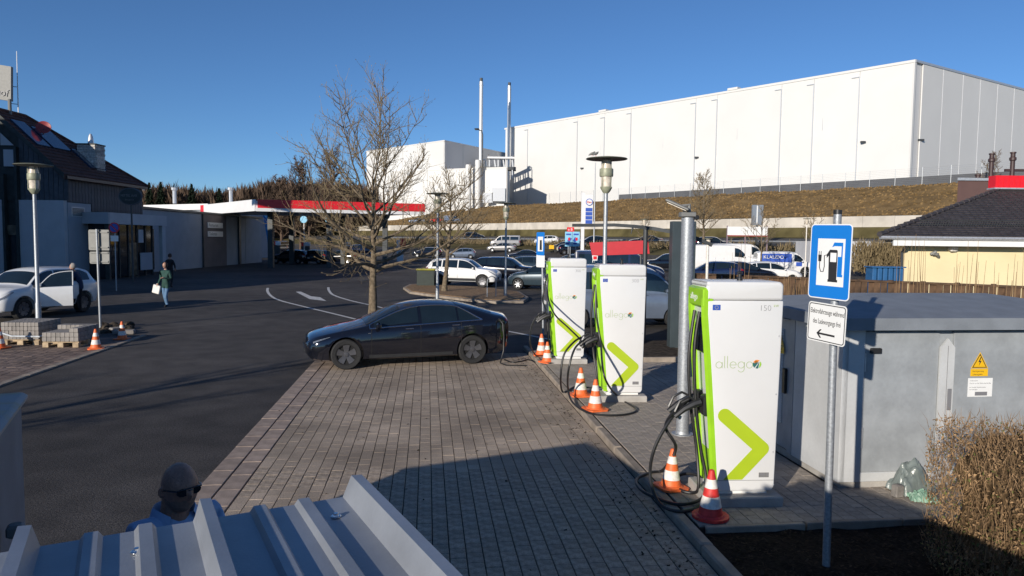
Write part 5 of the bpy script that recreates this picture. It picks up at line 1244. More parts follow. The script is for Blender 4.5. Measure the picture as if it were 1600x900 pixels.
for (px, py, pw, lb) in ((1209, 767, '150', 'nearest charging column, marked 150, white side with green arrow'), (1003, 614, '300', 'middle charging column, marked 300, with two orange cones at its foot'), (912, 558, '300', 'farthest charging column, marked 300, beside the blue pump sign')):
    t = make_charger(pw, lb); t.location = chloc(px, py, PH + .14); t.rotation_euler = (0, 0, YA); CH.append(t)
def cw(i, x, y, z):
    c, s = math.cos(YA), math.sin(YA); o = CH[i].location; return Vector((o.x + c * x - s * y, o.y + s * x + c * y, o.z + z))
def cable(name, pts, label, r=.017, group='charging cables'):
    fine = []
    g = [Vector(p) for p in pts]
    for i in range(len(g) - 1):
        for k in range(8): fine.append(cr(g, i, k / 8))
    fine.append(g[-1]); mb = MB(); mb.tube(fine, r, 8); o = mb.build(name, M['rubber'], None, True); tag(o, label, 'cable', group); return o
def gp(px, py, h=.02): return G(px, py, PH + h)
def ap(px, py, ref): return P(px, py, ref.y)
# near column
h0 = cw(0, -.62, -.115, .90); h1 = cw(0, -.62, .115, .90)
cable('charging_cable', [cw(0, -.40, -.10, 1.98), cw(0, -.44, -.10, 1.6), cw(0, -.42, -.11, 1.1), cw(0, -.36, -.12, .6), cw(0, -.30, -.16, .25), cw(0, -.36, -.22, .06), gp(1060, 788), gp(1018, 775), gp(998, 762), gp(996, 748), gp(1018, 738), gp(1036, 734, .05), P(1056, 700, 7.5), P(1040, 665, 7.45), P(1064, 630, h0.y)], 'thick black cable looping wide over the kerb at the nearest column')
cable('charging_cable', [cw(0, -.40, .06, 1.98), cw(0, -.45, .05, 1.5), cw(0, -.42, .05, 1.0), cw(0, -.34, .05, .5), cw(0, -.33, -.02, .12), gp(1082, 770), gp(1062, 765), gp(1050, 750, .03), gp(1072, 740, .10), gp(1096, 746, .1), gp(1106, 766), gp(1094, 790), gp(1062, 799), gp(1030, 786, .03), P(1016, 745, 7.35), P(1023, 700, 7.35), P(1048, 655, 7.4), P(1072, 628, h1.y)], 'black cable coiled in a small ring behind the worn red and white cone')
for i, sgn in ((0, 1),):
    pass
mb = MB(); q = P(1057, 650, 7.42); mb.tube([q + Vector((-.045, 0, .03)), q + Vector((.045, 0, -.02))], .022, 8); tag(mb.build('cable_tie', M['galvanised'], None, True), 'pale tape holding the two cables together below the plugs', 'tape')
# middle column
h0 = cw(1, -.62, -.115, .90); h1 = cw(1, -.62, .115, .90)
cable('charging_cable', [cw(1, -.40, -.12, 1.95), cw(1, -.41, -.2, 1.5), cw(1, -.34, -.28, 1.0), P(945, 590, 11.3), gp(968, 622, .04), gp(993, 638), gp(985, 646), gp(955, 649), gp(920, 645), gp(896, 630, .03), gp(888, 610, .15), P(888, 580, 11.6), P(898, 545, 11.7), P(914, 530, h0.y)], 'black cable hanging in a wide bow in front of the middle column')
cable('charging_cable', [cw(1, -.40, .06, 1.95), cw(1, -.45, .06, 1.4), cw(1, -.40, .06, .8), cw(1, -.32, .0, .2), gp(924, 606), gp(900, 604), gp(884, 612), gp(878, 610, .05), P(876, 590, 12.0), P(881, 555, 12.0), P(896, 535, 12.1), P(908, 527, h1.y)], 'second black cable dropping straight down at the left of the middle column')
# far column
h0 = cw(2, -.62, -.115, .90)
cable('charging_cable', [cw(2, -.40, -.10, 1.95), cw(2, -.42, -.2, 1.5), P(866, 490, 14.9), P(888, 512, 14.6), P(906, 530, 14.7), gp(918, 548, .2), gp(916, 562), gp(895, 567), gp(865, 564), gp(850, 552, .05), cw(2, -.36, .1, .3), cw(2, -.4, .1, 1.0)], 'black cable draped across the white side of the farthest column')
cable('charging_cable', [cw(2, -.40, .10, 1.95), cw(2, -.5, .1, 1.4), P(853, 487, 15.3), P(838, 495, 15.2), P(829, 515, 15.2), P(829, 540, 15.2), gp(838, 556), gp(852, 566, .02), gp(872, 567)], 'thin loop of black cable left of the farthest column')
cable('charging_cable', [gp(848, 562), G(838, 566, .03), G(826, 562, .03), G(812, 565, .03), G(800, 566, .03), G(788, 562, .03)], 'cable lying across the kerb from the farthest column to the black car', .015)
# ================================================================ traffic cones
def make_cone(old=False):
    t = thing('traffic_cone'); H = .50
    b = MB(); k = .185; pl = [(-k, -k + .05), (-k + .05, -k), (k - .05, -k), (k, -k + .05), (k, k - .05), (k - .05, k), (-k + .05, k), (-k, k - .05)]
    if old: pl = [(.19 * math.cos(2 * math.pi * i / 16), .19 * math.sin(2 * math.pi * i / 16)) for i in range(16)]
    b.prism(pl, .002, .028); b.lathe([(.155, .028), (.14, .045)], (0, 0, 0), 20); b.build('base', M['cone_red' if old else 'cone_orange'], t)
    rr = lambda z: lerp(.125, .028, (z - .045) / (H - .045))
    bands = [(.045, .12, 0), (.12, .235, 1), (.235, .32, 0), (.32, .41, 1), (.41, .50, 0)]
    for (z0, z1, w_) in bands:
        mb = MB(); mb.lathe([(rr(z0) + (.0015 if w_ else 0), z0), (rr(z1) + (.0015 if w_ else 0), z1)] + ([(rr(z1) * .5, z1 + .008)] if z1 == .50 else []), (0, 0, 0), 20)
        mb.build('white_band' if w_ else 'body', M['cone_white'] if w_ else M['cone_red' if old else 'cone_orange'], t, True)
    return t
c1 = make_cone(); cs = proto_kids(c1); c2 = make_cone(True)
cl = [(1048, 762, PH, 'orange cone standing behind the cables of the nearest column', .86, (.0, .04)),
      (930, 640, PH, 'orange cone at the very foot of the middle column', 0.97, (0, 0)), (907, 618, PH, 'orange cone left of the foot of the middle column', .97, (0, 0)),
      (855, 566, PH, 'orange cone touching the foot of the farthest column', .9, (0, 0)), (846, 555, PH, 'orange cone at the blue pump sign pole beside the farthest column', 1.0, (0, 0)),
      (150, 545, UP, 'orange and white cone at the corner of the paver pallets', .97, (0, 0)), (191, 530, UP, 'orange and white cone on the kerb line by the soil heap', .95, (0, 0)), (0, 544, UP, 'orange cone cut by the left edge of the photo, beside the wrapped pallet', 1.0, (0, 0))]
for i, (px, py, h, lb, s_, tl_) in enumerate(cl):
    t = c1 if i == 0 else copy_snap(cs); t.location = G(px, py, h + .004); t.scale = (s_,) * 3; t.rotation_euler = (tl_[0], tl_[1], R.uniform(0, 1.5)); tag(t, lb, 'traffic cone', 'traffic cones')
c2.scale = (.94,) * 3; c2.location = G(1110, 808, PH + .004); tag(c2, 'worn red and white cone with a faded base in front of the nearest column', 'traffic cone', 'traffic cones')
# ================================================================ transformer cabinet
cc = G(1311, 764, PH); tv, tw = toVW(cc)
cb_ = thing('transformer_cabinet', (cc.x, cc.y, PH), TH, 'large grey transformer cabinet with hipped roof slab behind the charging sign', 'cabinet')
CWd, CD, CHt = 3.6, 2.55, 1.77
def cbx(name, a, b, m, bev=0.0, par=cb_): mb = MB(); mb.bb(a, b, 0, bev); return mb.build(name, m, par, bool(bev))
cbx('base', (.03, .03, -.05), (CWd - .03, CD - .03, .07), M['concrete'])
cbx('core', (.05, .05, .07), (CWd - .05, CD - .05, CHt), M['cabinet_door'])
cbx('front_frame', (0, 0, .07), (.235, .06, CHt), M['cabinet_frame'], .004); cbx('bottom_frame', (.236, .004, .07), (CWd, .06, .17), M['cabinet_frame'], .004)
cbx('door', (.245, .018, .175), (1.12, .06, CHt - .03), M['cabinet_door'], .004); cbx('door', (1.30, .018, .175), (2.3, .06, CHt - .03), M['cabinet_door'], .004); cbx('door', (2.31, .018, .175), (3.3, .06, CHt - .03), M['cabinet_door'], .004)
mb = MB(); mb.prism([(1.125, .18), (1.295, .18), (1.295, 1.56), (1.21, 1.66), (1.125, 1.56)], -.008, .017, 0, Matrix(((1, 0, 0, 0), (0, 0, 1, 0), (0, 1, 0, 0), (0, 0, 0, 1)))); mb.build('post_cover', M['cabinet_frame'], cb_)
cbx('joint', (1.208, -.011, .18), (1.213, -.0085, 1.58), M['ink_grey'])
cbx('handle', (1.225, -.016, .86), (1.275, -.004, 1.10), M['ink_grey'], .004); cbx('lock', (.30, -.02, 1.50), (.42, .017, 1.56), M['black_plastic'], .006)
cbx('hinge', (.236, -.004, .45), (.25, .02, .68), M['steel']); cbx('hinge', (.236, -.004, 1.3), (.25, .02, 1.5), M['steel'])
# left side, local x = 0, from y = 0 to CD
cbx('side_panel', (-.02, .0, .07), (.05, 1.02, CHt), M['cabinet_frame'], .004); cbx('side_frame', (-.02, 1.03, .07), (.05, 1.14, CHt), M['cabinet_door'], .004)
dl_ = cbx('louvred_door', (-.012, 1.15, .10), (.05, 2.5, CHt - .03), M['cabinet_door'], .004)
for k in range(38):
    z = .40 + k * .032; mb = MB(); mb.add([(-.014, 1.30, z), (-.014, 2.42, z), (-.034, 2.42, z + .003), (-.034, 1.30, z + .003), (-.014, 1.30, z + .026), (-.014, 2.42, z + .026)], [(0, 3, 2, 1), (3, 4, 5, 2), (0, 4, 3), (1, 2, 5)]); mb.build('louvre_slat', M['cabinet_frame'], dl_)
cbx('handle', (-.05, 1.19, .80), (-.012, 1.26, 1.12), M['black_plastic'], .01)
mb = MB(); e_ = .13; rz0, rz1, rz2 = CHt, CHt + .13, CHt + .30
mb.add([(-e_, -e_, rz0), (CWd + e_, -e_, rz0), (CWd + e_, CD + e_, rz0), (-e_, CD + e_, rz0), (-e_, -e_, rz1), (CWd + e_, -e_, rz1), (CWd + e_, CD + e_, rz1), (-e_, CD + e_, rz1), (.9, CD / 2, rz2), (CWd - .9, CD / 2, rz2)],
       [(0, 3, 2, 1), (0, 1, 5, 4), (1, 2, 6, 5), (2, 3, 7, 6), (3, 0, 4, 7), (4, 5, 9, 8), (5, 6, 9), (6, 7, 8, 9), (7, 4, 8)]); mb.build('roof_slab', M['cabinet_roof'], cb_)
def warn(par, T, s):
    mb = MB(); mb.prism([(-.5 * s, 0), (.5 * s, 0), (0, .87 * s)], 0, .0015, 0, T); tr = mb.build('warning_triangle', M['warn_yellow'], par)
    mb = MB()
    o = [(-.5, 0), (.5, 0), (0, .87)]; i_ = [(-.40, .06), (.40, .06), (0, .75)]
    o2 = [(-.43, .035), (.43, .035), (0, .79)]; i2 = [(-.36, .075), (.36, .075), (0, .70)]
    for k in range(3): a, b = k, (k + 1) % 3; mb.prism([tuple(q * s for q in o2[a]), tuple(q * s for q in o2[b]), tuple(q * s for q in i2[b]), tuple(q * s for q in i2[a])], .0005, .0022, 0, T)
    z = [(.03, .60), (-.09, .33), (.0, .35), (-.04, .14), (.10, .41), (.01, .39), (.07, .58)]
    mb.prism([(a * s, b * s) for a, b in z], .0005, .0024, 0, T); mb.build('lightning_symbol', M['ink'], tr)
    mb = MB(); mb.prism([(-.5 * s, -.42 * s), (.5 * s, -.42 * s), (.5 * s, -.03 * s), (-.5 * s, -.03 * s)], 0, .0015, 0, T); pl = mb.build('warning_plate', M['warn_yellow'], par)
    text_mesh('lettering', 'Hochspannung', .12 * s, M['ink'], pl, T @ Matrix.Translation((-.40 * s, -.19 * s, .001)), sx=.92); text_mesh('lettering', 'Lebensgefahr', .12 * s, M['ink'], pl, T @ Matrix.Translation((-.38 * s, -.36 * s, .001)), sx=.92)
FR = lambda x, z, y=.017: Matrix(((1, 0, 0, x), (0, 0, -1, y), (0, 1, 0, z), (0, 0, 0, 1)))
warn(cb_, FR(1.62, 1.32), .21)
mb = MB(); mb.prism([(0, 0), (.30, 0), (.30, .21), (0, .21)], 0, .0012, 0, FR(1.49, 1.00)); pn = mb.build('notice', M['sign_white'], cb_)
for k, (s_, z) in enumerate((('Trafostation', .175), ('Zutritt nur für Elektrofachkräfte', .145), ('Im Notfall Netzbetreiber', .10), ('verständigen', .075))): text_mesh('lettering', s_, .020, M['ink_grey'], pn, FR(1.51, 1.00 + z, .0155), ext=.0004)
mb = MB(); mb.prism([(.09, .012), (.24, .012), (.24, .055), (.09, .055)], .0002, .0020, 0, FR(1.49, 1.00)); mb.build('stamp', M['ink_grey'], pn)
SL = Matrix(((0, 0, -1, -.013), (-1, 0, 0, 1.215), (0, 1, 0, 1.42), (0, 0, 0, 1)))
warn(cb_, Matrix(((0, 0, -1, -.0145), (-1, 0, 0, 1.36), (0, 1, 0, 1.38), (0, 0, 0, 1))) @ Matrix.Translation((0, 0, .02)), .20)
# sacks and stone at the foot of the cabinet
def sack(name, label, m, pts, cat):
    mb = MB(); n = 46; k = 30; vs = []
    (x0, y0, x1, y1, hh) = pts
    for i in range(n + 1):
        for j in range(k + 1):
            u, v = i / n, j / k; q = math.sin(math.pi * u) ** .5 * math.sin(math.pi * v) ** .5
            z = hh * q * (1 + .35 * noise.noise(Vector((u * 4, v * 4, hh * 9)))) + .05 * abs(noise.noise(Vector((u * 7 + v * 3, v * 6, 1)))) + .02 * abs(noise.noise(Vector((u * 19, v * 13, 1))))
            vs.append((lerp(x0, x1, u) + .03 * noise.noise(Vector((u * 5, v * 5, 5))), lerp(y0, y1, v), max(.002, z)))
    mb.add(vs, [(i * (k + 1) + j, (i + 1) * (k + 1) + j, (i + 1) * (k + 1) + j + 1, i * (k + 1) + j + 1) for i in range(n) for j in range(k)])
    o = mb.build(name, m, None, True); tag(o, label, cat); return o
g_ = G(1432, 775, PH); o = sack('tarpaulin', 'crumpled translucent grey-green tarpaulin leaning against the cabinet foot', M['tarp'], (-.17, -.14, .26, .14, .30), 'tarpaulin'); o.location = (g_.x - .03, g_.y + .12, PH + .004); o.rotation_euler = (0, 0, .3)
g_ = G(1440, 783, PH); o = sack('sack', 'small green and white plastic sack lying beside the hedge', M['bag_green'], (-.12, -.08, .14, .08, .08), 'sack'); o.location = (g_.x, g_.y, PH + .004); o.rotation_euler = (0, 0, -.3)
g_ = G(1402, 777, PH); mb = MB(); mb.box((0, 0, .07), (.10, .08, .14), Euler((0, .05, .3)).to_matrix(), 0, .012); o = mb.build('loose_stone', M['block_grey'], None, True, g_); tag(o, 'small block of stone standing against the cabinet beside the tarpaulin', 'stone')
# ================================================================ charging sign in the foreground
sp_ = G(1291, 885, .05); top_ = P(1309, 329, sp_.y)
sg = thing('charging_sign', sp_, 0, 'blue charging sign above a white text plate on the foreground post', 'sign')
dv = top_ - sp_; mb = MB(); mb.tube([(0, 0, -.2), dv], .0315, 16); mb.build('post', M['galvanised'], sg, True)
mb = MB(); e = dv.normalized(); mb.tube([dv - e * .03, dv + e * .006], .034, 14); mb.build('cap', M['black_plastic'], sg, True)
def rrect(x0, y0, x1, y1, r, n=5):
    o = []
    for (cx, cy, a0) in ((x1 - r, y1 - r, 0), (x0 + r, y1 - r, 90), (x0 + r, y0 + r, 180), (x1 - r, y0 + r, 270)):
        for i in range(n + 1): a = rad(a0 + 90 * i / n); o.append((cx + r * math.cos(a), cy + r * math.sin(a)))
    return o
def plate_T(px, py, yaw, roll=0.0):       # centre of the plate, normal turned by yaw from -Y towards -X
    c = P(px, py, sp_.y) - sp_; Rm = Euler((0, 0, yaw)).to_matrix().to_4x4()
    return Matrix.Translation(c) @ Rm @ Matrix.Translation((0, -.045, 0)) @ Matrix(((1, 0, 0, 0), (0, 0, -1, 0), (0, 1, 0, 0), (0, 0, 0, 1))) @ Matrix.Rotation(roll, 4, 'Z')
T = plate_T(1303, 409, -rad(66), rad(-1.0))
def pl(name, par, poly, z0, z1, m, T): mb = MB(); mb.prism(poly, z0, z1, 0, T); return mb.build(name, m, par)
w2, h2 = .21, .31
s1 = pl('blue_plate', sg, rrect(-w2, -h2, w2, h2, .035), 0, .003, M['sign_white'], T)
pl('blue_field', s1, rrect(-w2 + .009, -h2 + .009, w2 - .009, h2 - .009, .028), .001, .0042, M['sign_blue'], T)
pl('white_field', s1, [(-.128, -.2), (.148, -.2), (.148, .19), (-.128, .19)], .002, .0054, M['sign_white'], T)
pl('pump_symbol', s1, [(-.01, -.165), (.088, -.165), (.088, -.145), (.078, -.145), (.078, .09), (.07, .1), (.0, .1), (-.03, .06), (-.03, .03), (-.01, .05), (-.003, -.145), (-.01, -.145)], .003, .0064, M['ink'], T)
pl('pump_window', s1, [(.008, .0), (.068, .0), (.068, .075), (.008, .075)], .004, .0074, M['sign_white'], T)
pl('blue_pump_symbol', s1, [(.082, -.12), (.135, -.12), (.135, -.10), (.128, -.10), (.128, .16), (.04, .16), (.02, .12), (.045, .13), (.115, .13), (.115, .045), (.082, .045)], .003, .0062, M['sign_blue'], T)
mb = MB(); cpts = [(-.03, .055), (-.055, .05), (-.05, -.04), (-.06, -.085), (-.085, -.085), (-.10, -.05), (-.10, .0)]; mb.ribbon(cpts, .008, .003, .0064, 0, T); mb.prism([(-.115, .0), (-.085, .0), (-.082, .055), (-.118, .055)], .003, .0066, 0, T); mb.prism([(-.113, .055), (-.107, .055), (-.107, .085), (-.113, .085)], .003, .0066, 0, T); mb.prism([(-.093, .055), (-.087, .055), (-.087, .085), (-.093, .085)], .003, .0066, 0, T); mb.build('plug_symbol', M['ink'], s1)
T = plate_T(1298, 505, -rad(70), rad(-2))
w2, h2 = .21, .165
s2 = pl('text_plate', sg, rrect(-w2, -h2, w2, h2, .03), 0, .003, M['sign_white'], T)
oo = rrect(-w2 + .010, -h2 + .010, w2 - .010, h2 - .010, .024); ii = rrect(-w2 + .017, -h2 + .017, w2 - .017, h2 - .017, .019); mb = MB()
for i in range(len(oo)): j = (i + 1) % len(oo); mb.prism([oo[i], oo[j], ii[j], ii[i]], .001, .0042, 0, T)
mb.build('border', M['ink'], s2)
text_mesh('lettering', 'Elektrofahrzeuge während', .060, M['ink'], s2, T @ Matrix.Translation((-.184, .072, .0035)), sx=.585, ext=.0006); text_mesh('lettering', 'des Ladevorgangs frei', .060, M['ink'], s2, T @ Matrix.Translation((-.150, -.012, .0035)), sx=.585, ext=.0006)
mb = MB(); mb.prism([(-.08, -.102), (.10, -.102), (.10, -.086), (-.08, -.086)], .001, .0044, 0, T); mb.prism([(-.10, -.094), (-.062, -.058), (-.045, -.058), (-.078, -.094), (-.045, -.13), (-.062, -.13)], .001, .0046, 0, T); mb.build('arrow', M['ink'], s2)
for z in (.62, .48, -.05):
    c = P(1303, 409, sp_.y) - sp_
for (px, py) in ((1304, 362), (1302, 455), (1299, 480), (1297, 530)):
    c = P(px, py, sp_.y) - sp_; mb = MB(); mb.lathe([(.036, -.012), (.036, .012)], c, 14); mb.build('clamp', M['steel'], sg, True)
# the same sign far off, beside the farthest column
b0 = G(849, 533, .06); sf2 = thing('charging_sign', b0, 0, 'small distant blue charging point sign left of the farthest charging column', 'sign')
mb = MB(); mb.cyl((0, 0, -.1), P(847, 363, b0.y) - b0, .03, .03, 10); mb.build('post', M['galvanised'], sf2, True)
def plT2(px, py, yaw): c = P(px, py, b0.y) - b0; return Matrix.Translation(c) @ Euler((0, 0, yaw)).to_matrix().to_4x4() @ Matrix.Translation((0, -.05, 0)) @ Matrix(((1, 0, 0, 0), (0, 0, -1, 0), (0, 1, 0, 0), (0, 0, 0, 1)))
T = plT2(847, 381, -rad(62)); s1 = pl('blue_plate', sf2, rrect(-.21, -.31, .21, .31, .03), 0, .003, M['sign_blue'], T)
pl('white_field', s1, [(-.13, -.2), (.14, -.2), (.14, .19), (-.13, .19)], .002, .0064, M['sign_white'], T); pl('pump_symbol', s1, [(-.03, -.165), (.09, -.165), (.08, .1), (-.02, .1)], .003, .0084, M['ink'], T)
T = plT2(847, 408, -rad(60)); s2 = pl('text_plate', sf2, rrect(-.21, -.165, .21, .165, .03), 0, .003, M['sign_white'], T)
# ================================================================ lamps
def make_lamp(H, kind=0):
    t = thing('street_lamp'); mb = MB(); mb.lathe([(.075, 0), (.07, .9), (.055, .95), (.045, H - .75)], (0, 0, 0), 14); mb.build('pole', M['galvanised'], t, True)
    mb = MB(); mb.lathe([(.05, H - .78), (.09, H - .74), (.135, H - .66), (.135, H - .63)], (0, 0, 0), 18); mb.build('base_ring', M['lamp_olive'], t, True)
    mb = MB(); mb.lathe([(.115, H - .63), (.125, H - .42), (.125, H - .2), (.10, H - .03)], (0, 0, 0), 18); mb.build('glass', M['lamp_glass'], t, True)
    mb = MB(); mb.lathe([(.15, H - .40), (.158, H - .38), (.158, H - .24), (.15, H - .22)], (0, 0, 0), 20); mb.build('middle_ring', M['lamp_olive'], t, True)
    mb = MB()
    for k in range(4): a = .8 + k * math.pi / 2; mb.cyl((.138 * math.cos(a), .138 * math.sin(a), H - .66), (.138 * math.cos(a), .138 * math.sin(a), H), .008, .008, 5)
    mb.build('rod', M['lamp_olive'], t)
    mb = MB(); mb.lathe([(.05, H + .045), (.25, H + .04), (.46, H + .012), (.475, H - .004), (.46, H - .012), (.3, H + .005), (.05, H + .01)][::-1], (0, 0, 0), 32); mb.build('disc_shade', M['lamp_disc'], t, True)
    return t
lamps = [(948, 247, 16.5, 'tall disc-topped lamp between the farthest and middle charging columns, pigeons on its disc'), (52, 257, 19.6, 'disc-topped lamp behind the paver pallets in front of the white SUV'), (684, 302, 29.6, 'dark disc-topped lamp right of the big bare tree'), (791, 317, 34, 'disc-topped lamp on the right end of the planted island')]
for (px, py, Y, lb) in lamps:
    tp = P(px, py, Y); t = make_lamp(tp.z - .02); t.location = (tp.x, tp.y, 0.0); tag(t, lb, 'street lamp', 'disc-topped lamps of the yard')
for (px, py, Y, lb) in ((1261, 341, 58, 'small distant lamp left of the blue charging sign, in front of the concrete wall'), (1007, 342, 56, 'small distant lamp above the red board'), (1107, 372, 46, 'short lamp head beside the dark steel pylon')):
    tp = P(px, py, Y); t = thing('path_lamp', (tp.x, tp.y, 0), 0, lb, 'street lamp', 'small lamps behind the chargers')
    H = tp.z; mb = MB(); mb.cyl((0, 0, 0), (0, 0, H - .5), .05, .04, 8); mb.build('pole', M['cone_white'], t, True); mb = MB(); mb.lathe([(.08, H - .5), (.14, H - .4), (.14, H - .1)], (0, 0, 0), 10); mb.build('glass', M['lamp_glass'], t, True)
    mb = MB(); mb.lathe([(.3, H - .06), (.3, H - .02), (.1, H)], (0, 0, 0), 14); mb.build('disc_shade', M['lamp_disc'], t, True)
# pigeons on the disc
for k, (px, lb) in enumerate(((925, 'left one of two small grey birds sitting on the lamp disc'), (931, 'right one of two small grey birds sitting on the lamp disc'))):
    q = P(px, 246, 16.45); t = thing('bird', (q.x, q.y, P(948, 247, 16.5).z + .03), .4 * k, lb, 'bird', 'birds on the lamp')
    mb = MB(); mb.tube([(-.08, 0, .02), (-.04, 0, .045), (.0, 0, .06), (.04, 0, .08), (.055, 0, .10), (.075, 0, .105)], [.008, .022, .032, .024, .016, .003], 8); mb.build('body', M['sign_back'], t, True)
    mb = MB(); mb.cyl((0, .008, 0), (0, .008, .04), .003, .003, 4); mb.cyl((0, -.008, 0), (0, -.008, .04), .003, .003, 4); mb.build('leg', M['cone_red'], t)
# ================================================================ galvanised floodlight post
b0 = G(1066, 678, PH); tp = P(1075, 340, b0.y)
t = thing('floodlight_post', b0, 0, 'thick galvanised post with a floodlight on top behind the nearest charging column', 'lamp post')
dv = tp - b0; mb = MB(); mb.tube([(0, 0, 0), dv], .088, 20); mb.build('post', M['galvanised'], t, True)
mb = MB(); mb.lathe([(.15, 0), (.15, .012)], (0, 0, 0), 20); mb.lathe([(.10, .012), (.09, .05)], (0, 0, 0), 16); mb.build('foot_plate', M['galvanised'], t, True)
Rf = Euler((rad(0), rad(24), rad(-20))).to_matrix()
mb = MB(); mb.box(dv + Vector((-.14, 0, .17)), (.34, .26, .045), Rf, 0, .015); fl = mb.build('floodlight', M['sign_back'], t, True)
mb = MB(); mb.box(dv + Vector((-.148, 0, .147)), (.28, .22, .012), Rf); mb.build('glass', M['lamp_glass'], fl)
mb = MB(); mb.box(dv + Vector((-.01, 0, .04)), (.20, .19, .07), None, 0, .01); mb.tube([dv + Vector((-.03, .05, .05)), dv + Vector((-.07, .05, .17))], .02, 6); mb.tube([dv + Vector((0, -.05, .05)), dv + Vector((0, -.05, .17)), dv + Vector((-.1, -.05, .15))], .03, 6); mb.build('bracket', M['sign_back'], t, True)
mb = MB(); mb.box(dv + Vector((.10, -.06, .0)), (.06, .06, .06), None, 0, .01); mb.build('sensor', M['black_plastic'], t, True)
# ================================================================ dark pylon, curved beam
b0 = G(1062, 545, 0.08); L_ = P(1046, 346, b0.y).x; R_ = P(1083, 346, b0.y).x; H = P(1062, 346, b0.y).z - .08
t = thing('pylon', b0, rad(4), 'dark grey steel pylon slab standing behind the galvanised floodlight post', 'pylon')
wd = R_ - L_; mb = MB(); mb.bb((-wd / 2, -.14, .05), (-.02, .14, H), 0, .01); mb.build('shell', M['anthracite'], t); mb = MB(); mb.bb((.0, -.14, .05), (wd / 2, .14, H), 0, .01); mb.build('shell', M['anthracite'], t)
mb = MB(); mb.bb((-wd / 2 + .03, -.11, .0), (wd / 2 - .03, .11, H - .02)); mb.build('core', M['dark_steel'], t)
mb = MB(); mb.bb((-wd / 2 - .12, -.3, -.1), (wd / 2 + .12, .3, .05), 0, .02); mb.build('foundation', M['concrete'], t)
Y0 = b0.y + .35
bp_ = [P(px, py, Y0 + dy) for px, py, dy in ((896, 352, 2.2), (930, 352, 1.6), (960, 351.5, 1.2), (990, 353.5, .8), (1020, 357, .3), (1048, 362, 0), (1068, 366, 0), (1090, 373, 0), (1112, 383, 0))]
t = thing('curved_beam', bp_[5] - Vector((0, 0, bp_[5].z)), 0, 'long dark curved steel beam running out left and right of the dark pylon', 'beam'); o_ = t.location
mb = MB(); 
ln = [p - o_ for p in bp_]
for a, b in zip(ln[:-1], ln[1:]):
    d = (b - a); mb.box((a + b) / 2, (d.length + .01, .10, .085), Matrix((d.normalized(), Vector((0, 0, 1)).cross(d.normalized()).normalized(), d.normalized().cross(Vector((0, 0, 1)).cross(d.normalized()).normalized()))).transposed())
mb.build('beam', M['dark_steel'], t)
a = P(1009, 355, Y0 + .5) - o_; mb = MB(); mb.cyl((a.x, a.y, 0), a, .06, .06, 10); mb.build('post', M['dark_steel'], t, True); 
a = P(1106, 380, Y0) - o_; mb = MB(); mb.cyl((a.x, a.y, 0), a, .035, .035, 10); mb.build('post', M['cone_white'], t, True)
a = P(989, 354, Y0 + .8) - o_; b = P(986, 366, Y0 + .8) - o_; mb = MB(); mb.cyl(a, b, .03, .008, 6); mb.build('strut', M['dark_steel'], t)
# ================================================================ red board
Yb = 20.2; b0 = P(968, 400, Yb); t = thing('red_board', (b0.x, Yb, 0), 0, 'plain red board mounted low on posts, tilted slightly, behind the middle charging column', 'board')
c4 = [P(921, 379, Yb + .1), P(925.5, 399.5, Yb + .1), P(1015, 396.5, Yb - .1), P(1012.5, 375.5, Yb - .1)]; o_ = t.location
mb = MB(); n_ = Vector((0, .05, 0)); q = [p - o_ for p in c4]; mb.add(q + [p + n_ for p in q], [(0, 1, 2, 3), (7, 6, 5, 4), (0, 4, 5, 1), (1, 5, 6, 2), (2, 6, 7, 3), (3, 7, 4, 0)]); mb.build('panel', M['red_board'], t)
for u in (.22, .86):
    a = q[1].lerp(q[2], u); mb = MB(); mb.cyl((a.x, a.y + .09, 0), (a.x, a.y + .09, a.z + .3), .03, .03, 8); mb.build('post', M['dark_steel'], t)
c4 = [P(925, 399, Yb), P(926, 407, Yb), P(933, 407, Yb), P(934, 399.5, Yb)]; q2 = [p - o_ - Vector((0, .03, 0)) for p in c4]; mb = MB(); mb.add(q2 + [p + n_ * .4 for p in q2], [(0, 1, 2, 3), (7, 6, 5, 4), (0, 4, 5, 1), (1, 5, 6, 2), (2, 6, 7, 3), (3, 7, 4, 0)]); tg = mb.build('small_tag', M['sign_white'], t)
cc_ = sum(q2, Vector((0, 0, 0))) / 4; mb = MB(); mb.box(cc_ + Vector((0, -.006, .005)), (.10, .004, .09)); mb.build('red_field', M['canopy_red'], tg)
# ================================================================ brand totem, flagpole, small adverts
b0 = P(918, 380, 92); t = thing('brand_totem', (b0.x, 92, 0), 0, 'tall white price totem of the petrol station with a round red and blue emblem', 'totem'); zg = max(0, hd(dof(b0.x, 92))); t.location.z = zg; o_ = t.location
x0, x1, x2 = P(908, 340, 92).x - o_.x, P(913, 340, 92).x - o_.x, P(926, 340, 92).x - o_.x; zt_ = P(915, 304, 92).z - zg
mb = MB(); mb.bb((x0, -.2, 0), (x1, .2, zt_ + .25)); mb.build('mast', M['canopy_white'], t)
mb = MB(); mb.bb((x1 + .01, -.25, P(915, 352, 92).z - zg), (x2, .25, zt_)); mb.build('box', M['canopy_white'], t)
rr_ = (x2 - x1) * .40; cx = (x1 + x2) / 2 + .05; cz_ = P(920, 316, 92).z - zg
mb = MB(); mb.lathe([(rr_ * 1.05, -.04), (rr_ * 1.05, .0)], (cx, -.27, cz_), 24, 0, 'Y'); em = mb.build('emblem', M['eu_blue'], t); mb = MB(); mb.lathe([(rr_ * .84, -.02), (rr_ * .84, .03)], (cx, -.30, cz_), 24, 0, 'Y'); mb.build('emblem_field', M['sign_white'], em)
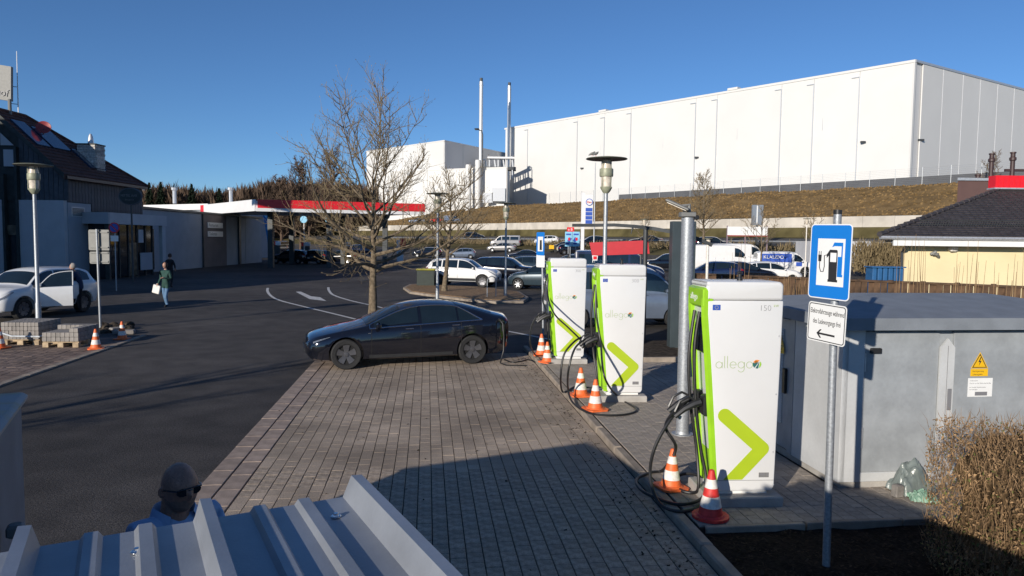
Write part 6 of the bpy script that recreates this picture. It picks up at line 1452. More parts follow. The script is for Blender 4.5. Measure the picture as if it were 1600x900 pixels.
text_mesh('lettering', 'Elan', rr_ * .86, M['canopy_red'], em, Matrix.Translation((cx - rr_ * .74, -.36, cz_ - rr_ * .28)) @ Euler((rad(90), 0, 0)).to_matrix().to_4x4(), ext=.01)
for k in range(4):
    z1_ = P(920, 325 + k * 6.3, 92).z - zg; z0_ = P(920, 330.5 + k * 6.3, 92).z - zg; mb = MB(); mb.bb((x1 + .12, -.28, z0_), (x2 - .08, -.252, z1_)); mb.build('price_field', M['eu_blue'], t)
p = P(928, 378, 60); t = thing('flagpole', (p.x, p.y, 0), 0, 'slender grey pole rising left of the tall disc-topped lamp', 'pole'); mb = MB(); mb.cyl((0, 0, 0), (0, 0, P(928, 254, 60).z), .07, .04, 8); mb.build('pole', M['galvanised'], t, True)
for k, (x0p, x1p) in enumerate(((883, 893.5), (894.5, 905.5))):
    Yk = 40; a = P(x0p, 362, Yk); b = P(x1p, 385, Yk); t = thing('advert_stand', ((a.x + b.x) / 2, Yk, 0), 0, ('left', 'right')[k] + ' one of two light blue advertising boards under the small red board', 'advert', 'light blue advertising boards'); o_ = t.location
    mb = MB(); mb.bb((a.x - o_.x, -.02, b.z), (b.x - o_.x, .02, a.z)); mb.build('panel', M['flag_light'], t)
    mb = MB(); w_ = b.x - a.x; mb.box((0, -.025, lerp(b.z, a.z, .82)), (w_ * .7, .01, .09)); mb.box((.05 * (1 - 2 * k), -.025, lerp(b.z, a.z, .45)), (w_ * .4, .01, .25), Euler((0, .5, 0)).to_matrix()); mb.box((-.05, -.025, lerp(b.z, a.z, .2)), (w_ * .5, .01, .1)); mb.build('printed_figure', M['eu_blue'], t)
    mb = MB(); mb.box((.03, -.03, lerp(b.z, a.z, .5)), (w_ * .28, .01, .16)); mb.build('printed_spot', M['canopy_red'], t)
    mb = MB(); mb.cyl((0, .03, 0), (0, .03, a.z), .025, .025, 6); mb.build('post', M['galvanised'], t)
a = P(886, 355, 40); b = P(897, 362, 40); t = thing('small_red_sign', ((a.x + b.x) / 2, 40.0, 0), 0, 'small red sign with white lettering above the light blue advertising boards', 'sign'); o_ = t.location
mb = MB(); mb.bb((a.x - o_.x, -.02, b.z), (b.x - o_.x, .02, a.z)); pn = mb.build('panel', M['canopy_red'], t); mb = MB(); mb.cyl((0, .05, 0), (0, .05, a.z), .025, .025, 6); mb.build('post', M['galvanised'], t)
text_mesh('lettering', 'e B', .2, M['sign_white'], pn, Matrix.Translation((-.15, -.03, b.z + .06)) @ Euler((rad(90), 0, 0)).to_matrix().to_4x4())
p = G(897, 412); t = thing('blue_bin', p, 0, 'blue bin with a white mark under the advertising boards', 'bin'); mb = MB(); mb.box((0, 0, .55), (.55, .5, 1.1), None, 0, .05); mb.build('body', M['plastic_blue'], t); mb = MB(); mb.box((0, 0, 1.13), (.6, .56, .06)); mb.build('lid', M['plastic_blue'], t); mb = MB(); mb.box((-.08, -.255, .75), (.16, .01, .3)); mb.build('mark', M['sign_white'], t)
# white billboard and dark advertising board on the upper ground
a = P(1137, 354, 78); b = P(1199, 368, 78); t = thing('billboard', ((a.x + b.x) / 2, 78, 0), 0, 'long white billboard with a thin reddish frame before the concrete wall', 'billboard'); o_ = t.location
mb = MB(); mb.bb((a.x - o_.x, 0, b.z), (b.x - o_.x, .1, a.z)); mb.build('panel', M['sign_white'], t)
for u in (0, .45, 1): x = lerp(a.x, b.x, u) - o_.x; mb = MB(); mb.bb((x - .06, .02, -.2), (x + .06, .14, a.z + (.1 if u != .45 else -.1))); mb.build('post', M['mauve'], t)
mb = MB(); mb.bb((a.x - o_.x, -.02, b.z - .12), (b.x - o_.x, .08, b.z - .003)); mb.build('lower_rail', M['red_dish'], t)
a = P(1176, 320, 84); b = P(1192, 352, 84); t = thing('dark_totem', ((a.x + b.x) / 2, 84, 0), 0, 'dark grey upright board rising above the white billboard', 'totem'); o_ = t.location; t.location.z = 0
mb = MB(); mb.bb((a.x - o_.x, 0, b.z), (b.x - o_.x, .3, a.z)); mb.build('panel', M['warehouse_dark'], t); mb = MB(); mb.bb((-.12, .05, 0), (.12, .25, b.z)); mb.build('post', M['dark_steel'], t)
mb = MB(); mb.bb((a.x - o_.x + .5, -.04, b.z + .1), (a.x - o_.x + .62, -.003, a.z - .1)); mb.build('pale_stripe', M['sign_white'], t)
# guard rail along the upper road
t = thing('guard_rail', SD(0, -15.4, hd(-15.4)), 0, 'steel guard rail along the near edge of the upper road', 'guard rail'); o_ = t.location
a = SD(-40, -15.4, o_.z) - o_; b = SD(110, -15.4, o_.z) - o_; mb = MB(); mb.cyl((a.x, a.y, .65), (b.x, b.y, .65), .10, .10, 6); mb.build('rail', M['galvanised'], t)
for s in range(-40, 111, 6): c = SD(s, -15.4, o_.z) - o_; mb = MB(); mb.cyl((c.x, c.y, -.2), (c.x, c.y, .6), .05, .05, 5); mb.build('post', M['galvanised'], t)
# ================================================================ left signs
b0 = G(157, 514); tp = P(151, 358, b0.y); t = thing('traffic_sign', b0, 0, 'pair of traffic sign plates seen from behind on one leaning post', 'sign'); dv = tp - b0
mb = MB(); mb.tube([(0, 0, 0), dv], .033, 12); mb.build('post', M['galvanised'], t, True)
for (px0, py0, px1, py1) in ((136.5, 359, 168.5, 391), (138, 393.5, 169, 412)):
    a = P(px0, py1, b0.y) - b0; b = P(px1, py0, b0.y) - b0; T = Matrix.Translation((0, .08, 0)) @ Matrix(((1, 0, 0, 0), (0, 0, -1, 0), (0, 1, 0, 0), (0, 0, 0, 1)))
    mb = MB(); mb.prism(rrect(a.x, a.z, b.x, b.z, .04), 0, .006, 0, T); pn = mb.build('plate', M['sign_back'], t)
    for u in (.12, .85): mb = MB(); z = lerp(a.z, b.z, u); mb.bb((a.x + .04, .045, z), (b.x - .04, .072, z + .035)); mb.build('rail', M['sign_back'], pn)
p = P(181, 420, 36); t = thing('no_stopping_sign', (p.x, 36, 0), 0, 'round no-stopping sign with a small white plate in front of the restaurant porch', 'sign'); o_ = t.location
mb = MB(); mb.cyl((0, 0, 0), (0, 0, P(180, 344, 36).z), .03, .03, 8); mb.build('post', M['galvanised'], t, True)
cz_ = P(181, 356, 36).z; mb = MB(); mb.lathe([(.27, -.01), (.27, .01)], (0, -.05, cz_), 26, 0, 'Y'); d_ = mb.build('disc', M['cone_red'], t); mb = MB(); mb.lathe([(.21, -.01), (.21, .012)], (0, -.063, cz_), 26, 0, 'Y'); mb.build('blue_field', M['eu_blue'], d_)
mb = MB(); mb.box((0, -.08, cz_), (.42, .012, .05), Euler((0, .78, 0)).to_matrix()); mb.build('red_bar', M['cone_red'], d_)
mb = MB(); mb.bb((-.19, -.06, P(181, 377, 36).z), (.19, -.04, P(181, 368, 36).z)); mb.build('small_plate', M['sign_white'], t)
p = P(208, 430, 43); t = thing('oval_sign', (p.x, 43, 0), 0, 'dark oval restaurant sign on a slender pole beside the porch', 'sign'); o_ = t.location
mb = MB(); mb.cyl((0, 0, 0), (0, 0, P(208, 300, 43).z), .06, .05, 8); mb.build('pole', M['dark_steel'], t, True)
cz_ = P(205, 307, 43).z; cx = P(205, 307, 43).x - o_.x
def oval(r1, r2, z0, z1, m, nm, par): T = Matrix(((1, 0, 0, cx), (0, 0, -1, -.08), (0, 1, 0, cz_), (0, 0, 0, 1))); mb = MB(); mb.prism([(r1 * math.cos(2 * math.pi * i / 36), r2 * math.sin(2 * math.pi * i / 36)) for i in range(36)], z0, z1, 0, T); return mb.build(nm, m, par)
ov = oval(.70, .52, -.06, .04, M['clad_dark'], 'board', t); oval(.64, .46, .03, .045, M['timber_dark'], 'field', ov)
text_mesh('lettering', 'MITTEL AAR', .20, M['sign_back'], ov, Matrix.Translation((cx - .56, -.135, cz_ - .02)) @ Euler((rad(90), 0, 0)).to_matrix().to_4x4(), sx=.9); text_mesh('lettering', 'Restaurant', .12, M['sign_back'], ov, Matrix.Translation((cx - .3, -.135, cz_ - .24)) @ Euler((rad(90), 0, 0)).to_matrix().to_4x4())
# blue flag banner
p = G(424, 403); t = thing('flag_banner', p, 0, 'tall blue feather flag banner at the end of the flat annex', 'flag'); Y = p.y
out = [(425, 403), (420, 397), (417.5, 375), (414, 352), (411.5, 341), (411, 335), (414, 334), (420, 336), (425, 344), (427, 355), (428, 380), (428, 403)]
q = [P(a, b, Y) - p for a, b in out]; mb = MB(); mb.add([v for v in q] + [v + Vector((0, .02, 0)) for v in q], [tuple(range(12)), tuple(range(23, 11, -1))]); fb = mb.build('cloth', M['flag_blue'], t)
q = [P(a, b, Y - .02) - p for a, b in ((411.5, 335.5), (414, 334.5), (419, 336.5), (422.5, 341), (420.5, 345), (416, 341))]; mb = MB(); mb.add(q, [tuple(range(6))]); mb.build('pale_tip', M['flag_light'], fb)
mb = MB(); mb.tube([P(428.5, 408, Y) - p, P(428.5, 360, Y) - p, P(426, 345, Y) - p, P(420, 336, Y) - p], .03, 6); mb.build('pole', M['dark_steel'], t)
mb = MB(); mb.box((0, 0, .1), (.9, .6, .2), None, 0, .03); mb.build('foot', M['concrete'], t)
for px, py, lb in ((475, 343, 'left of two light blue round signs seen under the canopy'), (514, 343, 'right of two light blue round signs seen under the canopy')):
    Y = 82; c = P(px, py, Y); t = thing('round_sign', (c.x, Y, 0), 0, lb, 'sign', 'light blue round signs under the canopy'); mb = MB(); mb.cyl((0, 0, 0), (0, 0, c.z), .06, .06, 6); mb.build('post', M['cone_white'], t); mb = MB(); mb.lathe([(.4, -.05), (.4, .05)], (0, -.1, c.z), 18, 0, 'Y'); mb.build('disc', M['flag_light'], t)
# bin, bicycle hoops
p = G(666, 449); t = thing('litter_bin', p, 0, 'dark waste container with a yellow-green lid left of the white SUV', 'bin'); mb = MB(); mb.bb((-.5, -.4, .08), (.5, .4, 1.0), 0, .03); mb.build('body', M['bin_green'], t); mb = MB(); mb.bb((-.53, -.43, 1.0), (.53, .43, 1.08), 0, .02); mb.build('lid', M['lid_yellow'], t)
for k in (-.4, .4): mb = MB(); mb.lathe([(.08, -.03), (.08, .03)], (k, -.36, .08), 10, 0, 'Y'); mb.build('wheel', M['tyre'], t)
p = G(768, 464, .12); t = thing('bicycle_hoop', p, rad(25), 'galvanised bicycle hoop on the planted island in front of the white SUV', 'bicycle stand')
mb = MB(); mb.tube([(-.22, 0, 0), (-.22, 0, .72), (-.16, 0, .9), (0, 0, .97), (.16, 0, .9), (.22, 0, .72), (.22, 0, 0)], .024, 8); mb.build('hoop', M['galvanised'], t, True)
# ================================================================ pallets with pavers
def pallet(px, py, rz, rows, cols, layers, label, wrap, extra=0):
    p = G(px, py, UP); t = thing('paver_pallet', p, rz, label, 'pallet', 'pallets of concrete pavers')
    w_, d_ = .82, 1.0
    for k in range(3):
        y = [.06, d_ / 2, d_ - .06][k]
        for x in (.07, w_ / 2, w_ - .07): mb = MB(); mb.box((x, y, .065), (.13, .12, .08)); mb.build('pallet_block', M['wood_pale'], t)
    for k in range(5): mb = MB(); mb.box((w_ / 2, .09 + k * (d_ - .18) / 4, .118), (w_, .12, .022)); mb.build('deck_board', M['wood_pale'], t)
    for k in range(3): mb = MB(); mb.box(([.07, w_ / 2, w_ - .07][k], d_ / 2, .014), (.13, d_, .022)); mb.build('bottom_board', M['wood_pale'], t)
    bw, bd, bh = w_ / cols, d_ / rows, .10
    me = []
    for s in range(2):
        b_ = MB(); b_.box((0, 0, 0), (bw - .006, bd - .006, bh - .004), None, 0, .006); m_ = bpy.data.meshes.new('concrete_block'); m_.from_pydata(b_.v, [], b_.f); m_.materials.append(M['block_grey']); me.append(m_)
    for L in range(layers):
        for i in range(cols):
            for j in range(rows):
                if L < layers - 1 and 0 < i < cols - 1 and 0 < j < rows - 1: continue
                if L == layers - 1 and extra and (j > rows - 1 - extra or i > cols - 3): pass
                elif L == layers - 1 and extra: continue
                o = link('concrete_block', me[(i + j) % 2], t); o.location = ((i + .5) * bw + R.uniform(-.003, .003), (j + .5) * bd + R.uniform(-.004, .004), .13 + bh * (L + .5)); o.rotation_euler = (0, 0, R.gauss(0, .01))
    if extra: mb = MB(); mb.bb((.05, .05, .13 + bh * (layers - 1) - .02), (w_ - .05, d_ - .05, .13 + bh * (layers - 1) + .0)); mb.build('inner_fill', M['block_grey'], t)
    if wrap:
        mb = MB(); mb.tube([(-.02, -.02, .30), (w_ * .3, -.03, .21), (w_ + .02, -.02, .20), (w_ + .02, d_, .24)], .02, 5); mb.build('film_strap', M['plastic_film'], t, True)
    return t
pallet(66, 543, rad(3), 6, 8, 3, 'pallet of grey pavers with a half-empty top layer, beside the corner cone', False, 2).scale = (1.06, 1.0, 1.12)
pallet(2, 539, rad(3), 6, 10, 4, 'fuller pallet of grey pavers with torn film around it, at the left edge', True).scale = (1.12, 1.0, 1.08)
# ================================================================ fence of brown boards behind the cabinet
F0 = P(1213, 431, 20.5); F1 = P(1612, 446, 16.5); fz = .5 * (F0.z + F1.z)
t = thing('board_palisade', (F0.x, F0.y, 0), math.atan2(F1.y - F0.y, F1.x - F0.x), 'brown weathered wooden palisade of upright boards behind the cabinet', 'fence'); Lf = (F1 - F0).length; x = -3.0
while x < Lf + 1:
    u = max(0, x / Lf); hh = lerp(F0.z, F1.z, u); k = int(x / .16) % 3
    mb = MB(); mb.box((0, 0, hh / 2), (.148, .035, hh - .09 + R.uniform(-.01, .01)), None, 0, .006); mb.build('board', M['wood_fence'], t, loc=(x, -.03 if k else .02, 0)); x += .158
for k in range(9): mb = MB(); u = k / 8; mb.box((Lf * u, .06, lerp(F0.z, F1.z, u) / 2), (.1, .09, lerp(F0.z, F1.z, u))); mb.build('post', M['wood_fence'], t)
mb = MB(); a = Vector((-3, 0, F0.z - .02)); b = Vector((Lf + 1, 0, F1.z - .02)); mb.add([a + Vector((0, -.07, 0)), b + Vector((0, -.07, 0)), b + Vector((0, .12, 0)), a + Vector((0, .12, 0)), a + Vector((0, -.07, -.05)), b + Vector((0, -.07, -.05)), b + Vector((0, .12, -.05)), a + Vector((0, .12, -.05))], [(0, 1, 2, 3), (7, 6, 5, 4), (0, 4, 5, 1), (1, 5, 6, 2), (2, 6, 7, 3), (3, 7, 4, 0)]); mb.build('top_rail', M['wood_fence'], t)
a = P(1363, 422, 24); b = P(1414, 422, 24); t = thing('blue_container', (a.x, 24, 0), 0, 'row of blue ribbed plastic bins behind the palisade, left of the cream building', 'container'); Lb = b.x - a.x; zt_ = P(1390, 418.5, 24).z
for k in range(6): mb = MB(); mb.bb((Lb * k / 6 + .02, 0, 0), (Lb * (k + 1) / 6 - .02, .5, zt_), 0, .03); mb.build('bin_segment', M['plastic_blue'], t)
mb = MB(); mb.bb((-.03, -.03, zt_), (Lb + .03, .53, zt_ + .04)); mb.build('lid', M['plastic_blue'], t)
# ================================================================ foreground: corrugated roof over the shed
RA = rad(28.5); ux, uy = Vector((math.cos(RA), math.sin(RA), 0)), Vector((math.sin(RA), -math.cos(RA), 0))   # along the eave, and back towards us
E_ = G(538, 776, 2.15)
rf = thing('corrugated_roof', E_, RA, 'grey trapezoidal sheet metal roof of the low shed in the foreground', 'roof')
prof = [(.0, 0), (.0, 0)]
def rib_prof():
    pts = [(.062, -.055), (.060, .0), (.045, .050), (.018, .052), (-.004, .0)]      # right end rib and drip edge
    x = -.004; pitch = .333
    for k in range(12):
        b = x - k * pitch
        pts += [(b - .075, 0), (b - .084, .013), (b - .110, .013), (b - .119, 0), (b - .178, 0), (b - .187, .013), (b - .213, .013), (b - .222, 0), (b - .292, 0), (b - .306, .048), (b - .330, .050), (b - .333 - .012 + .0, .0) if False else (b - .340, .012), (b - .345, 0)]
        x = x - .012
    return pts
pf = rib_prof(); Ld = 3.6; slope = -.0
mb = MB(); n = len(pf); vs = [Vector((x, 0, z)) for x, z in pf] + [Vector((x, -Ld, z + .0)) for x, z in pf]
th = Vector((0, 0, -.004)); mb.add(vs + [v + th for v in vs], [(i, i + 1, n + i + 1, n + i) for i in range(n - 1)] + [(2 * n + i, 3 * n + i, 3 * n + i + 1, 2 * n + i + 1) for i in range(n - 1)] + [(i, 2 * n + i, 2 * n + i + 1, i + 1) for i in range(n - 1)])
me_o = mb.build('metal_sheet', M['roof_metal'], rf)
bpy.context.view_layer.objects.active = me_o
bv = me_o.modifiers.new('bevel', 'BEVEL'); bv.width = .004; bv.segments = 2; bv.limit_method = 'ANGLE'; bv.angle_limit = rad(25)
Rinv = Matrix.Rotation(-RA, 3, 'Z')
for (px, py) in ((214, 862), (525, 807)):
    q = Rinv @ (G(px, py, 2.152) - E_); mb = MB(); mb.lathe([(.0125, 0), (.0125, .0015), (.010, .003)], (0, 0, 0), 16); mb.lathe([(.0065, .003), (.0065, .0075), (.005, .0085)], (0, 0, 0), 6); mb.build('screw', M['chrome'], rf, True, loc=q, ang=30)
mb = MB(); mb.bb((-3.9, -3.5, -2.15), (-.06, -.16, -.07)); mb.build('shed_wall', M['container_blue'], rf)
mb = MB(); mb.bb((-3.9, -.17, -.075), (-.02, -.10, -.012)); mb.build('eave_beam', M['dark_steel'], rf)
# container at the left edge
K = G(44, 611, 1.95); ct = thing('steel_container', (K.x, K.y, 0), rad(27), 'grey-blue steel container with a lichen-stained top at the lower left edge', 'container')
mb = MB(); mb.bb((-2.6, -6.0, 0), (-.03, -.03, 1.89)); mb.build('body', M['container_blue'], ct)
mb = MB(); mb.bb((-2.65, -6.05, 1.895), (0, 0, 1.95), 0, .02); mb.build('lid', M['lichen_metal'], ct, True)
mb = MB()
for k in range(6): mb.bb((-.03, -.9 - k * .95, .05), (-.012, -.86 - k * .95, 1.8))
mb.build('joint', M['dark_steel'], ct)
mb = MB(); mb.box((.03, -.75, 1.45), (.07, .07, .06), None, 0, .012); mb.build('lock_box', M['sign_back'], ct)
# ================================================================ bare trees
def bare_tree(name, base, H, label, cat='tree', group=None, rb=.16, spread=3.0, first=.22, nb=22, seed=1, sub=8, tw=5, droop=.0, lean=(0, 0), up=.55, matb='bark', matt='twig', tr=.006, low=1.0, tpr=.62):
    r = random.Random(seed); t = thing(name, base, 0, label, cat, group)
    tk = MB(); br = MB(); twg = MB()
    lead = []; n = 14; x = y = 0
    for i in range(n + 1):
        u = i / n; lead.append(Vector((x + lean[0] * u, y + lean[1] * u, H * u))); x += r.gauss(0, .018 * H / 5 * (1 if u > .25 else .2)); y += r.gauss(0, .018 * H / 5 * (1 if u > .25 else .2))
    rad_ = [rb * (1.25 if i == 0 else 1) * (1 - .93 * (i / n) ** .8) + .006 for i in range(n + 1)]
    tk.tube([Vector((lead[0].x, lead[0].y, -.15))] + lead, [rb * 1.5] + rad_, 10); tk.build('trunk', M[matb], t, True)
    def at(u): f = u * n; i = min(int(f), n - 1); return lead[i].lerp(lead[i + 1], f - i), lerp(rad_[i], rad_[i + 1], f - i)
    def grow(p, d, L, r0, seg, wob, lift, sides, mb):
        pts = [p]; rr = [r0]; d = d.normalized()
        for k in range(seg):
            d = (d + Vector((r.gauss(0, wob), r.gauss(0, wob), r.gauss(0, wob * .8) + lift / seg))).normalized(); pts.append(pts[-1] + d * L / seg); rr.append(r0 * (1 - .8 * (k + 1) / seg))
        mb.tube(pts, rr, sides, 0, False); return pts
    for b in range(nb):
        u = first + (1 - first) * max(0, (b + r.uniform(-.3, .3)) / nb) ** 1.05; u = min(max(u, first), .97)
        p, rr = at(u); az = b * 2.4 + r.uniform(-.4, .4); L = spread * (1 - tpr * ((u - first) / (1 - first))) * r.uniform(.75, 1.15)
        el = up + .55 * (u - first) + r.uniform(-.15, .15) - (droop if u < first + .25 else 0)
        d = Vector((math.cos(az) * math.cos(el), math.sin(az) * math.cos(el), math.sin(el)))
        pts = grow(p, d, L, min(rr * .55, .055) * low, 8, .10, .42, 6, br)
        for s in range(sub):
            q = .18 + .8 * (s + r.random() * .7) / sub; f = q * 8; i = min(int(f), 7); pp_ = pts[i].lerp(pts[i + 1], f - i); dd = (pts[i + 1] - pts[i]).normalized()
            sd_ = Vector((r.gauss(0, 1), r.gauss(0, 1), r.gauss(.2, .7))); sd_ = (sd_ - dd * sd_.dot(dd)).normalized()
            L2 = L * r.uniform(.22, .42) * (1.15 - .6 * q); p2 = grow(pp_, dd * .75 + sd_ * .8, L2, tr * 2.1, 5, .13, .30, 4, br)
            for w_ in range(tw):
                q2 = .2 + .8 * w_ / tw; f = q2 * 5; i = min(int(f), 4); p3 = p2[i].lerp(p2[i + 1], f - i); d3 = (p2[i + 1] - p2[i]).normalized()
                e_ = Vector((r.gauss(0, 1), r.gauss(0, 1), r.gauss(.35, .6))); e_ = (e_ - d3 * e_.dot(d3)).normalized(); pts3 = grow(p3, d3 * .8 + e_ * .7, L2 * r.uniform(.3, .6), tr, 3, .16, .35, 3, twg)
                e3 = pts3[-1]; twg.tube([e3, e3 + (e3 - pts3[-2]).normalized() * .05], [tr * 1.5, tr * .3], 3, 0, False)
    br.build('branch', M[matb], t, True); k_ = t.children[-1] if t.children else None
    twg.build('twig', M[matt], t)
    return t
tb = G(583, 500); tp = P(586, 262, tb.y)
bare_tree('bare_tree', tb, tp.z, 'large bare tree with a wide crown directly behind the black electric car', rb=.165, spread=4.3, first=.31, nb=28, seed=5, sub=11, tw=6, droop=.48, up=.62, tr=.0075, low=1.3, tpr=.22)
tb = G(694, 455, .12); bare_tree('bare_tree', tb, P(700, 296, tb.y).z, 'slim bare tree on the planted island in front of the white SUV', rb=.14, spread=3.6, first=.34, nb=22, seed=9, sub=8, tw=5, tr=.010, lean=(.5, 0), up=.5, matt='twig')
tb = P(1099, 384, 84); tb.z = max(0, hd(dof(tb.x, tb.y))); bare_tree('bare_tree', tb, P(1103, 279, 84).z - tb.z, 'round-crowned bare tree before the concrete wall near the black SUV', rb=.20, spread=3.6, first=.28, nb=24, seed=14, sub=9, tw=6, tr=.018, up=.55)
tb = P(1188, 434, 52); tb.z = 0; bare_tree('bare_tree', tb, P(1186, 336, 52).z, 'thin young bare tree growing between the white vans', rb=.09, spread=2.6, first=.42, nb=13, seed=17, sub=6, tw=4, tr=.010, up=.7)
tb = P(1008, 395, 90); tb.z = 0; bare_tree('bare_tree', tb, P(1008, 336, 90).z, 'small bare bush-like tree above the right end of the red board', rb=.12, spread=2.6, first=.3, nb=14, seed=19, sub=6, tw=4, tr=.016)
tb = P(1548, 300, 100); tb.z = 5; bare_tree('bare_tree', tb, P(1545, 244, 100).z - 5, 'bare round tree behind the brown building flues', rb=.2, spread=3.6, first=.3, nb=20, seed=23, sub=8, tw=5, tr=.02, matt='twig_far')
tb = P(1268, 400, 70); tb.z = .5; bare_tree('bare_tree', tb, P(1275, 335, 70).z - .5, 'small bare tree left of the garage box', rb=.1, spread=2.4, first=.3, nb=13, seed=25, sub=6, tw=4, tr=.014)
for i, (px, yt, Y, sp_d) in enumerate(((470, 262, 122, 6.5), (515, 249, 115, 6.8), (440, 286, 118, 4.8))):
    tb = P(px, 350, Y); tb.z = 0; bare_tree('bare_tree', tb, P(px, yt, Y).z, ('left', 'right and tallest', 'small left-hand')[i] + ' one of three dense grey bare trees behind the red canopy', rb=.32, spread=sp_d, first=.22, nb=30, seed=31 + i, sub=12, tw=9, tr=.030, matb='twig_far', matt='twig_far', up=.7)
# unseen tree added left of the frame to streak the asphalt with shade
for i, (x, y, h_) in enumerate(((-15.5, -1.5, 8.5),)):
    bare_tree('bare_tree', Vector((x, y, 0)), h_, 'bare tree standing left of the asphalt lane', rb=.17, spread=3.0, first=.25, nb=18, seed=41 + i, sub=6, tw=3, tr=.01)
# ================================================================ forest on the skyline
mb = MB(); r = random.Random(3)
def brush(mb, c, w_, h_, n, s):
    for k in range(n):
        a = r.uniform(0, 6.283); q = r.random() ** .5; u = r.random(); rr = w_ * math.sin(math.pi * (.12 + .80 * u)) ** .7
        p = c + Vector((math.cos(a) * rr * q, math.sin(a) * rr * q, h_ * (.12 + .88 * u)))
        d = Vector((math.cos(a) * .5, math.sin(a) * .5, r.uniform(.5, 1.3))) * s * r.uniform(.6, 1.4); e = Vector((-math.sin(a), math.cos(a), 0)) * s * r.uniform(.06, .16)
        mb.add([p - e, p + e, p + d], [(0, 1, 2)])
top_y = lambda px: interp([(190, 300), (222, 292), (260, 289), (300, 291), (345, 296), (380, 292), (410, 285), (440, 279), (480, 283), (560, 285), (585, 290)], px)
for i in range(150):
    px = r.uniform(150, 600); Y = r.uniform(205, 265); yt = top_y(px) + r.uniform(8, 18)
    c = P(px, 330, Y); c.z = 3; h_ = P(px, yt, Y).z - 3; mb.add([c + Vector((-.2, 0, 0)), c + Vector((.2, 0, 0)), c + Vector((.1, 0, h_ * .8)), c + Vector((-.1, 0, h_ * .8))], [(0, 1, 2, 3)])
    brush(mb, c, r.uniform(3.5, 5.5), h_, 420, 2.2)
tag(mb.build('forest', M['twig_far']), 'brown leafless woodland along the skyline behind the petrol station', 'forest', kind='stuff')
mb = MB(); mb.prism([(-185, 235), (-40, 235), (-40, 290), (-200, 290)], 0, 11.0); tag(mb.build('wooded_hill', M['twig_far']), kind='structure')
for i, (px, yt) in enumerate(((234, 285), (252, 284), (300, 287), (343, 294))):
    Y = 200; c = P(px, 330, Y); c.z = 3; H = P(px, yt, Y).z - 3; t = thing('conifer', c, 0, ('first and leftmost', 'second', 'third', 'rightmost, smallest')[i] + ' dark conifer sticking out of the brown skyline woodland', 'tree', 'dark conifers on the skyline')
    mb = MB(); mb.cyl((0, 0, 0), (0, 0, H), .3, .05, 6); mb.build('trunk', M['bark'], t); mb = MB()
    for k in range(420):
        u = r.random() ** .8; a = r.uniform(0, 6.28); rr = 2.9 * (1 - u) ** .8 * r.uniform(.4, 1); z = H * (.25 + .75 * u); p = Vector((0, 0, z)); q = Vector((math.cos(a) * rr, math.sin(a) * rr, z - .35 * rr)); e = Vector((-math.sin(a), math.cos(a), 0)) * .35
        mb.add([p, q - e, q + Vector((0, 0, -.25)), q + e], [(0, 1, 2, 3)])
    mb.build('crown', M['conifer'], t)
# ================================================================ hedge at the lower right
hx0, hx1, hy0, hy1, hz = 3.55, 7.2, 4.2, 6.35, 1.30
t = thing('beech_hedge', (5.3, 5.3, 0), 0, 'clipped brown beech hedge at the lower right, dry leaves and twigs showing', 'hedge'); O2 = Vector((5.3, 5.3, 0))
def hpt():
    # points near the surface of a rounded block
    while 1:
        x, y, z = r.uniform(hx0, hx1), r.uniform(hy0, hy1), r.uniform(.04, hz)
        dx = min(x - hx0, hx1 - x); dy = min(y - hy0, hy1 - y); dz = hz - z; d = min(dx, dy, dz)
        if dx < .35 and dz < .35 and (.35 - dx) ** 2 + (.35 - dz) ** 2 > .35 ** 2: continue
        if dx < .45 and dy < .45 and (.45 - dx) ** 2 + (.45 - dy) ** 2 > .45 ** 2: continue
        nz = noise.noise(Vector((x * 2.2, y * 2.2, z * 2.2)))
        if d < .05 + .10 * nz: continue
        if r.random() < math.exp(-d * 5.5) or r.random() < .05: return Vector((x, y, z)), d
lf = MB(); tg_ = MB(); gn = MB()
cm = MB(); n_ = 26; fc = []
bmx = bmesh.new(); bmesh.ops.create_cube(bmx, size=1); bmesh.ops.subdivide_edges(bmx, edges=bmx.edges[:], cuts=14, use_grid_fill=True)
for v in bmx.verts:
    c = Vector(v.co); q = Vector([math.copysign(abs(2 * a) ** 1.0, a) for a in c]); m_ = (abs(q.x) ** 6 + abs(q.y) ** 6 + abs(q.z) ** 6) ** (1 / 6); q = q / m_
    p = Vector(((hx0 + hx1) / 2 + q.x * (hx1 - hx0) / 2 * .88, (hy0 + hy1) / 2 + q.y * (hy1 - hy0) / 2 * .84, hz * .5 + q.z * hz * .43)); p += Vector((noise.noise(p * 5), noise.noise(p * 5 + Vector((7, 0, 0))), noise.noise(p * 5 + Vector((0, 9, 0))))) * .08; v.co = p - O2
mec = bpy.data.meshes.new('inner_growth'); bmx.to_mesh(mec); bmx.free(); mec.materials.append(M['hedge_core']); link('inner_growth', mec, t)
for i in range(44000):
    p, d = hpt(); a = r.uniform(0, 6.28); s = r.uniform(.009, .020); n_ = Vector((r.gauss(0, 1), r.gauss(0, 1), r.gauss(0, 1))).normalized(); u = n_.orthogonal().normalized(); v = n_.cross(u)
    u, v = u * math.cos(a) + v * math.sin(a), v * math.cos(a) - u * math.sin(a); tgt = gn if r.random() < (.22 if p.z < .8 else .08) else lf
    tgt.add([p - O2 - u * s, p - O2 + v * s * .45 + n_ * s * .2, p - O2 + u * s, p - O2 - v * s * .45], [(0, 1, 2, 3)])
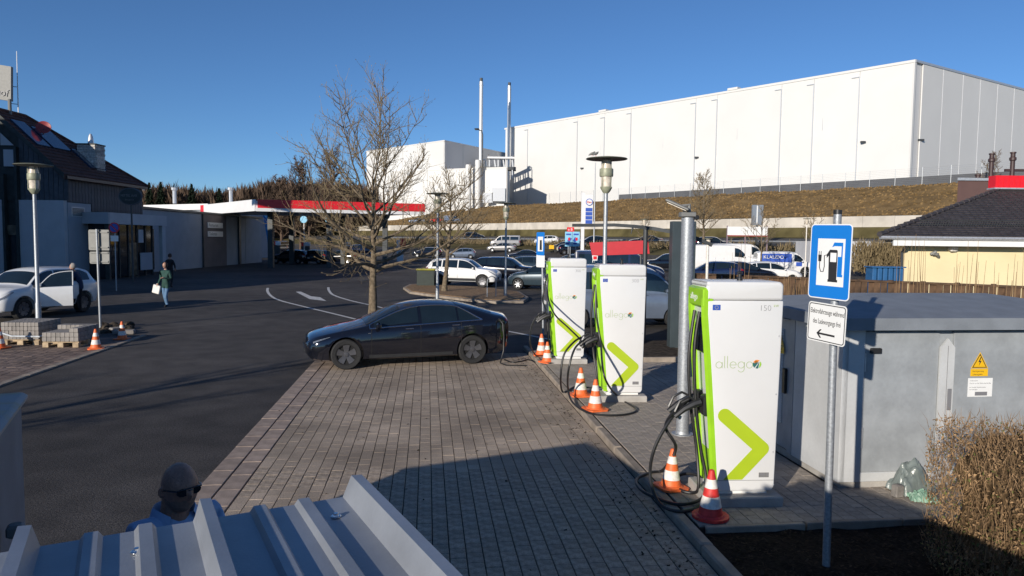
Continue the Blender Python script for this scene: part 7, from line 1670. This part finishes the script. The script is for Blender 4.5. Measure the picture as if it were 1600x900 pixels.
for i in range(13000):
    p, d = hpt(); c = Vector((lerp(p.x, 5.3, .0), p.y, 0)); dr = Vector((r.gauss(0, .38), r.gauss(0, .38), 1)); L = r.uniform(.06, .20); dr = dr.normalized() * L; e = Vector((r.gauss(0, 1), r.gauss(0, 1), 0)).normalized() * .0028
    if p.z + dr.z > hz + .09: dr *= .5
    f = Vector((-e.y, e.x, 0)); q = p - O2; b = dr * .5 + Vector((r.gauss(0, .01), r.gauss(0, .01), 0)); tg_.add([q - e, q + e, q + f, q + b - e * .8, q + b + e * .8, q + b + f * .8, q + dr], [(0, 1, 4, 3), (1, 2, 5, 4), (2, 0, 3, 5), (3, 4, 6), (4, 5, 6), (5, 3, 6)])
lf.build('dry_leaf_foliage', M['hedge_leaf'], t); gn.build('green_foliage', M['hedge_green'], t); tg_.build('twig', M['hedge_twig'], t)
st = MB()
for k in range(26): x = r.uniform(hx0 + .25, hx1 - .2); y = r.uniform(hy0 + .25, hy1 - .2); st.tube([(x - 5.3, y - 5.3, 0), (x - 5.3 + r.gauss(0, .05), y - 5.3 + r.gauss(0, .05), .5), (x - 5.3 + r.gauss(0, .12), y - 5.3 + r.gauss(0, .12), 1.1)], [.018, .012, .004], 5)
st.build('stem', M['bark'], t)
# low scrub along the far fence and road
mb = MB()
for i in range(1800):
    s = r.uniform(-20, 110); d = r.uniform(-19, -16); c = SD(s, d, hd(d)); brush(mb, c, .8, .5, 5, .5)
for i in range(700):
    x = r.uniform(1.0, 1.55); 
for i in range(160):
    px = r.uniform(1335, 1412); c = P(px, 400, 58); c.z = r.uniform(0, .3); brush(mb, c, .9, P(px, 382, 58).z * r.uniform(.7, 1), 16, .5)
tag(mb.build('scrub', M['twig']), 'low brown winter scrub along the guard rail of the upper road', 'scrub', kind='stuff')
# tall straw-coloured shoots in front of the palisade and by the vans
def shoots(name, label, cols, Y, y0, y1, n):
    t = MB(); c0 = P(sum(cols) / 2, 440, Y); c0.z = 0
    for k in range(n):
        px = r.uniform(*cols); b = P(px, 440, Y + r.uniform(-.5, .5)); b.z = 0; tp = P(px + r.uniform(-6, 12), r.uniform(y0, y1), Y); d = tp - b
        t.tube([b - c0, b - c0 + d * .5 + Vector((r.gauss(0, .03), 0, 0)), tp - c0], [.010, .007, .003], 4)
    o = t.build(name, M['straw'], None, False, c0); tag(o, label, 'plant'); return o
shoots('tall_shoots', 'thin straw-coloured shoots rising in front of the cream wall left half', (1400, 1450), 14.5, 365, 440, 12)
shoots('tall_shoots', 'thin straw-coloured shoots before the cream wall, below the wall lamps', (1490, 1530), 14.0, 372, 440, 12)
shoots('tall_shoots', 'thin straw-coloured shoots rising at the right edge before the cream wall', (1540, 1600), 14.0, 380, 445, 12)
shoots('tall_shoots', 'thin reddish shoots in front of the black estate car and white vans', (1135, 1170), 20, 345, 425, 9)
shoots('tall_shoots', 'dense brown stems at the left end of the wooden palisade', (1212, 1258), 19.0, 428, 450, 36)
# cut brown bush stubs right of the last column (behind the middle column)
# ================================================================ people
def skin_mesh(name, verts, edges, radii, mats, parent, levels=2, matfn=None):
    me = bpy.data.meshes.new(name); me.from_pydata([tuple(v) for v in verts], edges, []); o = bpy.data.objects.new(name, me); COL.objects.link(o)
    m = o.modifiers.new('s', 'SKIN'); sv = me.skin_vertices[0].data
    for i, q in enumerate(radii): sv[i].radius = (q, q) if not isinstance(q, tuple) else q
    sv[0].use_root = True; s = o.modifiers.new('d', 'SUBSURF'); s.levels = levels
    out = bpy.data.meshes.new_from_object(o.evaluated_get(bpy.context.evaluated_depsgraph_get())); bpy.data.objects.remove(o)
    out.name = name; out.materials.clear()
    for q in mats: out.materials.append(q)
    if matfn:
        for p in out.polygons: p.material_index = matfn(p.center)
    out.shade_smooth(); return link(name, out, parent)
def head_geo(mb, c, s, yaw, mi=0):
    # sculpted head, looking along local +x, s = head height
    n, k = 28, 22; Rm = Matrix.Rotation(yaw, 3, 'Z'); vs = []
    for i in range(k + 1):
        v = i / k; ph = math.pi * v; z = .5 * math.cos(ph)
        for j in range(n):
            a = 2 * math.pi * j / n; ca, sa = math.cos(a), math.sin(a); rr = math.sin(ph) ** (.96 if z > 0 else .85)
            x = ca * rr * (.41 if ca > 0 else .43); y = sa * rr * .335
            if z < 0: f = 1 + z * .30; y *= f; x *= (1 + z * (.18 if ca > 0 else .75))
            if z < -.28 and ca > 0: x += .02
            fr_ = max(0, ca) ** 3
            nose = math.exp(-((z + .10) / .085) ** 2 - (sa / .13) ** 2) if ca > 0 else 0; x += .085 * nose
            br_ = math.exp(-((z - .09) / .05) ** 2) * fr_ * .010; x += br_
            for sy in (-1, 1):
                if ca > 0: x -= .020 * math.exp(-((z - .0) / .05) ** 2 - ((sa - sy * .38) / .17) ** 2)
            x += .018 * math.exp(-((z + .27) / .035) ** 2 - (sa / .28) ** 2) * (ca > 0); x -= .012 * math.exp(-((z + .24) / .014) ** 2 - (sa / .25) ** 2) * (ca > 0)
            x += .03 * math.exp(-((z + .42) / .07) ** 2 - (sa / .4) ** 2) * (ca > 0)
            vs.append(Rm @ Vector((x, y, z)) * s + c)
    mb.add(vs, [(i * n + j, i * n + (j + 1) % n, (i + 1) * n + (j + 1) % n, (i + 1) * n + j) for i in range(k) for j in range(n)], mi)
    for sy in (-1, 1):
        pts = []
        for q in range(9): a = math.pi * (-.55 + 1.15 * q / 8); pts.append(Rm @ Vector((-.06 + .0 - .055 * math.cos(a) * 1.0, sy * (.345 + .03 * math.cos(a)), -.04 + .10 * math.sin(a))) * s + c)
        mb.tube(pts, [.018 * s, .024 * s, .026 * s, .028 * s, .028 * s, .026 * s, .024 * s, .02 * s, .015 * s], 6, mi)
        mb.box(Rm @ Vector((-.05, sy * .34, -.04)) * s + c, (.08 * s, .03 * s, .13 * s), Rm, mi)
def person(base, yaw, pose, label, H, cols, hair=None, headyaw=0, group=None):
    t = thing('person', base, yaw, label, 'person', group); k = H / 1.75; J = {}
    J.update(pelvis=(0, 0, .93), waist=(0, 0, 1.08), chest=(0, 0, 1.30), neck=(0, 0, 1.47), nh=(.01, 0, 1.55), lh=(0, .09, .90), rh=(0, -.09, .90), lk=(.02, .10, .50), rk=(.02, -.10, .50), la=(0, .10, .09), ra=(0, -.10, .09), lt=(.15, .11, .035), rt=(.15, -.11, .035),
             ls=(0, .17, 1.40), rs=(0, -.17, 1.40), le=(-.02, .22, 1.13), re=(-.02, -.22, 1.13), lw=(.05, .24, .88), rw=(.05, -.24, .88)); J.update(pose)
    names = ['pelvis', 'waist', 'chest', 'neck', 'nh', 'lh', 'rh', 'lk', 'rk', 'la', 'ra', 'lt', 'rt', 'ls', 'rs', 'le', 're', 'lw', 'rw']
    rd = dict(pelvis=(.15, .13), waist=(.15, .12), chest=(.17, .13), neck=.07, nh=.055, lh=.095, rh=.095, lk=.062, rk=.062, la=.045, ra=.045, lt=.038, rt=.038, ls=.075, rs=.075, le=.05, re=.05, lw=.034, rw=.034)
    E = [('pelvis', 'waist'), ('waist', 'chest'), ('chest', 'neck'), ('neck', 'nh'), ('pelvis', 'lh'), ('pelvis', 'rh'), ('lh', 'lk'), ('rh', 'rk'), ('lk', 'la'), ('rk', 'ra'), ('la', 'lt'), ('ra', 'rt'), ('chest', 'ls'), ('chest', 'rs'), ('ls', 'le'), ('rs', 're'), ('le', 'lw'), ('re', 'rw')]
    verts = [Vector(J[n]) * k for n in names]; rads = [(rd[n][0] * k, rd[n][1] * k) if isinstance(rd[n], tuple) else (rd[n] * k,) * 2 for n in names]
    wl_ = Vector(J['lw']) * k; wr__ = Vector(J['rw']) * k; nk = J['neck'][2] * k; hipz = J.get('hem', .86) * k if False else (pose.get('hem', .86)) * k; J.pop('hem', None)
    def mf(c):
        if c.z < .13 * k: return 3
        if c.z < hipz and abs(c.y) < .2 * k: return 1
        if c.z > nk + .02 * k and abs(c.y) < .09 * k: return 2
        return 0
    skin_mesh('body', verts, [(names.index(a), names.index(b)) for a, b in E], rads, [M[cols[0]], M[cols[1]], M[cols[2]], M[cols[3]]], t, 2, mf)
    hc = Vector(J['nh']) * k + Vector((.02, 0, .115)) * k; mb = MB(); head_geo(mb, hc, .235 * k, headyaw); mb.build('head', M[cols[2]], t, True)
    for nm, e_, w_ in (('l', J['le'], J['lw']), ('r', J['re'], J['rw'])):
        e_, w_ = Vector(e_) * k, Vector(w_) * k; d = (w_ - e_).normalized(); side = d.cross(Vector((0, 0, 1))); side = side.normalized() if side.length > .1 else Vector((0, 1, 0)); nrm = side.cross(d)
        mb = MB(); pc = w_ + d * .05 * k; mb.tube([w_ - d * .01, w_ + d * .03 * k, w_ + d * .085 * k], [.026 * k, .036 * k, .034 * k], 8)
        for f in range(4):
            o0 = pc + d * .035 * k + side * (.026 - .0175 * f) * k; L = (.062, .075, .070, .055)[f] * k; mb.tube([o0, o0 + d * L * .4 + nrm * .004, o0 + d * L * .75 - nrm * L * .2, o0 + d * L * .85 - nrm * L * .5], [.0095 * k, .009 * k, .0085 * k, .006 * k], 6)
        o0 = w_ + d * .03 * k + side * .03 * k; mb.tube([o0, o0 + side * .03 * k + d * .02 * k, o0 + side * .032 * k + d * .055 * k], [.012 * k, .0105 * k, .007 * k], 6)
        mb.build('hand', M[cols[2]], t, True)
    if hair:
        mb = MB(); s = .235 * k; Rm = Matrix.Rotation(headyaw, 3, 'Z')
        n, kk = 20, 12; vs = []
        for i in range(kk + 1):
            ph = math.pi * (.02 + hair[1] * i / kk)
            for j in range(n + 1):
                a = rad(55) + rad(250) * j / n if i > 4 else 2 * math.pi * j / n; 
                a = lerp(2 * math.pi * j / n, rad(60) + rad(240) * j / n, sstep(i / 5)); z = .5 * math.cos(ph); rr = math.sin(ph) ** .8
                vs.append(Rm @ Vector((math.cos(a) * rr * .47 - .01, math.sin(a) * rr * .40, z * 1.1 + .02)) * s + hc)
        mb.add(vs, [(i * (n + 1) + j, i * (n + 1) + j + 1, (i + 1) * (n + 1) + j + 1, (i + 1) * (n + 1) + j) for i in range(kk) for j in range(n)]); mb.build('hair', M[hair[0]], t, True)
    return t
# woman walking towards the camera with a white bag
b = G(260, 481); w_ = person(b, rad(-100), dict(lk=(.14, .08, .50), la=(.04, .08, .14), lt=(.17, .09, .08), rk=(-.0, -.08, .5), ra=(-.14, -.08, .10), rt=(.0, -.09, .035), le=(.02, .24, 1.14), lw=(.24, .12, 1.18), re=(-.04, -.25, 1.14), rw=(.06, -.30, .93), hem=.78), 'woman with brown hair in a dark green coat and jeans, carrying a white bag', 1.74, ['coat_green', 'jeans', 'skin', 'cloth_black'], ('hair_dark', .66))
mb = MB(); mb.box((.08, -.35, .72), (.08, .30, .34), Euler((rad(-14), 0, 0)).to_matrix(), 0, .02); mb.tube([(.08, -.36, .88), (.08, -.33, .96), (.08, -.28, .89)], .008, 5); bg_ = mb.build('white_bag', M['bag_white'], None, True); bg_.matrix_world = Matrix.Translation(b) @ Matrix.Rotation(rad(-100), 4, 'Z'); tag(bg_, 'white carrier bag held by the woman in the green coat', 'bag')
p2 = G(266, 449.5); person(p2, rad(85), dict(lk=(.1, .08, .5), ra=(-.1, -.1, .1), rt=(.05, -.1, .03), le=(0, .27, 1.16), lw=(.12, .22, 1.0), re=(0, -.27, 1.16), rw=(.12, -.22, 1.0), hem=.72), 'person in black walking away behind the woman in the green coat', 1.80, ['cloth_black', 'cloth_black', 'skin', 'cloth_black'], ('hair_dark', .62))
p3 = G(127, 488); person(p3, rad(200), dict(waist=(.03, 0, 1.07), chest=(.10, 0, 1.29), neck=(.17, 0, 1.44), nh=(.20, 0, 1.51), ls=(.12, .18, 1.37), rs=(.12, -.18, 1.37), le=(.25, .24, 1.15), lw=(.42, .16, 1.10), re=(.2, -.24, 1.12), rw=(.38, -.18, 1.05), hem=.84), 'person in dark blue and black bending beside the open door of the white SUV', 1.78, ['cloth_navy', 'cloth_black', 'skin', 'cloth_black'], ('hair_grey', .6))
p4 = G(449, 405); person(p4, rad(60), dict(hem=.84), 'person in blue jeans standing by a fuel pump under the canopy', 1.75, ['cloth_black', 'jeans', 'skin', 'cloth_black'], ('hair_dark', .6))
# bald man close below the camera
HY = rad(-37)                                 # he looks to the right, slightly towards us
hp_ = P(281, 761, 3.52); mn = thing('person', (hp_.x, hp_.y, 0), HY, 'bald man with sunglasses, grey stubble and blue jacket standing behind the metal roof', 'person')
s = .245; hz_ = hp_.z; hc = Vector((.0, 0, hz_)); mb = MB(); head_geo(mb, hc, s, 0)
mb.tube([(-.045, 0, hz_ + .0), (-.05, 0, hz_ - .10), (-.055, 0, hz_ - .17), (-.07, 0, hz_ - .26)], [.055, .066, .074, .095], 14)
me = bpy.data.meshes.new('t'); me.from_pydata(mb.v, [], mb.f); o = bpy.data.objects.new('t', me); COL.objects.link(o); rm = o.modifiers.new('r', 'REMESH'); rm.mode = 'VOXEL'; rm.voxel_size = .005; sm = o.modifiers.new('s', 'SMOOTH'); sm.iterations = 3; sm.factor = .5
out = bpy.data.meshes.new_from_object(o.evaluated_get(bpy.context.evaluated_depsgraph_get())); bpy.data.objects.remove(o); out.name = 'head'; out.materials.clear(); out.materials.append(M['skin_dark']); out.materials.append(M['stubble']); out.shade_smooth()
for p in out.polygons:
    c = p.center; zz = (c.z - hz_) / s
    nn = .06 * noise.noise(c * 60)
    if (-.50 < zz + nn < -.19 and c.x > -.03 and not (c.x > .088 and -.30 < zz < -.2 and abs(c.y) < .03)): p.material_index = 1
link('head', out, mn)
mb = MB()
for sy in (-1, 1):
    lens = [(0, -.020), (0, .018), (.002, .028)]
    cxs = sy * .034; n = 12
    pts = [Vector((.098 - .22 * ((cxs + .027 * math.cos(2 * math.pi * i / n)) ** 2) / .09, cxs + .029 * math.cos(2 * math.pi * i / n), hz_ + .000 + .020 * math.sin(2 * math.pi * i / n))) for i in range(n)]
    mb.add(pts + [q - Vector((.004, 0, 0)) for q in pts], [tuple(range(n)), tuple(range(2 * n - 1, n - 1, -1))] + [(i, (i + 1) % n, n + (i + 1) % n, n + i) for i in range(n)])
    mb.tube([(.092, sy * .062, hz_ + .012), (.06, sy * .078, hz_ + .012), (-.0, sy * .085, hz_ + .006), (-.03, sy * .084, hz_ - .006)], .0035, 6)
mb.tube([(.100, -.010, hz_ + .006), (.104, 0, hz_ + .009), (.100, .010, hz_ + .006)], .003, 6); mb.tube([(.094, -.062, hz_ + .014), (.102, 0, hz_ + .018), (.094, .062, hz_ + .014)], .0035, 6)
mb.build('sunglasses', M['glass_dark'], mn, True)
tz = hz_ - .125
def mman(c): return 1 if c.z < tz - .62 else 0
V = dict(pelvis=(0, 0, tz - .60), waist=(0, 0, tz - .42), chest=(-.01, 0, tz - .20), neck=(-.06, 0, tz - .06), lh=(0, .10, tz - .64), rh=(0, -.10, tz - .64), lk=(.02, .11, .48), rk=(.02, -.11, .48), la=(0, .11, .09), ra=(0, -.11, .09), lt=(.16, .13, .04), rt=(.16, -.13, .04), ls=(-.05, .19, tz - .085), rs=(-.05, -.19, tz - .085), le=(-.03, .27, tz - .38), re=(-.03, -.27, tz - .38), lw=(.14, .25, tz - .56), rw=(.14, -.25, tz - .56))
nm = list(V); RD = dict(pelvis=(.17, .14), waist=(.17, .14), chest=(.19, .15), neck=.075, lh=.1, rh=.1, lk=.07, rk=.07, la=.05, ra=.05, lt=.045, rt=.045, ls=.095, rs=.095, le=.06, re=.06, lw=.042, rw=.042)
E2 = [('pelvis', 'waist'), ('waist', 'chest'), ('chest', 'neck'), ('pelvis', 'lh'), ('pelvis', 'rh'), ('lh', 'lk'), ('rh', 'rk'), ('lk', 'la'), ('rk', 'ra'), ('la', 'lt'), ('ra', 'rt'), ('chest', 'ls'), ('chest', 'rs'), ('ls', 'le'), ('rs', 're'), ('le', 'lw'), ('re', 'rw')]
skin_mesh('body', [Vector(V[q]) for q in nm], [(nm.index(a), nm.index(b)) for a, b in E2], [RD[q] if isinstance(RD[q], tuple) else (RD[q],) * 2 for q in nm], [M['jacket_blue'], M['jeans']], mn, 2, mman)
for sy in (-1, 1):
    mb = MB(); w0 = Vector((.14, sy * .25, tz - .56)); mb.tube([w0, w0 + Vector((.04, 0, -.03)), w0 + Vector((.09, 0, -.06))], [.03, .042, .036], 8)
    for f in range(4): o0 = w0 + Vector((.085, (.026 - .0175 * f), -.055)); L = (.07, .08, .075, .06)[f]; mb.tube([o0, o0 + Vector((L * .5, 0, -L * .35)), o0 + Vector((L * .6, 0, -L * .8))], [.0095, .009, .007], 6)
    mb.tube([w0 + Vector((.04, -sy * .03, -.02)), w0 + Vector((.07, -sy * .055, -.05)), w0 + Vector((.10, -sy * .055, -.08))], [.012, .011, .008], 6); mb.build('hand', M['skin_dark'], mn, True)
# collar
mb = MB(); n = 26; rows = []
for i in range(n + 1):
    a = rad(38) + rad(284) * i / n; ca, sa = math.cos(a), math.sin(a); dip = max(0, ca) ** 2 * .05
    for (rr, dz) in ((.083, -.075), (.088, -.01), (.096, .012), (.104, -.005), (.128, -.085)): rows.append((-.058 + ca * rr * 1.02, sa * rr, tz + dz - dip + .012))
mb.add(rows, [(i * 5 + j, i * 5 + j + 1, (i + 1) * 5 + j + 1, (i + 1) * 5 + j) for i in range(n) for j in range(4)]); mb.build('collar', M['jacket_blue'], mn, True)
mb = MB(); mb.tube([(.03, .0, tz - .05), (.075, 0, tz - .12), (.12, 0, tz - .3)], .012, 5); mb.build('zip_placket', M['shirt_blue'], mn, True)
